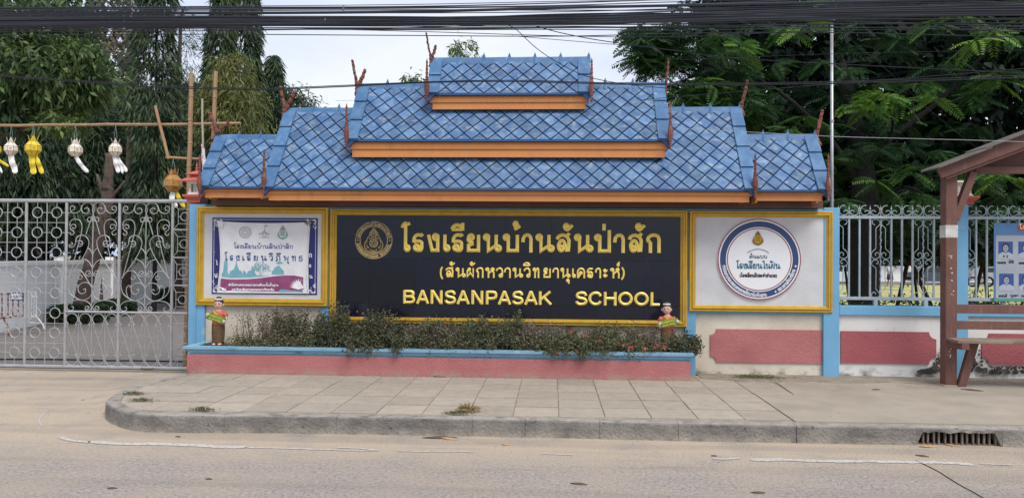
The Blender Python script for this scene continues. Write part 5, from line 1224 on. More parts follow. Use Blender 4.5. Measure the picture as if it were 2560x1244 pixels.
m_lw = mat('white_paper', (.74, .69, .62), .8, (.66, .60, .52), 14, .45, .7); m_ly = mat('yellow_paper', (.72, .55, .03), .7, (.60, .45, .03), 14, .45, .7)
m_tw = mat('white_tail_paper', (.74, .73, .72), .8, (.60, .58, .57), 40, .6, .68)
lantern(28, 343, 390, 'white paper lantern furthest left with one broad white tail', m_lw, [([(27, 388), (30, 405), (36, 420), (38, 434)], 17, m_tw)], .15)
lantern(83, 338, 391, 'yellow paper lantern with two torn yellow tails', m_ly, [([(79, 388), (80, 405), (83, 422), (84, 436)], 17, m_ly), ([(88, 388), (95, 405), (101, 420), (106, 435)], 13, m_ly)], .35, w_px=39)
lantern(189, 346, 393, 'white paper lantern with a thin tail blown to the right', m_lw, [([(190, 392), (198, 405), (208, 418), (221, 431)], 11, m_tw)], .45, w_px=34)
lantern(289, 346, 392, 'white paper lantern right of the others with a split three-pointed tail', m_lw, [([(286, 390), (288, 405), (293, 420), (297, 432)], 11, m_tw), ([(289, 390), (294, 405), (302, 418), (307, 434)], 9, m_tw), ([(292, 391), (300, 405), (310, 418), (317, 430)], 10, m_tw)], .1, w_px=33)
m_amber = mat('amber_film', (.40, .22, .05), .3, (.30, .10, .05), 22, .5, .6)
lantern(433, 420, 481, 'amber and rust coloured lantern hanging beside the pillar with a white and yellow tail', m_amber, [([(432, 480), (430, 495), (436, 508), (440, 519)], 14, m_tw), ([(440, 481), (446, 492), (452, 503), (462, 520)], 12, m_ly)], .39, 10.12, 44, True, 396)
o = lantern(-14, 345, 392, 'lantern mostly outside the left edge showing only its yellow and white tails', m_ly, [([(-14, 390), (-4, 400), (8, 407), (22, 416)], 8, m_ly), ([(-16, 392), (-8, 408), (0, 420), (5, 433)], 6, m_tw)], .3)
# ================================================================== METAL POLE
pp = thing('metal_pole', 'slender galvanised pole with a small lamp head behind the right roof end', 'pole', (X_(2080, 515, 9.82), 9.82, 0))
ob('pole_shaft', tube([(X_(2080, 600, 9.82), 9.82, ZP), (X_(2080, 515, 9.82), 9.82, Z_(2080, 515, 9.82)), (X_(2079.5, 58, 9.82), 9.82, Z_(2080, 58, 9.82))], [.020, .020, .019], 10), m_pole, pp, True)
ob('pole_sleeve', tube([(X_(2080, 300, 9.82), 9.82, Z_(2080, 300, 9.82)), (X_(2080, 303, 9.82), 9.82, Z_(2080, 306, 9.82))], .024, 10), m_pole, pp)
ob('lamp_head', tube([W(2086, 52, 9.8), W(2072, 46, 9.75), W(2060, 44, 9.7)], [.012, .035, .02], 8), m_pole, pp)
# ================================================================== BUS SHELTER
bs = thing('bus_shelter', 'brown timber bus shelter with a sloping corrugated roof and a plank bench', 'bus shelter', (X_(2371, 945, 8.95), 8.95, ZP))
YS = 8.93
xp0, xp1 = X_(2357, 700, YS), X_(2386, 700, YS)
ob('post', box(xp0, xp1, YS-.065, YS+.065, ZP-.01, Z_(2370, 432, YS), .006), m_brown, bs)
ob('post_base', box(xp0-.03, xp1+.03, YS-.09, YS+.09, ZP-.004, ZP+.012, .004), m_concrete, bs)
ob('painted_band', box(xp0-.003, xp1+.003, YS-.068, YS+.068, Z_(2370, 594, YS), Z_(2370, 563, YS)), mat('chalky_band', (.62, .60, .57), .9, (.45, .42, .40), 12), bs)
for i, (py, hh_) in enumerate(((642, 3), (678, 9), (700, 3), (730, 8), (870, 2), (877, 2), (884, 2), (891, 3), (641, 2))):
    for k in range(4): 
        x = X_(2374-(i > 3)*8+R.uniform(-4, 4), py, YS); z = Z_(2370, py+R.uniform(-hh_, hh_), YS); s = R.uniform(.004, .012)
        if k < (4 if hh_ > 5 else 2): ob('paint_fleck', ([(x-s, YS-.0662, z), (x, YS-.0662, z-s*.8), (x+s*.8, YS-.0662, z+s*.3), (x-s*.2, YS-.0662, z+s*R.uniform(.5, 1.2))], [(0, 1, 2, 3)]), m_wall, bs)
def beam2(a, b, th_px, y0, y1, name, m, c=0):
    A, B = np.array(a, float), np.array(b, float); d = (B-A)/np.linalg.norm(B-A); n_ = np.array([-d[1], d[0]])*th_px/2; Yc = y0
    return ob(name, prism_y([(X_(p[0], p[1], Yc), Z_(p[0], p[1], Yc)) for p in (A+n_, B+n_, B-n_, A-n_)], y0, y1), m, bs)
beam2((2391, 548), (2436, 430), 17, YS-.05, YS+.03, 'knee_brace', m_brown)
def slope_x(px): return 431-(px-2352)*.375
EX = 3100
beam2((2350, slope_x(2350)), (2780, slope_x(2780)), 28, YS-.16, YS-.12, 'gable_board', m_brown)
beam2((2365, slope_x(2365)+18), (2780, slope_x(2780)+18), 9, YS-.135, YS-.09, 'rafter', m_brown)
beam2((2780, slope_x(2780)), (3200, slope_x(2780)+170), 28, YS-.16, YS-.12, 'gable_board', m_brown)
Zs = lambda px, dy=0, Y=YS-.2: (X_(px, slope_x(px)+dy, Y), Z_(px, slope_x(px)+dy, Y))
# corrugated sheets: ridges run down the slope
a0, a1 = np.array(Zs(2345, -15)), np.array(Zs(2800, -17)); am = a0*(1-.26)+a1*.26
def corr(A, B, y0, y1, lift):
    d = (B-A)/np.linalg.norm(B-A); nr_ = np.array([-d[1], d[0]]); V = []; F = []; n = 64
    for i in range(n+1):
        y = y0+(y1-y0)*i/n; h = lift+.012*math.sin(i*math.pi/2)
        for p, hh_ in ((A, h), (B, h), (A, h-.006), (B, h-.006)): q = p+nr_*hh_; V.append((q[0], y, q[1]))
    for i in range(n): b = 4*i; F += [(b, b+1, b+5, b+4), (b+2, b+6, b+7, b+3), (b, b+4, b+6, b+2), (b+1, b+3, b+7, b+5)]
    F += [(0, 2, 3, 1), (4*n, 4*n+1, 4*n+3, 4*n+2)]
    return V, F
ob('roof_sheet', corr(a0, am+(a1-a0)*.03, YS-.24, YS+.20, 0), m_sheet, bs); ob('roof_sheet', corr(am, a1, YS-.24, YS+.20, .016), m_sheet, bs)
b1 = a1+np.array([1.6, -.7]); ob('roof_sheet', corr(a1, b1, YS-.24, YS+.20, 0), m_sheet, bs)
zt = Z_(2480, 425, YS+.1)
ob('tie_beam', box(X_(2434, 425, YS+.1), xp0+3.2, YS+.05, YS+.12, zt-.045, zt+.035, .004), m_brown, bs)
for t_ in (.12, .36, .60, .84):
    q = a0*(1-t_)+a1*t_; ob('purlin', box(q[0]-.03, q[0]+.03, YS-.11, YS+.17, q[1]-.11, q[1]-.045), m_brown, bs)
ob('gable_infill', prism_y([(X_(2430, 418, YS+.16), Z_(2430, 418, YS+.16)), (X_(2440, 398, YS+.16), Z_(2440, 398, YS+.16)), (a1[0], a1[1]-.05), (a1[0]+1.0, a1[1]-.5), (a1[0]+1.0, Z_(2430, 418, YS+.16))], YS+.15, YS+.17), m_brown, bs)
ob('post', box(xp0+2.9, xp0+3.03, YS-.065, YS+.065, ZP, zt+.1, .006), m_brown, bs)
ob('post', box(xp0+2.9, xp0+3.03, YS+.30, YS+.42, ZP, zt, .006), m_brown, bs)
def board(pl, pt, pr_, pbm, y0, y1, nm, Y=YS):
    a = rectpx(pl, pt, pr_, pbm, Y); return ob(nm, box(a[0], a[0]+3.0, y0, y1, a[2], a[3], .004), m_brown, bs)
m_seat = mat('worn_seat_timber', (.20, .135, .10), .8, (.28, .22, .17), 5, .4, .7, .3, 50, layers=[((.12, .05, .04), 4, .5, .7, (1, 1, 1), .5)])
board(2384, 761, 2560, 783, YS-.02, YS+.015, 'back_slat'); board(2384, 802, 2560, 823, YS-.02, YS+.015, 'back_slat')
o = ob('back_upright', box(xp1, xp1+.035, YS+.02, YS+.05, Z_(2390, 826, YS), Z_(2390, 760, YS)), m_brown, bs)
zs_ = Z_(2450, 850, YS-.3)
for k, (ya, yb_) in enumerate(((-.36, -.20), (-.185, -.03))):
    ob('seat_plank', box(X_(2388+k*6, 850, YS-.3), xp0+3.0, YS+ya, YS+yb_, zs_-.032, zs_, .004), m_seat, bs)
ob('seat_bearer', box(xp0+.02, xp0+.10, YS-.37, YS+.02, zs_-.10, zs_-.034, .003), m_brown, bs)
ob('seat_strut', prism_y([(X_(2384, 944, YS), ZP+.0), (X_(2404, 944, YS), ZP+.0), (X_(2437, 866, YS), zs_-.034), (X_(2416, 866, YS), zs_-.034)], YS-.10, YS-.04), m_brown, bs)
# ================================================================== PORTRAIT POSTER
YP = 9.50
po = thing('portrait_poster', 'blue-headed vinyl poster of pupils portraits tied to the iron fence', 'poster', (X_(2600, 752, YP), YP, Z_(2600, 752, YP)))
pa = rectpx(2484, 557, 2485, 752, YP); xw = pa[0]+1.35
ob('backing_sheet', box(pa[0], xw, YP-.006, YP, pa[2], pa[3]), mat('poster_blue', (.085, .20, .40), .5, (.07, .17, .36), 5), po)
yv = YP-.0075
ob('white_field', box(pa[0]+.022, xw-.022, yv, YP-.0065, Z_(2500, 745, YP), Z_(2500, 588, YP)), mat('poster_white_shaded', (.38, .42, .46), .5, (.32, .36, .41), 4), po)  # white greyed down, the shade over the poster put into its colour
ob('green_foot', box(pa[0]+.004, xw-.004, yv, YP-.0065, pa[2]+.002, Z_(2500, 746.5, YP)), m_green, po)
m_pblue = mat('portrait_blue', (.03, .08, .28), .5); m_face = mat('printed_face', (.33, .33, .38), .6); m_hair = mat('printed_hair', (.02, .025, .05), .6); m_shirt = mat('printed_shirt', (.40, .44, .49), .6)
def portrait(px, py, girl):
    s = YP/F_PX; cx, cz = X_(px, py, YP), Z_(px, py, YP); y = yv-.001
    w_, h_ = 17*s, 17*s
    f = sub(ob('portrait', box(cx-w_, cx+w_, y-.0006, y, cz-h_, cz+h_), m_pblue, po))
    el_ = lambda ex, ez, rx, rz, n=14: [(cx+(ex+rx*math.cos(a))*s, cz+(ez+rz*math.sin(a))*s) for a in np.linspace(0, 2*math.pi, n+1)[:-1]]
    hair = [poly_flat(el_(0, 3, 9.5 if girl else 8.3, 10.5 if girl else 9), y-.0012)]
    ob('printed_hair', join(*hair), m_hair, f)
    ob('printed_shirt', poly_flat([(cx-17*s, cz-24*s), (cx-17*s, cz-14*s), (cx-6*s, cz-8*s), (cx, cz-12*s), (cx+6*s, cz-8*s), (cx+17*s, cz-14*s), (cx+17*s, cz-24*s)], y-.0014), m_shirt, f)
    ob('printed_face', join(poly_flat(el_(0, 1, 6.6, 8), y-.0018), poly_flat([(cx-2.6*s, cz-5*s), (cx-2.6*s, cz-10*s), (cx+2.6*s, cz-10*s), (cx+2.6*s, cz-5*s)], y-.0017)), m_face, f)
    fe = []
    for sx in (-1, 1): fe += [poly_flat(el_(sx*2.7, 2, 1.2, .6, 8), y-.0022), ribbon([(cx+sx*1.6*s, cz+4*s), (cx+sx*4.2*s, cz+4.2*s)], .35*s, y-.0022)]
    fe += [ribbon([(cx-1.7*s, cz-3.4*s), (cx+1.7*s, cz-3.4*s)], .5*s, y-.0022), ribbon([(cx-.7*s, cz-.8*s), (cx+.7*s, cz-.8*s)], .35*s, y-.0022)]
    ob('printed_features', join(*fe), m_hair, f)
    if girl: ob('printed_bow', join(poly_flat([(cx-1*s, cz-18*s), (cx-6*s, cz-15*s), (cx-6*s, cz-23*s)], y-.002), poly_flat([(cx+1*s, cz-18*s), (cx+6*s, cz-15*s), (cx+4*s, cz-24*s)], y-.002)), m_hair, f)
for k in range(4):
    portrait(2513+k*50, 621, k % 2 == 0); portrait(2515+k*49, 701, k % 2 == 1)
for k, (s_, x_, y_) in enumerate((('นนบจวท', 2503, 659), ('ซ้กีริ'.replace('ซ', 'ช'), 2527, 658), ('นลทหอร', 2556, 660), ('กรภพ', 2590, 660), ('อภอนดี', 2506, 742), ('บุมลา', 2535, 741), ('กรษณ', 2562, 742))):
    ob('printed_name', text_line(s_, X_(x_, y_, YP), Z_(x_, y_, YP), 5.2*YP/F_PX, yv-.002, .12, (20 if k != 1 else 13)*YP/F_PX, 0, 1), m_hair, po)
rb_ = rectpx(2545, 561, 2640, 577, YP)
ob('red_heading_panel', box(rb_[0], rb_[1], yv-.0008, yv, rb_[2], rb_[3]), mat('poster_red', (.42, .03, .03), .5), po)
ob('heading_lettering', text_line('โรงเรียน', X_(2585, 573, YP), Z_(2585, 573, YP), 8.5*YP/F_PX, yv-.003, .13, 74*YP/F_PX), mat('poster_yellow', (.75, .66, .30), .5), po)
# ================================================================== OVERHEAD CABLES
def cable(ctrl, r, label, Y=7.2, m=m_cable, grp='black cables strung overhead along the road', seed=0, yoff=0):
    rr = random.Random(seed); P = []
    xs = [c[0] for c in ctrl]; 
    pp = smooth([(a, b, 0) for a, b in ctrl], 8)
    for p in pp: P.append(W(p[0], p[1], Y))
    o = ob('overhead_cable', tube(P, r, 5), m); tag(o, label, 'cable', grp); return o
CB = [  # y at px -150, 430, 1000, 1400, 1700, 2100, 2700 ; radius
 ((21, 19, 17, 8, -2, -14, -32), .0060, 7.3), ((25, 24, 21, 16, 12, -3, -20), .0070, 7.25), ((36, 34, 30, 20, 14, 6, -8), .0150, 7.2), ((29, 28, 25, 26, 25, 12, 2), .0055, 7.1),
 ((49, 47, 48, 42, 36, 24, 10), .0160, 7.3), ((54, 52, 53, 50, 40, 30, 18), .0190, 7.25), ((60, 57, 55, 55, 46, 33, 26), .0170, 7.15), ((64, 62, 60, 60, 52, 43, 34), .0140, 7.05),
 ((68, 66, 63, 62, 60, 52, 44), .0070, 7.2), ((72, 70, 70, 69, 69, 60, 60), .0060, 7.3), ((66, 68, 73, 70, 66, 61, 56), .0055, 6.95), ((76, 73, 75, 74, 76, 70, 66), .0045, 7.0),
 ((43, 43, 44, 38, 28, 18, 4), .0065, 7.0), ((33, 31, 33, 30, 22, 14, 12), .0045, 6.9), ((57, 58, 50, 36, 34, 40, 38), .0070, 6.95), ((47, 50, 58, 58, 56, 48, 50), .0060, 6.9),
 ((90, 86, 89, 91, 84, 82, 98), .0045, 6.8), ((70, 66, 78, 90, 92, 76, 72), .0040, 7.4), ((20, 17, 12, 4, 0, -6, -12), .0040, 7.45), ((80, 78, 70, 56, 48, 38, 32), .0045, 6.85),
 ((22, 22, 19, 14, 5, 0, 8), .0050, 7.35), ((38, 40, 42, 46, 42, 36, 30), .0050, 6.8), ((52, 55, 56, 48, 46, 54, 70), .0050, 7.5), ((62, 64, 66, 66, 70, 68, 84), .0055, 7.5)]
ORD = 'first second third fourth fifth sixth seventh eighth ninth tenth eleventh twelfth thirteenth fourteenth fifteenth sixteenth seventeenth eighteenth nineteenth twentieth twenty-first twenty-second twenty-third twenty-fourth'.split()
CB.sort(key=lambda c: c[0][1])
for i, (ys, r, Y) in enumerate(CB):
    lab = ('thick' if r > .012 else 'thin')+' overhead cable, '+ORD[i]+' from the top at the left quarter of the photo'
    cable(list(zip((-150, 430, 1000, 1400, 1700, 2100, 2700), ys)), r*.92, lab, Y, m_cable if i % 3 else m_cable2, seed=i)
cable([(-150, 181), (100, 198), (400, 218), (640, 224), (850, 217), (1060, 207), (1280, 204), (1640, 212), (2100, 208), (2700, 190)], .0055, 'single sagging black cable passing in front of the topmost roof tier', 7.0, grp=None)
cable([(-150, 178), (100, 195), (400, 214), (640, 221), (850, 214), (1060, 205), (1280, 201), (1640, 209), (2100, 204), (2700, 184)], .0040, 'thinner cable running just above the sagging one across the topmost roof tier', 6.98, grp=None)
cable([(1270, 62), (1295, 78), (1340, 120), (1400, 160), (1470, 192), (1560, 210), (1680, 222)], .0036, 'thin wire looping steeply down across the topmost roof tier', 7.1, grp=None)
cable([(1340, 66), (1400, 82), (1480, 98), (1560, 110), (1700, 128), (1900, 150), (2700, 190)], .0042, 'thin wire slanting down towards the feathery tree', 7.1, grp=None)
cable([(1280, 90), (1420, 102), (1530, 111), (1640, 118)], .0028, 'faint thin wire ending at the branch tip', 7.15, grp=None)
cable([(1700, 322), (1850, 329), (2080, 341), (2300, 347), (2452, 351), (2600, 356)], .0030, 'pale thin wire crossing the right roof wing towards the shelter roof', 8.3, mat('pale_wire', (.35, .35, .37), .6), grp=None)
cable([(840, 252), (980, 250), (1300, 252), (1700, 256)], .0020, 'faint far wire behind the roof', 11.5, grp=None)
cable([(1700, 150), (2080, 135), (2400, 128), (2700, 124)], .0026, 'thin dark wire crossing the dark tree in the right', 9.3, grp=None)
cable([(2080, 62), (2200, 160), (2330, 280), (2480, 400)], .0026, 'thin guy wire slanting down from the lamp pole', 9.6, grp=None)
cable([(1600, 250), (2080, 210), (2400, 185), (2700, 160)], .0036, 'dark wire rising to the right across the dark tree', 8.9, grp=None)
for (a, b, tl_b) in ((858, 22, 'on the upper cables above the left roof slope'), (812, 50, 'on the thick bundle above the left roof slope'), (330, 28, 'on the upper cables above the lanterns'), (310, 60, 'on the thick bundle above the lanterns'), (1595, 66, 'on the lowest cables right of the topmost roof')):
    q = W(a, b, 7.18); o = ob('cable_tie', tube([(q[0], q[1], q[2]-.03), (q[0]+.004, q[1], q[2]+.03)], .006, 5), mat('tie', (.18, .17, .17), .6)); tag(o, 'small tie clipped '+tl_b, 'cable tie', 'ties on the overhead cables')
# ================================================================== FOLIAGE TOOLS
def unit(a): return a/(np.linalg.norm(a, axis=-1, keepdims=True)+1e-9)
def leafmesh(C, D, L, Wd, rng, droop=.15):
    n = len(C); S_ = unit(np.cross(D, rng.normal(size=(n, 3)))); L = np.asarray(L).reshape(-1, 1)*np.ones((n, 1)); Wd = np.asarray(Wd).reshape(-1, 1)*np.ones((n, 1))
    up = unit(np.cross(S_, D)); mid = C+D*L*.42+up*L*.05
    tip = C+D*L-np.array([0, 0, 1.])*L*droop
    V = np.stack([C, mid+S_*Wd/2, tip, mid-S_*Wd/2], 1).reshape(-1, 3)
    return V, np.arange(n*4).reshape(-1, 4)
def vcat(*ms):
    Vs, Fs, As = [], [], []; b = 0
    for V, Fq, A in ms: Vs.append(V); Fs.append(Fq+b); As.append(A); b += len(V)
    return np.concatenate(Vs), np.concatenate(Fs), np.concatenate(As)
def clusters(cent, rad, n_cl, n_leaf, sig, L, Wd, rng, droop=.5, flat=1.0, vlo=.1, vhi=.9, outward=.6, down=.5, surf=.55):
    """leaf clumps spread through an ellipsoid"""
    u = unit(rng.normal(size=(n_cl, 3)))*(rng.random((n_cl, 1))**(1/3)*(1-surf)+surf)
    K = np.array(cent)+u*np.array(rad); vb = rng.uniform(vlo, vhi, n_cl)
    C = np.repeat(K, n_leaf, 0)+rng.normal(size=(n_cl*n_leaf, 3))*sig*np.array([1, 1, .75])
    D = unit(np.repeat(u, n_leaf, 0)*outward+rng.normal(size=(n_cl*n_leaf, 3))*.55+np.array([0, 0, -down]))
    V, Fq = leafmesh(C, D, L*rng.uniform(.7, 1.2, n_cl*n_leaf), Wd*rng.uniform(.7, 1.2, n_cl*n_leaf), rng, droop*.3)
    A = np.clip(np.repeat(vb, n_leaf)+rng.normal(size=n_cl*n_leaf)*.12, 0, 1)
    return V, Fq, np.repeat(A, 4)
def column(cx, cy, z0, z1, r, n, L, Wd, rng, vlo=.1, vhi=.8, lump=.25, pw=.6, core=.3):
    m_c = 26; nc = n//m_c; n = nc*m_c
    t = np.clip(np.repeat(rng.random(nc)**1.05, m_c)+rng.normal(size=n)*.13/(z1-z0), 0, 1); a = np.repeat(rng.random(nc)*2*math.pi, m_c)+rng.normal(size=n)*.16/max(r, .2)
    ph = rng.random(6)*6.28
    w_ = 1+lump*(np.sin(t*(z1-z0)*2.6+ph[0]+2*np.sin(a+ph[1]))*.6+.4*np.sin(3*a+t*9+ph[2]))
    rr = r*np.clip((1-t), .0, 1)**pw*w_*(core+(1-core)*np.repeat(rng.random(nc)**.4, m_c))+.03+rng.normal(size=n)*.05
    C = np.stack([cx+rr*np.cos(a), cy+rr*np.sin(a), z0+(z1-z0)*t], 1)
    D = unit(np.stack([np.cos(a)*.5, np.sin(a)*.5, -np.ones(n)*.85], 1)+rng.normal(size=(n, 3))*.28)
    V, Fq = leafmesh(C, D, L*rng.uniform(.7, 1.25, n), Wd*rng.uniform(.7, 1.2, n), rng, .15)
    A = np.clip(vlo+(vhi-vlo)*(rng.random(n)*.3+.7*np.repeat(rng.random(nc), m_c)), 0, 1)
    return V, Fq, np.repeat(A, 4)
def fronds(B, D, L, rng, pairs=11, ll=.10, lw=.022, v=None, droop=.25):
    n = len(B); L = np.asarray(L).reshape(-1, 1)
    side = unit(np.cross(D, np.array([0, 0, 1.])+rng.normal(size=(n, 3))*.45)); nr_ = unit(np.cross(side, D))
    out = []; 
    for k in range(pairs):
        t = (k+.8)/pairs; p = B+D*L*t-np.array([0, 0, 1.])*L*droop*t*t
        tang = unit(D-np.array([0, 0, 1.])*2*droop*t)
        l_ = ll*(.55+.75*math.sin(math.pi*min(1, .18+t*.80)))*(L/.42)
        for sg in (-1, 1):
            d = unit(side*sg*.85+tang*.48-np.array([0, 0, .12])+rng.normal(size=(n, 3))*.06)
            mid = p+d*l_*.5; wv = unit(np.cross(d, nr_))*(lw*.5)*(L/.42)
            out.append(np.stack([p, mid+wv, p+d*l_-np.array([0, 0, .1])*l_, mid-wv], 1))
    # rachis as a thin blade
    e = B+D*L-np.array([0, 0, 1.])*L*droop; out.append(np.stack([B, (B+e)/2+nr_*.004+np.array([0, 0, 1.])*L*droop*.25, e, (B+e)/2-nr_*.004+np.array([0, 0, 1.])*L*droop*.25], 1))
    m_ = len(out); V = np.concatenate([o.reshape(n, 1, 4, 3) for o in out], 1).reshape(-1, 3)
    A = np.repeat(v, m_*4) if v is not None else np.full(len(V), .4)
    return V, np.arange(len(V)).reshape(-1, 4), A
def trunkgeo(pts, rs, n=8, rough=.12, seed=0):
    rr = random.Random(seed); P = smooth(pts, 4); k = len(P); r_ = np.interp(np.linspace(0, 1, k), np.linspace(0, 1, len(rs)), rs)
    V, Fq = tube(P, list(r_), n)
    V = [tuple(np.array(v)+np.array([rr.uniform(-1, 1), rr.uniform(-1, 1), rr.uniform(-.3, .3)])*r_[min(i//n, k-1)]*rough) for i, v in enumerate(V)]
    return V, Fq
def tree(label, name, trunks, crowns, lm, bark=None, group=None, base=None, limbs=()):
    b = base if base is not None else trunks[0][0][0]
    t = thing(name, label, 'tree', tuple(b), group)
    for i, (p, r) in enumerate(trunks): ob('trunk', trunkgeo(p, r, seed=i), bark or m_bark, t, True)
    for i, (p, r) in enumerate(limbs): ob('limb', trunkgeo(p, r, 6, seed=i+9), bark or m_bark, t, True)
    V, Fq, A = vcat(*crowns); ob('crown', (V, Fq), lm, t, attr=A)
    return t
GR = np.random.default_rng(11)
def at(px, py, Y): q = W(px, py, Y); return float(q[0]), float(q[1]), float(q[2])
# ---- left of the roof
def mast(px, Y, top, hw_px, label, bot=640, n=6500, lm=m_lf_mast, L=.24, Wd=.045, vlo=.05, vhi=.8, pw=.6, lump=.25):
    x, y, z1 = at(px, top, Y); z0 = at(px, bot, Y)[2]; r = hw_px*Y/F_PX
    return tree(label, 'mast_tree', [([(x, y, -.3), (x+.05, y, z0*.5+.3), (x, y, z1-.6)], [.10, .06, .02])], [column(x, y, z0, z1, r, n, L, Wd, GR, vlo, vhi, lump, pw)], lm, m_barkd, group='tall drooping trees inside the school grounds')
mast(395, 20.5, -330, 62, 'dark column-shaped tree rising out of the top of the picture left of the sky gap', 640, 11000, pw=.35)
mast(556, 20, -70, 52, 'narrow spire tree just left of the pair passing behind the cables', 560, 7000, pw=.5, vhi=.9)
mast(615, 21.5, -190, 52, 'tall spire tree right of its narrower neighbour, both crossing the cables', 560, 9000, pw=.42)
mast(633, 19.5, 150, 40, 'shorter pointed tree at the right flank of the spire pair', 520, 4500, vhi=.9)
mast(686, 20.5, 138, 50, 'small pointed dark tree standing against the sky behind the left roof slope', 520, 5000, pw=.7)
x, y, z = at(745, 262, 20.5); tree('rounded dark tree at the far left of the open sky behind the roof', 'broadleaf_tree', [([(x, y, -.3), (x, y, z)], [.12, .05])],
    [clusters((x, y, z-.1), (.55, .6, .45), 40, 45, .16, .16, .035, GR, vlo=.0, vhi=.5), clusters((x-.45, y, z-.75), (.9, .7, .7), 60, 45, .2, .18, .04, GR, vlo=0, vhi=.5)], m_lf_mast)
x, y, z = at(580, 250, 18.5); tree('yellow-green drooping tree in front of the dark spires', 'bamboo_like_tree', [([(x, y, -.3), (x, y, z-.5)], [.08, .03])],
    [clusters((x, y, z+.25), (.42, .4, .85), 70, 40, .12, .20, .032, GR, vlo=.35, vhi=1.0, down=1.0), clusters((x+.1, y-.2, z-.45), (.75, .5, .7), 90, 46, .17, .20, .032, GR, vlo=.15, vhi=.95, down=.9), clusters((x-.45, y, z-.1), (.3, .4, .7), 30, 40, .14, .2, .035, GR, vlo=.0, vhi=.5, down=.9)], m_lf_yel)
x, y, z = at(462, 120, 22); tree('wispy thin-needled tree in the gap of sky', 'wispy_tree', [([(x-.1, y, -.3), (x-.15, y, z), (x, y, z+1.2)], [.12, .05, .02])],
    [clusters((x-.1, y, z-.2), (.5, .4, 1.4), 60, 16, .16, .28, .022, GR, vlo=.0, vhi=.5, down=.4)], m_lf_mast)
x, y, z = at(322, 105, 21); tree('thin brownish-leaved tree between the broad-leaved crown and the dark column', 'sparse_tree', [([(x, y, -.3), (x+.1, y, z)], [.12, .05])],
    [clusters((x, y, z+.4), (.75, .6, 1.9), 110, 34, .2, .10, .05, GR, vlo=.3, vhi=.9, down=.1)], m_lf_dry)
# drooping masses behind the lanterns
for i, (px, top, Y, hw_, lb) in enumerate(((40, 235, 20.5, 190, 'dense drooping tree behind the two leftmost lanterns'), (215, 250, 23, 190, 'dense drooping tree behind the third and fourth lanterns'), (350, 215, 25.5, 170, 'dense drooping tree behind the pollarded stump'),
        (480, 205, 29.5, 150, 'dense drooping tree behind the upright bamboo poles'), (610, 262, 24, 150, 'dense drooping tree just left of the left roof wing peak'), (700, 330, 23, 130, 'low dense drooping tree tucked behind the left roof slope'), (-110, 225, 20, 200, 'dense drooping tree at the far left edge'))):
    x, y, z1 = at(px, top, Y); z0 = at(px, 585, Y)[2]; r = hw_*Y/F_PX*.55
    tree(lb, 'drooping_tree', [([(x, y, -.3), (x+.1, y, z0+1.2)], [.17, .1])], [column(x, y, z0, z1, r*1.25, 12000, .27, .048, GR, .0, .75, .35, .38, .2), clusters((x, y, (z0+z1)/2), (r, r*.8, (z1-z0)*.5), 120, 60, .3, .27, .05, GR, vlo=.0, vhi=.7, down=.8)], m_lf_mast, m_barkd, 'drooping trees behind the lanterns')
# broad-leaved crown, upper left
x, y, z = at(95, 190, 13.6); tree('big broad-leaved tree with lighter green leaves filling the upper left corner', 'broadleaf_tree', [([(x-2.6, y+.8, -.3), (x-2.5, y+.7, 2.0), (x-1.6, y, 3.4)], [.2, .17, .12])],
    [clusters((x-.1, y+.2, z+.1), (1.25, .9, .62), 130, 48, .16, .17, .055, GR, vlo=.35, vhi=.95, down=.55), clusters((x-1.2, y, z-.15), (1.1, .8, .8), 70, 48, .2, .20, .06, GR, vlo=.05, vhi=.6, down=.7),
     clusters((x-.7, y+.4, z+1.15), (1.3, .9, .35), 80, 48, .2, .19, .055, GR, vlo=.1, vhi=.7, down=.6), clusters((x+.45, y+.1, z-.85), (.30, .4, .16), 14, 40, .12, .17, .055, GR, vlo=.7, vhi=1.0)], m_lf_mango,
    limbs=[([(x-1.6, y+.2, 3.4), (x-.6, y+.2, 3.8), (x+.4, y, 4.0)], [.05, .03, .015])])
# pollarded leaning trunks
g0 = Gd(205, 802, 0); Yt = float(g0[1])
def tp(px, py, Y=Yt): return at(px, py, Y)
tree('thick pollarded trunk leaning right, sprouting short cut limbs behind the gate', 'pollarded_tree', [([tp(196, 802), tp(210, 730), tp(228, 660), tp(252, 580), tp(268, 500), tp(268, 470)], [.21, .17, .155, .155, .14, .13]), ([tp(268, 475), tp(272, 430), tp(274, 384)], [.13, .10, .09])],
    [clusters(tp(262, 545), (.25, .2, .3), 6, 18, .12, .14, .04, GR, vlo=.3, vhi=.8)], m_lf_mast, m_bark, limbs=[([tp(262, 500), tp(250, 458), tp(243, 436)], [.055, .04, .03]), ([tp(272, 500), tp(290, 480), tp(312, 452)], [.05, .035, .02]), ([tp(262, 565), tp(238, 520), tp(226, 500)], [.06, .05, .03])])
tree('second thinner upright trunk beside the leaning pollarded trunk', 'pollarded_tree', [([at(246, 786, 19.6), at(243, 720, 19.6), at(240, 650, 19.6), at(243, 560, 19.6)], [.14, .12, .12, .14])], [clusters(at(232, 500, 23.), (.6, .5, .6), 14, 30, .2, .2, .04, GR, vlo=.0, vhi=.4)], m_lf_mast, m_bark)
tree('thick trunk beside the driveway near the blue gate pillar', 'shade_tree', [([at(412, 742, 27.), at(404, 690, 27.), at(397, 640, 27.), at(395, 560, 27.)], [.36, .32, .30, .30])], [clusters(at(400, 500, 27.), (1.2, 1, .8), 24, 30, .2, .2, .04, GR, vlo=.0, vhi=.4)], m_lf_mast, m_bark)
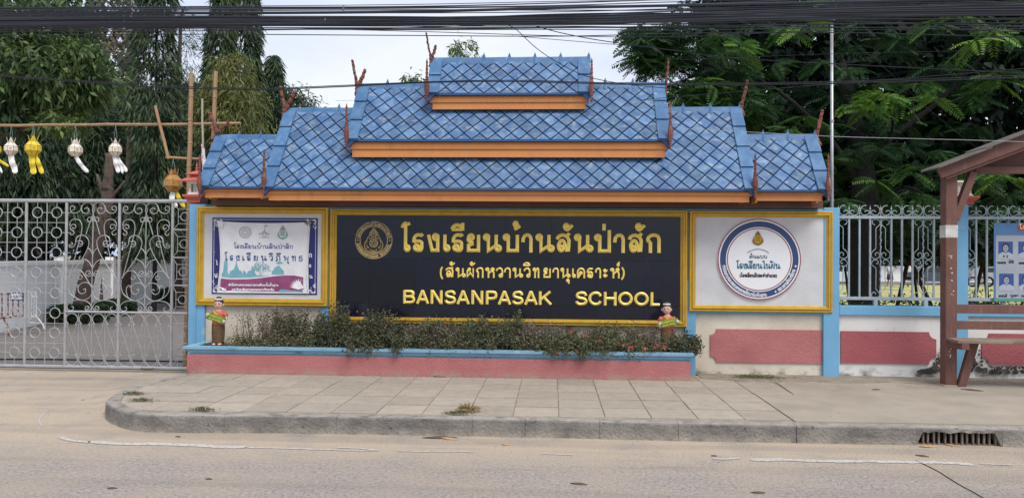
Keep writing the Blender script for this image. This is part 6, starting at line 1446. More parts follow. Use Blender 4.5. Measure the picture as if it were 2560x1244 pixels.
for px, Y, lb in ((25, 24, 'leftmost'), (72, 25, 'second'), (104, 24, 'third')):
    tree(lb+' of the dark trunks standing above the white wall behind the gate rings', 'shade_tree', [([at(px, 700, Y), at(px+4, 600, Y), at(px-3, 480, Y)], [.20, .18, .16])], [clusters(at(px, 470, Y), (.7, .6, .4), 10, 30, .2, .2, .05, GR, vlo=.0, vhi=.4)], m_lf_mast, m_barkd, 'dark trunks above the white wall')
# yard trees on the far side that close the view
def wood(name, label, px0, px1, Y0, Y1, topf, bot, n, lm, L, Wd, vlo, vhi):
    px = GR.uniform(px0, px1, n); Y = GR.uniform(Y0, Y1, n); C = np.zeros((n, 3)); 
    for i in range(n):
        tpx = topf(px[i]); py = tpx+(bot-tpx)*GR.random()**.9; C[i] = W(px[i], py, Y[i])
    D = unit(GR.normal(size=(n, 3))*.6+np.array([0, -.2, -.7])); V, Fq = leafmesh(C, D, L*GR.uniform(.6, 1.3, n), Wd*GR.uniform(.6, 1.3, n), GR, .1)
    A = np.repeat(np.clip(GR.uniform(vlo, vhi, n), 0, 1), 4); o = ob(name, (V, Fq), lm, attr=A); tag(o, label, 'woodland', kind='stuff'); return o
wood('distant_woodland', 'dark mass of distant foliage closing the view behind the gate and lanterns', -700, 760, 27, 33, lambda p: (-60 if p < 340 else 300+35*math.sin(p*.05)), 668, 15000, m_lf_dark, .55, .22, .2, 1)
# ---- big feathery tree on the right
xt, yt_, zt_ = at(2166, 640, 13.0)
crown = []; cl = []
fixed = [(2215, 235, 11.5, 1.0, 11), (2170, 270, 11.6, .85, 9), (2250, 250, 11.6, .7, 9), (2120, 262, 11.8, .9, 8), (2340, 245, 11.5, .95, 8), (2300, 210, 11.9, .5, 9), (2010, 62, 11.6, .95, 9), (1960, 70, 11.8, .7, 8), (2400, 35, 11.8, .85, 9), (2330, 60, 12, .7, 8), (2440, 100, 11.6, .95, 7),
    (2480, 75, 11.8, .9, 9), (2530, 95, 12, .6, 8), (1850, 115, 12.2, .85, 9), (1800, 90, 12.4, .6, 8), (1760, 120, 12.4, .5, 9), (1640, 100, 12.3, .35, 8), (1600, 95, 12.2, .3, 7), (1680, 70, 12.4, .3, 8), (1590, 130, 12.3, .30, 6), (1660, 140, 12.4, .4, 8), (1720, 60, 12.4, .25, 8),
    (1640, 180, 12.2, .3, 6), (1700, 230, 12.4, .6, 7), (1745, 200, 12.3, .7, 8), (1790, 215, 12.4, .7, 8), (1720, 255, 12.4, .8, 8), (1810, 255, 12.3, .5, 8), (1860, 240, 12.5, .45, 8), (1900, 270, 12.6, .4, 8), (2010, 290, 12.2, .6, 9), (1975, 320, 12.2, .55, 8), (2060, 310, 12.4, .4, 8),
    (2200, 370, 12.3, .35, 10), (2270, 360, 12.3, .3, 9), (2340, 380, 12.2, .35, 8), (2140, 380, 12.4, .25, 8), (2285, 430, 11.9, .55, 9), (2260, 425, 12.0, .5, 8), (2190, 450, 11.9, .6, 9), (2240, 490, 12.0, .4, 8), (2300, 490, 11.9, .5, 9), (2330, 500, 12.0, .4, 8), (2500, 440, 11.4, .9, 9),
    (2470, 430, 11.6, .6, 8), (2540, 450, 11.5, .85, 8), (2440, 445, 11.8, .5, 8), (2100, 500, 11.2, .5, 7), (2120, 505, 11.3, .35, 6), (2380, 500, 12, .3, 8), (2060, 150, 12.5, .4, 9), (1930, 160, 12.6, .45, 9), (2400, 150, 12.4, .35, 9), (2500, 180, 12.6, .3, 8), (1880, 60, 12.4, .35, 8), (2150, 60, 12.6, .35, 9), (2250, 90, 12.5, .3, 9)]
for px, py, Y, v, k in fixed: cl.append((*at(px, py, Y), v, k, 1))
rq = random.Random(21)
for i in range(46):
    cl.append((*at(rq.uniform(1585, 1720), rq.uniform(62, 175), rq.uniform(12.3, 13.2)), rq.uniform(.15, .5), 8, 1))
for i in range(40):
    cl.append((*at(rq.uniform(1690, 1900), rq.uniform(120, 330), rq.uniform(12.4, 13.4)), rq.uniform(.2, .7), 9, 1))
for i in range(430):
    px = rq.uniform(1650, 2950); py = rq.uniform(-420, 560); Y = rq.uniform(12.6, 15.5)
    lim = np.interp(py, [-420, 0, 60, 160, 210, 330, 560], [1750, 1700, 1660, 1700, 1700, 1640, 1850])
    if px < lim+25: continue
    cl.append((*at(px, py, Y), rq.uniform(.0, .5)*(1 if rq.random() < .85 else 1.6), 8, 0))
Bs, Ds, Ls, Vs = [], [], [], []
for x, y, z, v, k, fx in cl:
    for j in range(k):
        a = rq.uniform(0, 2*math.pi); el_ = rq.uniform(-.55, .35)
        d = np.array([math.cos(a)*math.cos(el_), math.sin(a)*math.cos(el_)*.8-.15, math.sin(el_)]); d /= np.linalg.norm(d)
        Bs.append(np.array([x, y, z])+d*rq.uniform(0, .06)); Ds.append(d); Ls.append(rq.uniform(.26, .42)*(1 if fx else 1.25)); Vs.append(min(1, max(0, v*rq.uniform(.75, 1.05))))
fr = fronds(np.array(Bs), np.array(Ds), np.array(Ls), GR, 11, .10, .034, np.array(Vs), .30)
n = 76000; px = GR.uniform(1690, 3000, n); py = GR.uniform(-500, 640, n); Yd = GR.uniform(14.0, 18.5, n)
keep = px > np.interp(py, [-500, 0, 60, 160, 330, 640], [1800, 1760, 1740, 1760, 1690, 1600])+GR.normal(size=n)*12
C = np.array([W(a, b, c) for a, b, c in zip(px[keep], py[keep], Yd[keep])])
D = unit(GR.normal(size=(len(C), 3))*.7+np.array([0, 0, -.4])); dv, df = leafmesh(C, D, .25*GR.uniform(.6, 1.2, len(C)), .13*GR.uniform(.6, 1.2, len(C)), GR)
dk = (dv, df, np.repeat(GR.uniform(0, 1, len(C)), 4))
big = thing('feathery_tree', 'huge dark feathery-leaved tree filling the right behind the fence, with a thick black trunk', 'tree', (xt, 13.0, -.3))
ob('trunk', trunkgeo([at(2160, 820, 13.0), at(2162, 700, 13.0), at(2165, 560, 13.0), at(2150, 380, 13.1), at(2100, 150, 13.4)], [.24, .23, .23, .16, .08], 10, .06), m_barkd, big, True)
for pts, rs in (([(2160, 480, 13.05), (2060, 330, 12.9), (1900, 200, 12.8), (1700, 150, 12.5)], [.06, .04, .025, .01]), ([(2155, 430, 13.05), (2230, 330, 12.6), (2215, 240, 11.7)], [.05, .03, .010]), ([(2150, 400, 13.1), (2350, 250, 12.8), (2500, 90, 12.1)], [.06, .04, .012]), ([(2160, 540, 13), (2250, 470, 12.6), (2310, 485, 12)], [.07, .04, .012])):
    ob('limb', trunkgeo([at(*p) for p in pts], rs, 6), m_barkd, big, True)
ob('crown', fr[:2], m_lf_fern, big, attr=fr[2])
ob('crown_shade_fill', dk[:2], m_lf_dark, big, attr=dk[2])  # large dark leaves added inside the crown to block the light
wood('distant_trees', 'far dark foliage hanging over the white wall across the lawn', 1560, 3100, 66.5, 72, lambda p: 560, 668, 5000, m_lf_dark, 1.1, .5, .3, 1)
# mid-distance bushes right of the trunk seen through the fence
for i, (px, py, Y, rx, rz, lb) in enumerate(((2275, 592, 24, 1.0, .38, 'dark bushy foliage seen through the fence right of the black trunk'), (2350, 585, 26, 1.0, .5, 'dark bushy foliage behind the shelter post'), (2105, 610, 25, .5, .35, 'dark bush at the left end of the fence'), (2450, 592, 24, 1.0, .4, 'dark foliage behind the poster'))):
    x, y, z = at(px, py, Y); tree(lb, 'shade_tree', [([(x+.3, y, -.36), (x, y, z)], [.045, .03])], [clusters((x, y, z), (rx, .7, rz), 60, 45, .22, .20, .06, GR, vlo=.0, vhi=.6)], m_lf_mango, m_barkd)
# tree tops peeping over the roof
for px, py, r, n_, lb in ((1157, 128, .24, 26, 'leafy tree top with long pale leaves peeping over the topmost ridge'), (1030, 196, .10, 8, 'left sprig of long leaves peeping over the middle ridge'), (1045, 205, .10, 8, 'right sprig of long leaves peeping over the middle ridge')):
    x, y, z = at(px, py, 13.5); tree(lb, 'mango_tree', [([(x, y, -.3), (x, y, z-.2)], [.10, .03])], [clusters((x, y, z), (r, r, r*.85), n_, 12, .05, .13, .026, GR, vlo=.5, vhi=1.0, down=.9, surf=.2), clusters((x, y, z-.45), (r*1.5, r, r*.8), n_, 12, .08, .13, .026, GR, vlo=.3, vhi=.8)], m_lf_mango)
# ================================================================== BEHIND THE GATE
A = Gd(-5, 829, 0); B = Gd(330, 767, 0)
d = (B-A)/np.linalg.norm(B-A); nrm = np.array([-d[1], d[0], 0])
ww = thing('white_boundary_wall', 'long white wall running back beside the driveway behind the gate', 'wall', tuple(A))
def wseg(s0, s1, th, z0, z1, nm, m=m_wallw, off=0.0):
    q = [A+d*s0-nrm*off, A+d*s1-nrm*off, A+d*s1+nrm*th, A+d*s0+nrm*th]; return ob(nm, prism_z([tuple(p[:2]) for p in q], z0, z1), m, ww)
Lw = np.linalg.norm(B-A); 
m_dw = mat('driveway_wall_white', (.86, .86, .85), .9, (.80, .80, .79), 2, .4, .75, .15, 50, layers=[((.35, .33, .30), 6, .5, .7, (1, 1, .6), .5, (2, .25, .02))])
for i, s0 in enumerate(np.arange(-6.2, 15, 3.05)): 
    wseg(s0, s0+2.85, .12, -.05, 1.38, 'wall_panel', m_dw); wseg(s0+2.85, s0+3.05, .16, -.05, 1.46, 'wall_post', m_dw, .05)
    wseg(s0, s0+2.85, .16, 1.28, 1.37, 'wall_coping', m_dw, .04)
ct = A+d*15.3
o = ob('side_wall', box(ct[0], ct[0]+6, ct[1], ct[1]+.15, -.05, 1.38), m_dw); tag(o, 'far white wall closing the yard at the end of the driveway', 'wall')
def hedge(px0, px1, pb_, pt, label, Yd=1.0, kind='hedge'):
    a = Gd(px0, pb_, 0); b = Gd(px1, pb_, 0); Y = float(a[1]); z1 = Z_(px0, pt, Y); n = 4200
    t = thing('clipped_hedge', label, 'hedge', ((a[0]+b[0])/2, Y, 0), 'clipped hedges in the school yard')
    C = np.stack([GR.uniform(a[0], b[0], n), GR.uniform(Y, Y+Yd, n), GR.uniform(0.02, z1, n)], 1)
    c = np.array([(a[0]+b[0])/2, Y+Yd/2, z1/2]); h = np.array([(b[0]-a[0])/2, Yd/2, z1/2]); rel = (C-c)/h
    pw_ = (np.abs(rel)**4).sum(1)**.25; C = c+(rel/np.maximum(pw_, .85)[:, None]*np.clip(GR.random(n)**.25, .5, 1.03)[:, None])*h
    D = unit((C-c)/h+GR.normal(size=(n, 3))*.6); V, Fq = leafmesh(C, D, .08*GR.uniform(.6, 1.2, n), .045*GR.uniform(.6, 1.2, n), GR)
    ob('hedge_leaves', (V, Fq), m_lf_hedge, t, attr=np.repeat(GR.random(n), 4)); return t
hedge(103, 232, 808, 764, 'low clipped hedge in front of the leaning trunk'); hedge(225, 302, 790, 752, 'low clipped hedge right of the leaning trunk'); hedge(375, 470, 756, 722, 'low clipped hedge at the end of the driveway', 1.5)
m_bred = mat('barrier_red', (.16, .035, .03), .6, (.45, .40, .38), 9, .5, .6); m_bwh = mat('barrier_white', (.55, .54, .53), .6)
bY = float(Gd(30, 838, 0)[1]); br_ = thing('crowd_barrier', 'red and white tubular crowd barrier with a small blue sign, behind the gate', 'barrier', at(30, 838, bY))
T3_ = lambda pts, r, nm, m: ob(nm, tube([at(a, b, bY) for a, b in pts], r, 6), m, br_)
T3_([(-30, 735), (58, 732), (60, 788), (-30, 798)], .022, 'barrier_frame', m_bred)
for p in (-12, 5, 20, 32, 46): T3_([(p, 734), (p, 792)], .012, 'barrier_bar', m_bred)
T3_([(8, 792), (20, 818), (24, 838)], .02, 'barrier_foot', m_bred); T3_([(-20, 796), (-26, 838)], .02, 'barrier_foot', m_bred)
a_ = at(27, 750, bY-.05); b_ = at(58, 731, bY-.05)
sgn = sub(ob('blue_sign', box(a_[0], b_[0], bY-.06, bY-.045, a_[2], b_[2]), m_navy, br_))
ob('sign_lettering', join(text_line('โรงเรียน', (a_[0]+b_[0])/2, a_[2]+.085, .045, bY-.063, .12, .22, 0, 1), text_line('บ้านสันป่าสัก', (a_[0]+b_[0])/2, a_[2]+.02, .04, bY-.063, .12, .22, 0, 1)), m_white, sgn)
br2 = thing('folding_barrier', 'white folding barrier with splayed feet leaning near the wall behind the gate rings', 'barrier', at(85, 820, bY+.3))
T4_ = lambda pts, r, nm: ob(nm, tube([at(a, b, bY+.3) for a, b in pts], r, 5), m_bwh, br2)
T4_([(66, 730), (90, 729), (91, 790), (67, 792), (66, 730)], .015, 'barrier_frame'); T4_([(88, 787), (66, 808)], .018, 'barrier_foot'); T4_([(88, 787), (108, 812), (111, 822)], .018, 'barrier_foot'); T4_([(70, 805), (106, 808)], .012, 'barrier_foot')
for p in (72, 79, 85): T4_([(p, 731), (p, 790)], .007, 'barrier_bar')
# ================================================================== BEHIND THE RIGHT FENCE
ZG = -.30
sheet('lawn', -4.4, 120, 9.8, 58, ZG, m_lawn); sheet('far_road', -4.3, 120, 58.01, 66, ZG+.004, m_drive)
fw = ob('far_white_wall', box(-4, 60, 67, 67.2, ZG, Z_(2230, 664, 67)), m_dw); tag(fw, 'far white wall across the lawn beyond the parked cars', 'wall')
def car(px, pbase, Y, label, c, L_=4.3, flipd=1):
    x = X_(px, pbase, Y); z = ZG; t = thing('parked_car', label, 'car', (x, Y, z), 'cars parked across the lawn')
    k = L_/4.3; m = mat('car_paint_'+label.split()[0], c, .3, coat=.5); g = mat('car_glass', (.03, .04, .05), .1)
    pr_ = [(-2.1, .30), (-2.12, .62), (-2.0, .85), (-1.5, .93), (-.85, 1.38), (.55, 1.42), (1.15, 1.0), (1.9, .86), (2.12, .68), (2.12, .32), (1.65, .24), (-1.65, .24)]
    ob('body', prism_y([(x+flipd*a*k, z+b*k) for a, b in pr_], Y, Y+1.65), m, t)
    ob('side_window', prism_y([(x+flipd*a*k, z+b*k) for a, b in ((-1.25, .95), (-.8, 1.30), (-.15, 1.33), (-.15, .95))], Y-.008, Y+.002), g, t)
    ob('side_window', prism_y([(x+flipd*a*k, z+b*k) for a, b in ((-.08, .95), (-.08, 1.33), (.5, 1.34), (.95, .98))], Y-.008, Y+.002), g, t)
    for wx in (-1.32, 1.32):
        cxw = x+flipd*wx*k; V = []; 
        w_ = sub(ob('wheel', tube([(cxw, Y-.02, z+.31*k), (cxw, Y+.2, z+.31*k)], .31*k, 14), m_black, t))
        ob('rim', tube([(cxw, Y-.03, z+.31*k), (cxw, Y-.015, z+.31*k)], .19*k, 10), m_pole, w_)
    ob('door_line', box(x-.11*k, x-.10*k, Y-.006, Y, z+.35*k, z+.95*k), m_black, t)
    ob('headlight', box(x+flipd*1.85*k-.12, x+flipd*1.85*k+.12, Y-.01, Y, z+.66*k, z+.78*k), m_disc, t)
car(2348, 707, 60, 'dark blue-grey car parked across the lawn, seen beside the shelter post', (.04, .06, .09), 4.2, -1)
car(2112, 700, 61, 'white car parked across the lawn left of the black trunk', (.6, .6, .6), 4.2, 1)
car(2165+330, 702, 63, 'silver car parked across the lawn hidden behind the poster edge', (.35, .36, .38), 4.2, 1)
def loft(secs, n=12):
    V = []; Fq = []
    for cx, cy, cz, rx, ry in secs:
        for j in range(n): a = 2*math.pi*j/n; V.append((cx+rx*math.cos(a), cy+ry*math.sin(a), cz))
    for i in range(len(secs)-1):
        for j in range(n): Fq.append((i*n+j, i*n+(j+1) % n, (i+1)*n+(j+1) % n, (i+1)*n+j))
    Fq += [tuple(range(n))[::-1], tuple((len(secs)-1)*n+j for j in range(n))]
    return V, Fq
def far_person(px, pbase, Y, label):
    x, _, _ = at(px, pbase, Y); z = ZG; t = thing('person', label, 'person', (x, Y, z)); skin = mat('skin_far', (.30, .17, .11), .7)
    # one continuous body grown over a posed skeleton (walking, arms bent)
    P = [(0, 0, .86), (0, 0, 1.05), (0, 0, 1.28), (0, 0, 1.38), (0, -.01, 1.50), (.16, 0, 1.30), (.22, 0, 1.08), (.10, -.14, .98), (-.16, 0, 1.30), (-.24, 0, 1.08), (-.12, -.14, 1.0), (.09, 0, .80), (.14, -.02, .45), (.16, .03, .06), (.20, -.08, .02), (-.09, 0, .80), (-.10, .02, .45), (-.16, .06, .06), (-.18, -.06, .02)]
    E = [(0, 1), (1, 2), (2, 3), (3, 4), (2, 5), (5, 6), (6, 7), (2, 8), (8, 9), (9, 10), (0, 11), (11, 12), (12, 13), (13, 14), (0, 15), (15, 16), (16, 17), (17, 18)]
    rad = [.14, .13, .14, .055, .10, .055, .045, .035, .055, .045, .035, .09, .06, .045, .04, .09, .06, .045, .04]
    me = bpy.data.meshes.new('body'); me.from_pydata([(x+a, Y+b, z+c) for a, b, c in P], E, []); o = put('body', me, t)
    o.modifiers.new('skin', 'SKIN')
    for i, r_ in enumerate(rad): me.skin_vertices[0].data[i].radius = (r_, r_)
    me.skin_vertices[0].data[0].use_root = True
    s_ = o.modifiers.new('sub', 'SUBSURF'); s_.levels = 1; s_.render_levels = 1; me.materials.append(skin)
    ob('shirt', loft([(x, Y, z+.88, .19, .15), (x, Y, z+1.1, .18, .15), (x, Y, z+1.30, .22, .14), (x, Y, z+1.36, .12, .09)]), mat('pale_shirt', (.50, .52, .56), .8), t, True)
    ob('shorts', loft([(x, Y, z+.48, .24, .16), (x, Y, z+.7, .21, .16), (x, Y, z+.90, .18, .15)]), mat('dark_shorts', (.03, .035, .06), .8), t, True)
    ob('hair', loft([(x, Y+.01, z+1.49, .105, .11), (x, Y+.01, z+1.56, .105, .11), (x, Y+.01, z+1.62, .06, .07)]), m_hair, t, True)
far_person(2225, 705, 55, 'child in a pale shirt and dark shorts walking beyond the lawn')
sw_ = thing('swing_frame', 'rusty A-shaped metal swing frame standing on the lawn behind the fence', 'swing frame', at(2310, 770, 17))
m_sw = mat('dark_rusty_steel', (.05, .025, .022), .8)
SY = 17.0; SB = lambda a, b, r=.03, nm='frame_leg', Y=SY, Y2=None: ob(nm, tube([at(*a, Y), at(*b, Y2 or Y)], r, 5), m_sw, sw_)
SB((2238, 785), (2272, 642), .045); SB((2272, 642), (2338, 785), .045); SB((2256, 695), (2296, 695), .03, 'cross_brace'); SB((2262, 642), (2560, 640), .045, 'top_bar'); SB((2355, 790), (2395, 640), .045)
SB((2298, 690), (2325, 645), .05, 'cross_brace'); SB((2338, 642), (2338, 672), .02, 'chain')
for px in (2372, 2430, 2470): SB((px, 770), (px+30 if px < 2440 else px-10, 642), .04)
lp = thing('metal_hoops', 'two small metal climbing hoops on the lawn right of the shelter pillar', 'play hoops', at(2470, 700, 17))
for px in (2431, 2472): ob('hoop', tube([at(a, b, 17) for a, b in circ(px, 704, 11, 14)], .02, 5, True), m_sw, lp)
for i, (px, pbm, rx, lb) in enumerate(((2290, 768, 1.1, 'low dark bush below the fence rail right of the trunk'), (2105, 770, .5, 'low dark bush below the left end of the fence'), (2440, 772, .7, 'low dark bush behind the wall right of the shelter pillar'), (2540, 772, .9, 'low dark bush behind the wall below the poster'))):
    x, y, z = at(px, pbm-2, 11.2); t = thing('low_bush', lb, 'bush', (x, y, ZG), 'low bushes behind the boundary wall')
    V, Fq, A_ = clusters((x, y, z-.15), (rx*.55, .3, .26), 40, 50, .08, .06, .03, GR, vlo=0, vhi=.9, down=0); ob('bush_leaves', (V, Fq), m_lf_hedge, t, attr=A_)
# ================================================================== PLANTER PLANTS
SOILZ = zc0+.075
def shrub(px0, px1, top, label, lm, nst, nlf, lsz, seed, Y0=9.02, Y1=9.40, lean=0.0, spill=0.0, flowers=(), name='flowering_shrub', dens_low=.15, prof=None, sm=m_stem, vr=(.0, 1.0)):
    rg = np.random.default_rng(seed); Yc = (Y0+Y1)/2; xa_, xb_ = X_(px0, 850, Yc), X_(px1, 850, Yc)
    t = thing(name, label, 'shrub', ((xa_+xb_)/2, Yc, SOILZ)); stems = []; C = []; D = []
    for i in range(nst):
        fx = rg.random(); x1_ = xa_+(xb_-xa_)*fx; y1_ = rg.uniform(Y0, Y1); tp_ = prof(px0+(px1-px0)*fx) if prof else top
        zt_2 = Z_((px0+px1)/2, tp_, Yc); h = (zt_2-SOILZ)*(rg.random()**.45 if i > nst*.3 else rg.uniform(.85, 1.02))
        x0_ = x1_+(((xa_+xb_)/2)-x1_)*rg.uniform(.2, .6); k = 7; P = []
        for j in range(k+1):
            u = j/k; P.append(np.array([x0_+(x1_-x0_)*u**.7+rg.normal()*.020*u, y1_+lean*u*h+rg.normal()*.016*u, SOILZ+h*u]))
        if spill and rg.random() < spill:
            P = [np.array([x1_+rg.normal()*.02, Y0+.05-.16*u, SOILZ+.05+.09*math.sin(math.pi*min(1, u*1.1))-(.055*u*u)]) for u in np.linspace(0, 1, k+1)]
        stems.append(tube(P, [.0035*(1.2-u*.8) for u in np.linspace(0, 1, k+1)], 3, cap=False))
        P = np.array(P); n_ = int(nlf/nst); tt_ = dens_low+(1-dens_low)*rg.random(n_); idx = tt_*k; i0 = np.minimum(idx.astype(int), k-1); fr_ = (idx-i0)[:, None]
        base = P[i0]*(1-fr_)+P[i0+1]*fr_; C.append(base+rg.normal(size=(n_, 3))*.027); D.append(unit(rg.normal(size=(n_, 3))+np.array([0, -.25, .35])))
    C = np.concatenate(C); D = np.concatenate(D); n_ = len(C)
    V, Fq = leafmesh(C, D, 1.35*lsz*rg.uniform(.6, 1.3, n_), 1.35*lsz*.6*rg.uniform(.6, 1.3, n_), rg, .1)
    A_ = np.clip(vr[0]+(vr[1]-vr[0])*rg.beta(2, 2.4, n_), 0, 1)
    ob('stems', join(*stems), sm, t); ob('leaves', (V, Fq), lm, t, attr=np.repeat(A_, 4))
    for fx, fy, fm, r in flowers:
        q = at(fx, fy, Y0-.015 if fy < 862 else Y0-.12); pts = []
        for j in range(12):
            a = j*2.4; rr_ = r*math.sqrt((j+.5)/12); cxx, czz = q[0]+rr_*math.cos(a), q[2]+rr_*math.sin(a); yy2 = q[1]-(r*.5)*(1-(rr_/r)**2)
            s = r*.42; pts.append(([(cxx-s, yy2, czz), (cxx, yy2-.003, czz-s), (cxx+s, yy2, czz), (cxx, yy2-.003, czz+s), (cxx, yy2+.008, czz)], [(0, 1, 4), (1, 2, 4), (2, 3, 4), (3, 0, 4), (0, 3, 2, 1)]))
        ob('flower', join(*pts), fm, t)
    return t
RD, OR_, PK = m_flred, m_flor, m_flpk
shrub(585, 680, 775, 'bare reddish dry stems with few leaves right of the left figurine', m_lf_dry, 26, 520, .020, 1, dens_low=.35)
shrub(655, 812, 778, 'greyish half-dry shrub below the left gold frame', m_lf_dry, 60, 3600, .022, 2, prof=lambda p: 790-22*math.sin((p-655)/26), vr=(.1, .9))
shrub(690, 800, 776, 'dull green leafy shoots rising through the greyish shrub', m_lf_shrub, 26, 1300, .024, 22, dens_low=.5, vr=(0, .5))
shrub(780, 905, 752, 'tallest green shrub, covering the lower corner between two gold frames', m_lf_shrub, 46, 3800, .026, 3, prof=lambda p: float(np.interp(p, [780, 815, 830, 850, 862, 875, 905], [800, 770, 748, 775, 752, 790, 805])), flowers=((893, 778, PK, .008),), vr=(.0, .62))
shrub(890, 1012, 768, 'dense dark green bush with tiny pink flowers in front of the granite', m_lf_shrub, 70, 6800, .026, 4, Y0=8.98, prof=lambda p: float(np.interp(p, [890, 905, 940, 950, 985, 1012], [812, 800, 768, 775, 782, 815])), flowers=((908, 782, PK, .008), (920, 773, PK, .007), (912, 814, PK, .01), (938, 836, PK, .008), (926, 802, PK, .007), (965, 813, PK, .007)), spill=.15, vr=(.0, .65))
shrub(1005, 1160, 806, 'brown dried-out shrub with curled leaves left of centre', m_lf_dry, 60, 4300, .021, 5, vr=(0, .75))
shrub(1050, 1165, 795, 'thin green shoots growing over the brown dried shrub', m_lf_shrub, 20, 900, .024, 25, dens_low=.55, vr=(.1, .7))
shrub(1155, 1225, 800, 'small mid green bush between the brown shrub and the tall sprigs', m_lf_shrub, 34, 2600, .025, 6, vr=(.1, .75), spill=.1)
shrub(1200, 1312, 770, 'leafy green shrub with sprigs reaching up over the granite', m_lf_shrub, 42, 3000, .026, 7, prof=lambda p: float(np.interp(p, [1200, 1212, 1225, 1250, 1285, 1295, 1312], [790, 775, 800, 795, 792, 768, 800])), flowers=((1230, 790, PK, .009), (1209, 814, PK, .008)), vr=(.1, .8))
shrub(1290, 1425, 808, 'pale brown twiggy shrub right of the tall sprigs', m_lf_dry, 60, 3800, .021, 8, vr=(.1, 1.0))
shrub(1370, 1520, 828, 'spreading green shrub with red flowers spilling over the blue cap', m_lf_shrub, 60, 5200, .025, 9, Y0=8.98, spill=.45, flowers=((1427, 828, RD, .016), (1465, 838, RD, .015), (1447, 861, RD, .012), (1393, 882, RD, .011), (1441, 878, OR_, .009)), vr=(.15, .9))
shrub(1490, 1600, 812, 'olive shrub with a withered patch and one red flower', m_lf_shrub, 44, 2600, .023, 10, flowers=((1498, 850, RD, .014),), vr=(.3, 1.0), spill=.2)
shrub(1560, 1655, 815, 'thin dry branching shrub left of the right figurine', m_lf_dry, 34, 1300, .020, 11, flowers=((1558, 863, OR_, .012), (1573, 867, RD, .015), (1580, 866, RD, .013), (1612, 871, OR_, .016), (1636, 867, RD, .012), (1643, 862, RD, .013), (1659, 866, RD, .015)), vr=(0, .8))
shrub(1670, 1745, 832, 'dark green bush at the right end of the planter leaning past the cap', m_lf_shrub, 40, 2300, .028, 12, flowers=((1714, 829, mat('purple_petal', (.20, .06, .14), .6), .010),), vr=(0, .5), prof=lambda p: float(np.interp(p, [1670, 1700, 1715, 1745], [845, 830, 828, 842])))
shrub(560, 800, 838, 'low yellowish weeds running along the front left of the planter', m_lf_grass, 90, 2600, .020, 31, Y1=9.12, dens_low=.0, vr=(0, .8), sm=m_stem, name='low_weeds')
shrub(850, 1250, 836, 'low dense olive growth along the front middle of the planter', m_lf_shrub, 150, 7000, .022, 32, Y1=9.14, dens_low=.0, vr=(.1, .9), spill=.04, name='low_weeds')
shrub(1240, 1700, 838, 'low dense olive growth along the front right of the planter', m_lf_shrub, 160, 7500, .022, 33, Y1=9.14, dens_low=.0, vr=(.2, 1.0), spill=.05, name='low_weeds')
# ground cover in the planter
n = 5200; C = np.stack([GR.uniform(px0+.10, px1-.10, n), GR.uniform(8.99, 9.44, n), SOILZ+GR.uniform(0, .035, n)], 1); D = unit(GR.normal(size=(n, 3))*.7+np.array([0, -.1, .6]))
V, Fq = leafmesh(C, D, GR.uniform(.02, .05, n), GR.uniform(.006, .014, n), GR); o = ob('planter_ground_cover', (V, Fq), m_lf_shrub, attr=np.repeat(np.clip(GR.random(n)*1.2-.1, 0, 1), 4)); tag(o, 'short mixed grass and weeds covering the soil of the planter', 'ground cover', kind='stuff')
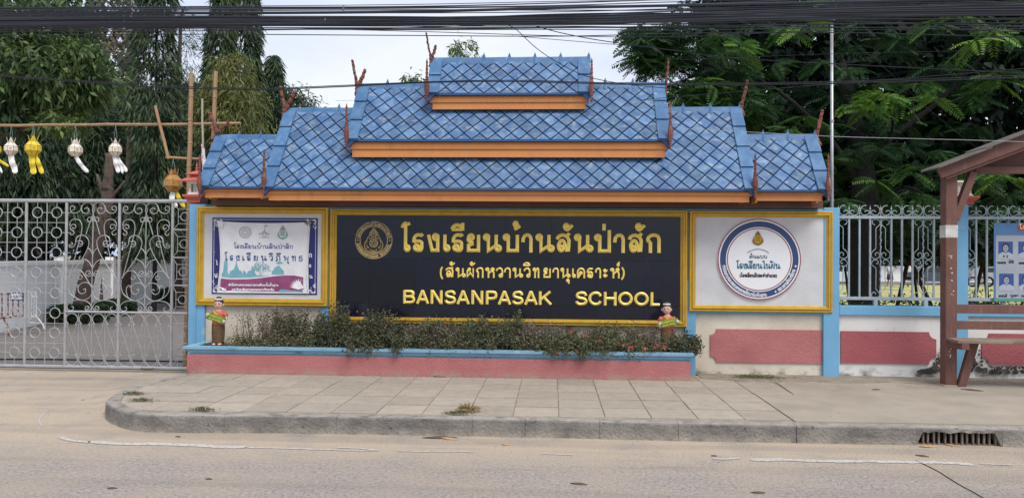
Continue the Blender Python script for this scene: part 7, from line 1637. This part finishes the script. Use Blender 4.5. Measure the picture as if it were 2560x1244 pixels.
# ================================================================== FIGURINES
m_fskin = mat('painted_skin', (.68, .40, .32), .45); m_fhair = mat('painted_hair', (.035, .03, .028), .5); m_fband = mat('painted_band', (.68, .67, .64), .5)
m_fred = mat('painted_red_shirt', (.52, .06, .045), .5, (.55, .17, .06), 30, .45, .6); m_fora = mat('painted_orange_shirt', (.55, .15, .07), .5, (.45, .10, .05), 30)
m_fsk = mat('painted_brown_skirt', (.15, .085, .035), .5, (.10, .055, .03), 22, .4, .65); m_fsign = mat('painted_green_board', (.03, .20, .04), .45, (.10, .26, .03), 18, .45, .6); m_fyel = mat('painted_yellow', (.72, .58, .08), .5)
def figurine(px, ptop, pbase, Y, label, turn, tilt, shirt, mirror=1):
    x, _, zb = at(px, pbase, Y); H = Z_(px, ptop, Y)-zb; t = thing('welcome_figurine', label, 'figurine', (x, Y, zb), 'painted welcoming figurines in the planter'); k = H/118.0
    def P(a, b, c=0.0): return (x+a*k, Y+b*k, zb+c*k)      # units: px of the photograph
    def lf(secs, nm, m, n=14, sm=True, par=t): return ob(nm, loft([(*P(a, b, c), rx*k, ry*k) for a, b, c, rx, ry in secs], n), m, par, sm)
    lf([(0, 0, 2, 14, 10), (0, 0, 8, 14.5, 10.5), (0, 0, 24, 16, 11), (0, 0, 40, 16.5, 11), (0, 0, 52, 15.5, 10)], 'wrapped_skirt', m_fsk)
    for i in range(-3, 4): ob('skirt_fold', tube([P(i*4.2, -10.4+abs(i)*.9, 50), P(i*4.4+.6, -11.2+abs(i)*.9, 28), P(i*4.0, -10.6+abs(i)*.9, 4)], .9*k, 4), m_fsk, t)
    for s in (-1, 1): ob('foot', loft([(*P(s*7, -8, 0), 5*k, 7*k), (*P(s*7, -8, 2), 4.6*k, 6.5*k), (*P(s*7, -5, 4), 3.4*k, 4*k)], 10), m_fskin, t, True)
    # torso, neck and head: one continuous painted body
    hx = turn*1.5
    lf([(0, 0, 48, 15.5, 10), (0, 0, 60, 14.5, 9.5), (0, 0, 72, 16.5, 9.5), (0, 0, 79, 15, 8.5), (0, 0, 83, 8, 6), (0, -.3, 86, 4.6, 4.6), (hx*.3, -.6, 88, 5, 5), (hx*.6, -1, 90, 8, 7.5), (hx, -1, 95, 10.2, 9.3), (hx, -.6, 101, 10.8, 10), (hx, 0, 107, 9.6, 9.4), (hx, 0, 111, 6, 6)], 'body', m_fskin)
    lf([(0, -.1, 47, 16.2, 10.7), (0, -.1, 60, 15.2, 10.2), (0, -.1, 72, 17.2, 10.3), (0, -.1, 79, 15.6, 9.1), (0, -.1, 82.5, 9.5, 6.9)], 'shirt', shirt)
    ob('sash', tube([P(-9, -8.6, 82), P(-2, -10.6, 76), P(5, -10.8, 70)], 1.3*k, 4), m_fyel, t)
    # hair cap, band, bun
    lf([(hx, 1.6, 98, 11.2, 9.8), (hx, 1.2, 103, 11.6, 10.4), (hx, .4, 108, 10.4, 10.2), (hx, .2, 111, 8.3, 8.6)], 'hair', m_fhair)
    lf([(hx, .2, 109.5, 9.9, 9.9), (hx, .2, 113.2, 8.6, 8.6)], 'hair_band', m_fband)
    lf([(hx, .3, 112.5, 7.4, 7.4), (hx, .3, 115.5, 6.6, 6.6), (hx, .3, 117.6, 3.6, 3.6), (hx, .3, 118, .8, .8)], 'hair_bun', m_fhair)
    for s in (-1, 1): ob('ear', loft([(*P(hx+s*10.8, 1, 94), 1.4*k, 1.8*k), (*P(hx+s*11.4, 1, 97.5), 1.9*k, 2.2*k), (*P(hx+s*11, 1, 101), 1.4*k, 1.7*k)], 8), m_fskin, t, True)
    fx = hx+turn*2.0
    yf = -10.8
    for s in (-1, 1):
        q = lambda a, c, rx, rz: [(P(fx+s*4+a+rx*math.cos(u), 0, 0)[0], P(0, 0, c+rz*math.sin(u))[2]) for u in np.linspace(0, 2*math.pi, 11)[:-1]]
        yb = P(0, yf+.5, 0)[1]
        ob('eye', prism_y(q(0, 99.6, 2.0, 1.0), yb-.001, yb+.006), m_fhair, t); ob('eyebrow', tube([P(fx+s*2, yf+.2, 102.2), P(fx+s*4.2, yf+.4, 103.2), P(fx+s*6.2, yf+1.6, 102.6)], .32*k, 4), m_fhair, t)
    ob('nose', loft([(*P(fx, yf+.4, 95.2), 1.4*k, 1.2*k), (*P(fx, yf+.6, 97), 1.0*k, .9*k), (*P(fx, yf+1, 100), .5*k, .5*k)], 8), m_fskin, t, True)
    ob('mouth', prism_y([(P(fx+2.3*math.cos(u), 0, 0)[0], P(0, 0, 92.6-(1.5 if math.sin(u) < 0 else .5)*abs(math.sin(u)))[2]) for u in np.linspace(0, 2*math.pi, 11)[:-1]], P(0, yf+.6, 0)[1]-.001, P(0, yf+1.8, 0)[1]), mat('painted_lips', (.45, .03, .04), .4), t)
    # arms holding the board: sleeves and forearms
    bc_ = lambda u, v, e=0: P(u*24*math.cos(tilt)-v*8*math.sin(tilt), -17-e, 66+u*24*math.sin(tilt)+v*8*math.cos(tilt))
    for s in (-1, 1):
        hnd = bc_(s*1.0, -.1, -1); sh = P(s*15, 0, 77); elb = P(s*20.5, -3, 64)
        ob('arm', tube(smooth([sh, P(s*18.5, -1, 71), elb, ((elb[0]+hnd[0])/2+s*.5*k, (elb[1]+hnd[1])/2, (elb[2]+hnd[2])/2), hnd], 3), [v*k for v in np.interp(np.linspace(0, 1, 13), [0, .4, 1], [5, 4, 2.8])], 8), m_fskin, t, True)
        ob('sleeve', tube([P(s*13, 0, 78), P(s*17.5, -.5, 73.5), P(s*19.3, -1.6, 69)], [5.8*k, 5.8*k, 5.6*k], 8), shirt, t, True)
        hd = sub(ob('hand', loft([(hnd[0], hnd[1]+1*k, hnd[2]-3.2*k, 2.2*k, 2*k), (hnd[0], hnd[1], hnd[2], 3.0*k, 2.8*k), (hnd[0], hnd[1]+1*k, hnd[2]+3*k, 2.0*k, 1.8*k)], 8), m_fskin, t, True))
        for f_ in range(4): ob('finger', tube([(hnd[0]-s*0*k, hnd[1]-1.5*k, hnd[2]+(-2.6+1.6*f_)*k), (hnd[0]-s*2*k, hnd[1]-3.4*k, hnd[2]+(-2.6+1.6*f_)*k), (hnd[0]-s*(4.4-.4*abs(f_-1.5))*k, hnd[1]-3.0*k, hnd[2]+(-2.8+1.6*f_)*k)], [.85*k, .8*k, .6*k], 5), m_fskin, hd, True)
        ob('thumb', tube([(hnd[0], hnd[1]-.5*k, hnd[2]+3*k), (hnd[0]-s*1.6*k, hnd[1]-2.2*k, hnd[2]+4.6*k), (hnd[0]-s*3*k, hnd[1]-2.4*k, hnd[2]+5*k)], [.95*k, .85*k, .65*k], 5), m_fskin, hd, True)
    # two-fold green board with flowers and yellow lettering
    V = []
    for u, v in ((-1.0, 1.0), (-.75, 1.15), (.75, 1.0), (1.02, .9), (1.08, -.9), (.75, -1.05), (-.75, -1.0), (-1.05, -.85)): V.append(bc_(u, v, 1.5))
    for u, v in ((-1.0, 1.0), (-.75, 1.15), (.75, 1.0), (1.02, .9), (1.08, -.9), (.75, -1.05), (-.75, -1.0), (-1.05, -.85)): V.append(bc_(u, v, -1.8))
    bd = sub(ob('held_board', (V, [tuple(range(8)), tuple(range(15, 7, -1))]+[(i, (i+1) % 8, (i+1) % 8+8, i+8) for i in range(8)]), m_fsign, t))
    ob('board_fold', tube([bc_(-.95, .05, 2), bc_(.95, .0, 2)], .9*k, 5), mat('board_light_green', (.16, .34, .04), .5), bd)
    for s_, v0, un, wd_ in (('ยินดีต้อนรับ', .22, 5.6, 36), ('บ้านสันป่าสัก', -.72, 4.2, 32)):
        lay, wdt = layout(s_); kx = wd_/wdt; pts = []
        for ch, gx, lift in lay:
            for q_, c in glyph_paths(ch, 1):
                v_, f_ = ribbon([((p[0]+gx-wdt/2)*kx/24, v0+(p[1]+lift)*un/8) for p in q_], .022, 0, 0, c); pts.append(([bc_(a, b, 2.4) for a, _, b in v_], f_))
        ob('board_lettering', join(*pts), m_fyel, bd)
    for u, v in ((-.86, .55), (.95, -.05)):
        fl_ = []
        for j in range(5):
            a = j*1.2566; fl_.append(([bc_(u, v, 3.4)]+[bc_(u+r_*math.cos(a+da)/24*3.6, v+r_*math.sin(a+da)/8*3.6, 2.6) for r_, da in ((.8, -.5), (1.15, 0), (.8, .5))], [(0, 1, 2, 3)]))
        fl2 = sub(ob('frangipani', join(*fl_), mat('petal_white', (.72, .70, .55), .5), bd))
        
figurine(545.5, 740.5, 860, 9.08, 'painted figurine in red shirt holding a green welcome board, left end of planter', 0.3, -.30, m_fred)
figurine(1668, 753, 872, 9.12, 'painted figurine in orange shirt holding a green welcome board, right end of planter', -1.2, .24, m_fora)
# ================================================================== WEEDS AND LITTER ON THE PAVEMENT
def weed(px, py, wpx, label, dry=0.0, n=240, tall=.03):
    g = Gd(px, py, ZP); w_ = wpx*g[1]/F_PX/2; C = g+GR.normal(size=(n, 3))*np.array([w_*.5, w_*.22, 0]); C[:, 2] = ZP+GR.uniform(0, tall*.5, n)
    D = unit(np.stack([(C[:, 0]-g[0])/w_*1.2, (C[:, 1]-g[1])/w_, np.full(n, .45)], 1)+GR.normal(size=(n, 3))*.45); V, Fq = leafmesh(C, D, GR.uniform(.5, 1.4, n)*tall, GR.uniform(.003, .009, n), GR)
    o = ob('weed_tuft', (V, Fq), m_lf_grass, attr=np.repeat(np.clip(GR.normal(size=n)*.15+.2+dry, 0, 1), 4)); tag(o, label, 'weed', 'weeds growing in the pavement joints')
weed(335, 985, 44, 'thin weed creeping along the curved kerb joint'); weed(356, 1002, 52, 'leafy weed tuft at the rounded corner of the kerb'); weed(504, 1025, 58, 'flat weed tuft by the kerb left of the middle')
weed(1140, 1034, 60, 'flat green weed mat beside a straw-coloured clump'); weed(1172, 1028, 36, 'straw-coloured dry grass clump near the kerb', .75, 260, .07)
g_ = Gd(1890, 944, ZP)
weed(1890, 944, 110, 'wide patch of small weeds in front of the white wall right of the planter', .1, 900, .035)
def leaf_litter(px, py, L_, label, c=m_bark, z=0.0, a=0.0):
    g = Gd(px, py, z); n_ = 7; V = []; Fq = []
    for i in range(n_):
        u = i/(n_-1); wd = L_*.11*math.sin(math.pi*min(.98, u+.02)); cx, cy = g[0]+(u-.5)*L_*math.cos(a), g[1]+(u-.5)*L_*math.sin(a)
        V += [(cx-wd*math.sin(a), cy+wd*math.cos(a), z+.006+.006*math.sin(u*3)), (cx, cy, z+.003), (cx+wd*math.sin(a), cy-wd*math.cos(a), z+.006+.004*math.cos(u*4))]
    for i in range(n_-1): Fq += [(3*i, 3*i+1, 3*i+4, 3*i+3), (3*i+1, 3*i+2, 3*i+5, 3*i+4)]
    o = ob('fallen_leaf', (V, Fq), c); tag(o, label, 'leaf', 'fallen leaves and twigs on road and pavement')
m_dl = mat('dead_leaf', (.10, .075, .05), .9); m_dl2 = mat('tan_leaf', (.42, .26, .13), .9)
leaf_litter(208, 1001, .05, 'small dark dead leaf on the sand left of the kerb', m_dl); leaf_litter(1100, 1094, .30, 'long dark curled leaf lying at the foot of the kerb', m_dl, 0, .1); leaf_litter(1122, 1097, .18, 'shorter curled leaf overlapping the long dark one', m_dl2, 0, -.3)
leaf_litter(280, 1221, .07, 'small dark leaf on the asphalt lower left', m_dl); leaf_litter(522, 1198, .05, 'tiny dark leaf on the asphalt below the planter', m_dl); leaf_litter(1447, 1210, .12, 'thin dark twig on the asphalt near the middle', m_dl, 0, -.2)
leaf_litter(2322, 1117, .16, 'tan dry leaf caught at the left of the drain bars', m_dl2); leaf_litter(2380, 1114, .13, 'tan dry leaf caught at the middle of the drain bars', m_dl2, 0, -.7); leaf_litter(1895, 1232, .10, 'flat dark leaf on the asphalt lower right', m_dl); leaf_litter(2305, 1140, .10, 'thin twig on the sand below the drain', m_dl, 0, -.5)
leaf_litter(1100, 941, .16, 'dry brown leaf by the foot of the pink planter base', m_dl, ZP); leaf_litter(2430, 975, .22, 'brown twig on the footway below the bench', m_dl, ZP, -.6); leaf_litter(1785, 1140, .05, 'little dark lump on the road beside the painted line', m_dl); leaf_litter(2190, 974, .09, 'small curled leaf on the concrete footway', m_dl, ZP)
leaf_litter(445, 1092, .05, 'small brown leaf on the sand below the kerb corner', m_dl); leaf_litter(1265, 1112, .08, 'pale scrap of dry leaf near the kerb joint', m_dl2)

for o in bpy.data.objects:
    if o.type == 'MESH' and o.name.split('.')[0] in ('printed_line', 'small_printed_line', 'ring_lettering', 'crest_lettering', 'board_lettering', 'printed_name', 'corner_ornament', 'sign_lettering', 'heading_lettering', 'line_of_text', 'teal_tree', 'white_border', 'emblem_relief', 'green_crest', 'grey_logos', 'ring_stars', 'skirt_pattern', 'stems'): o['kind'] = 'stuff'
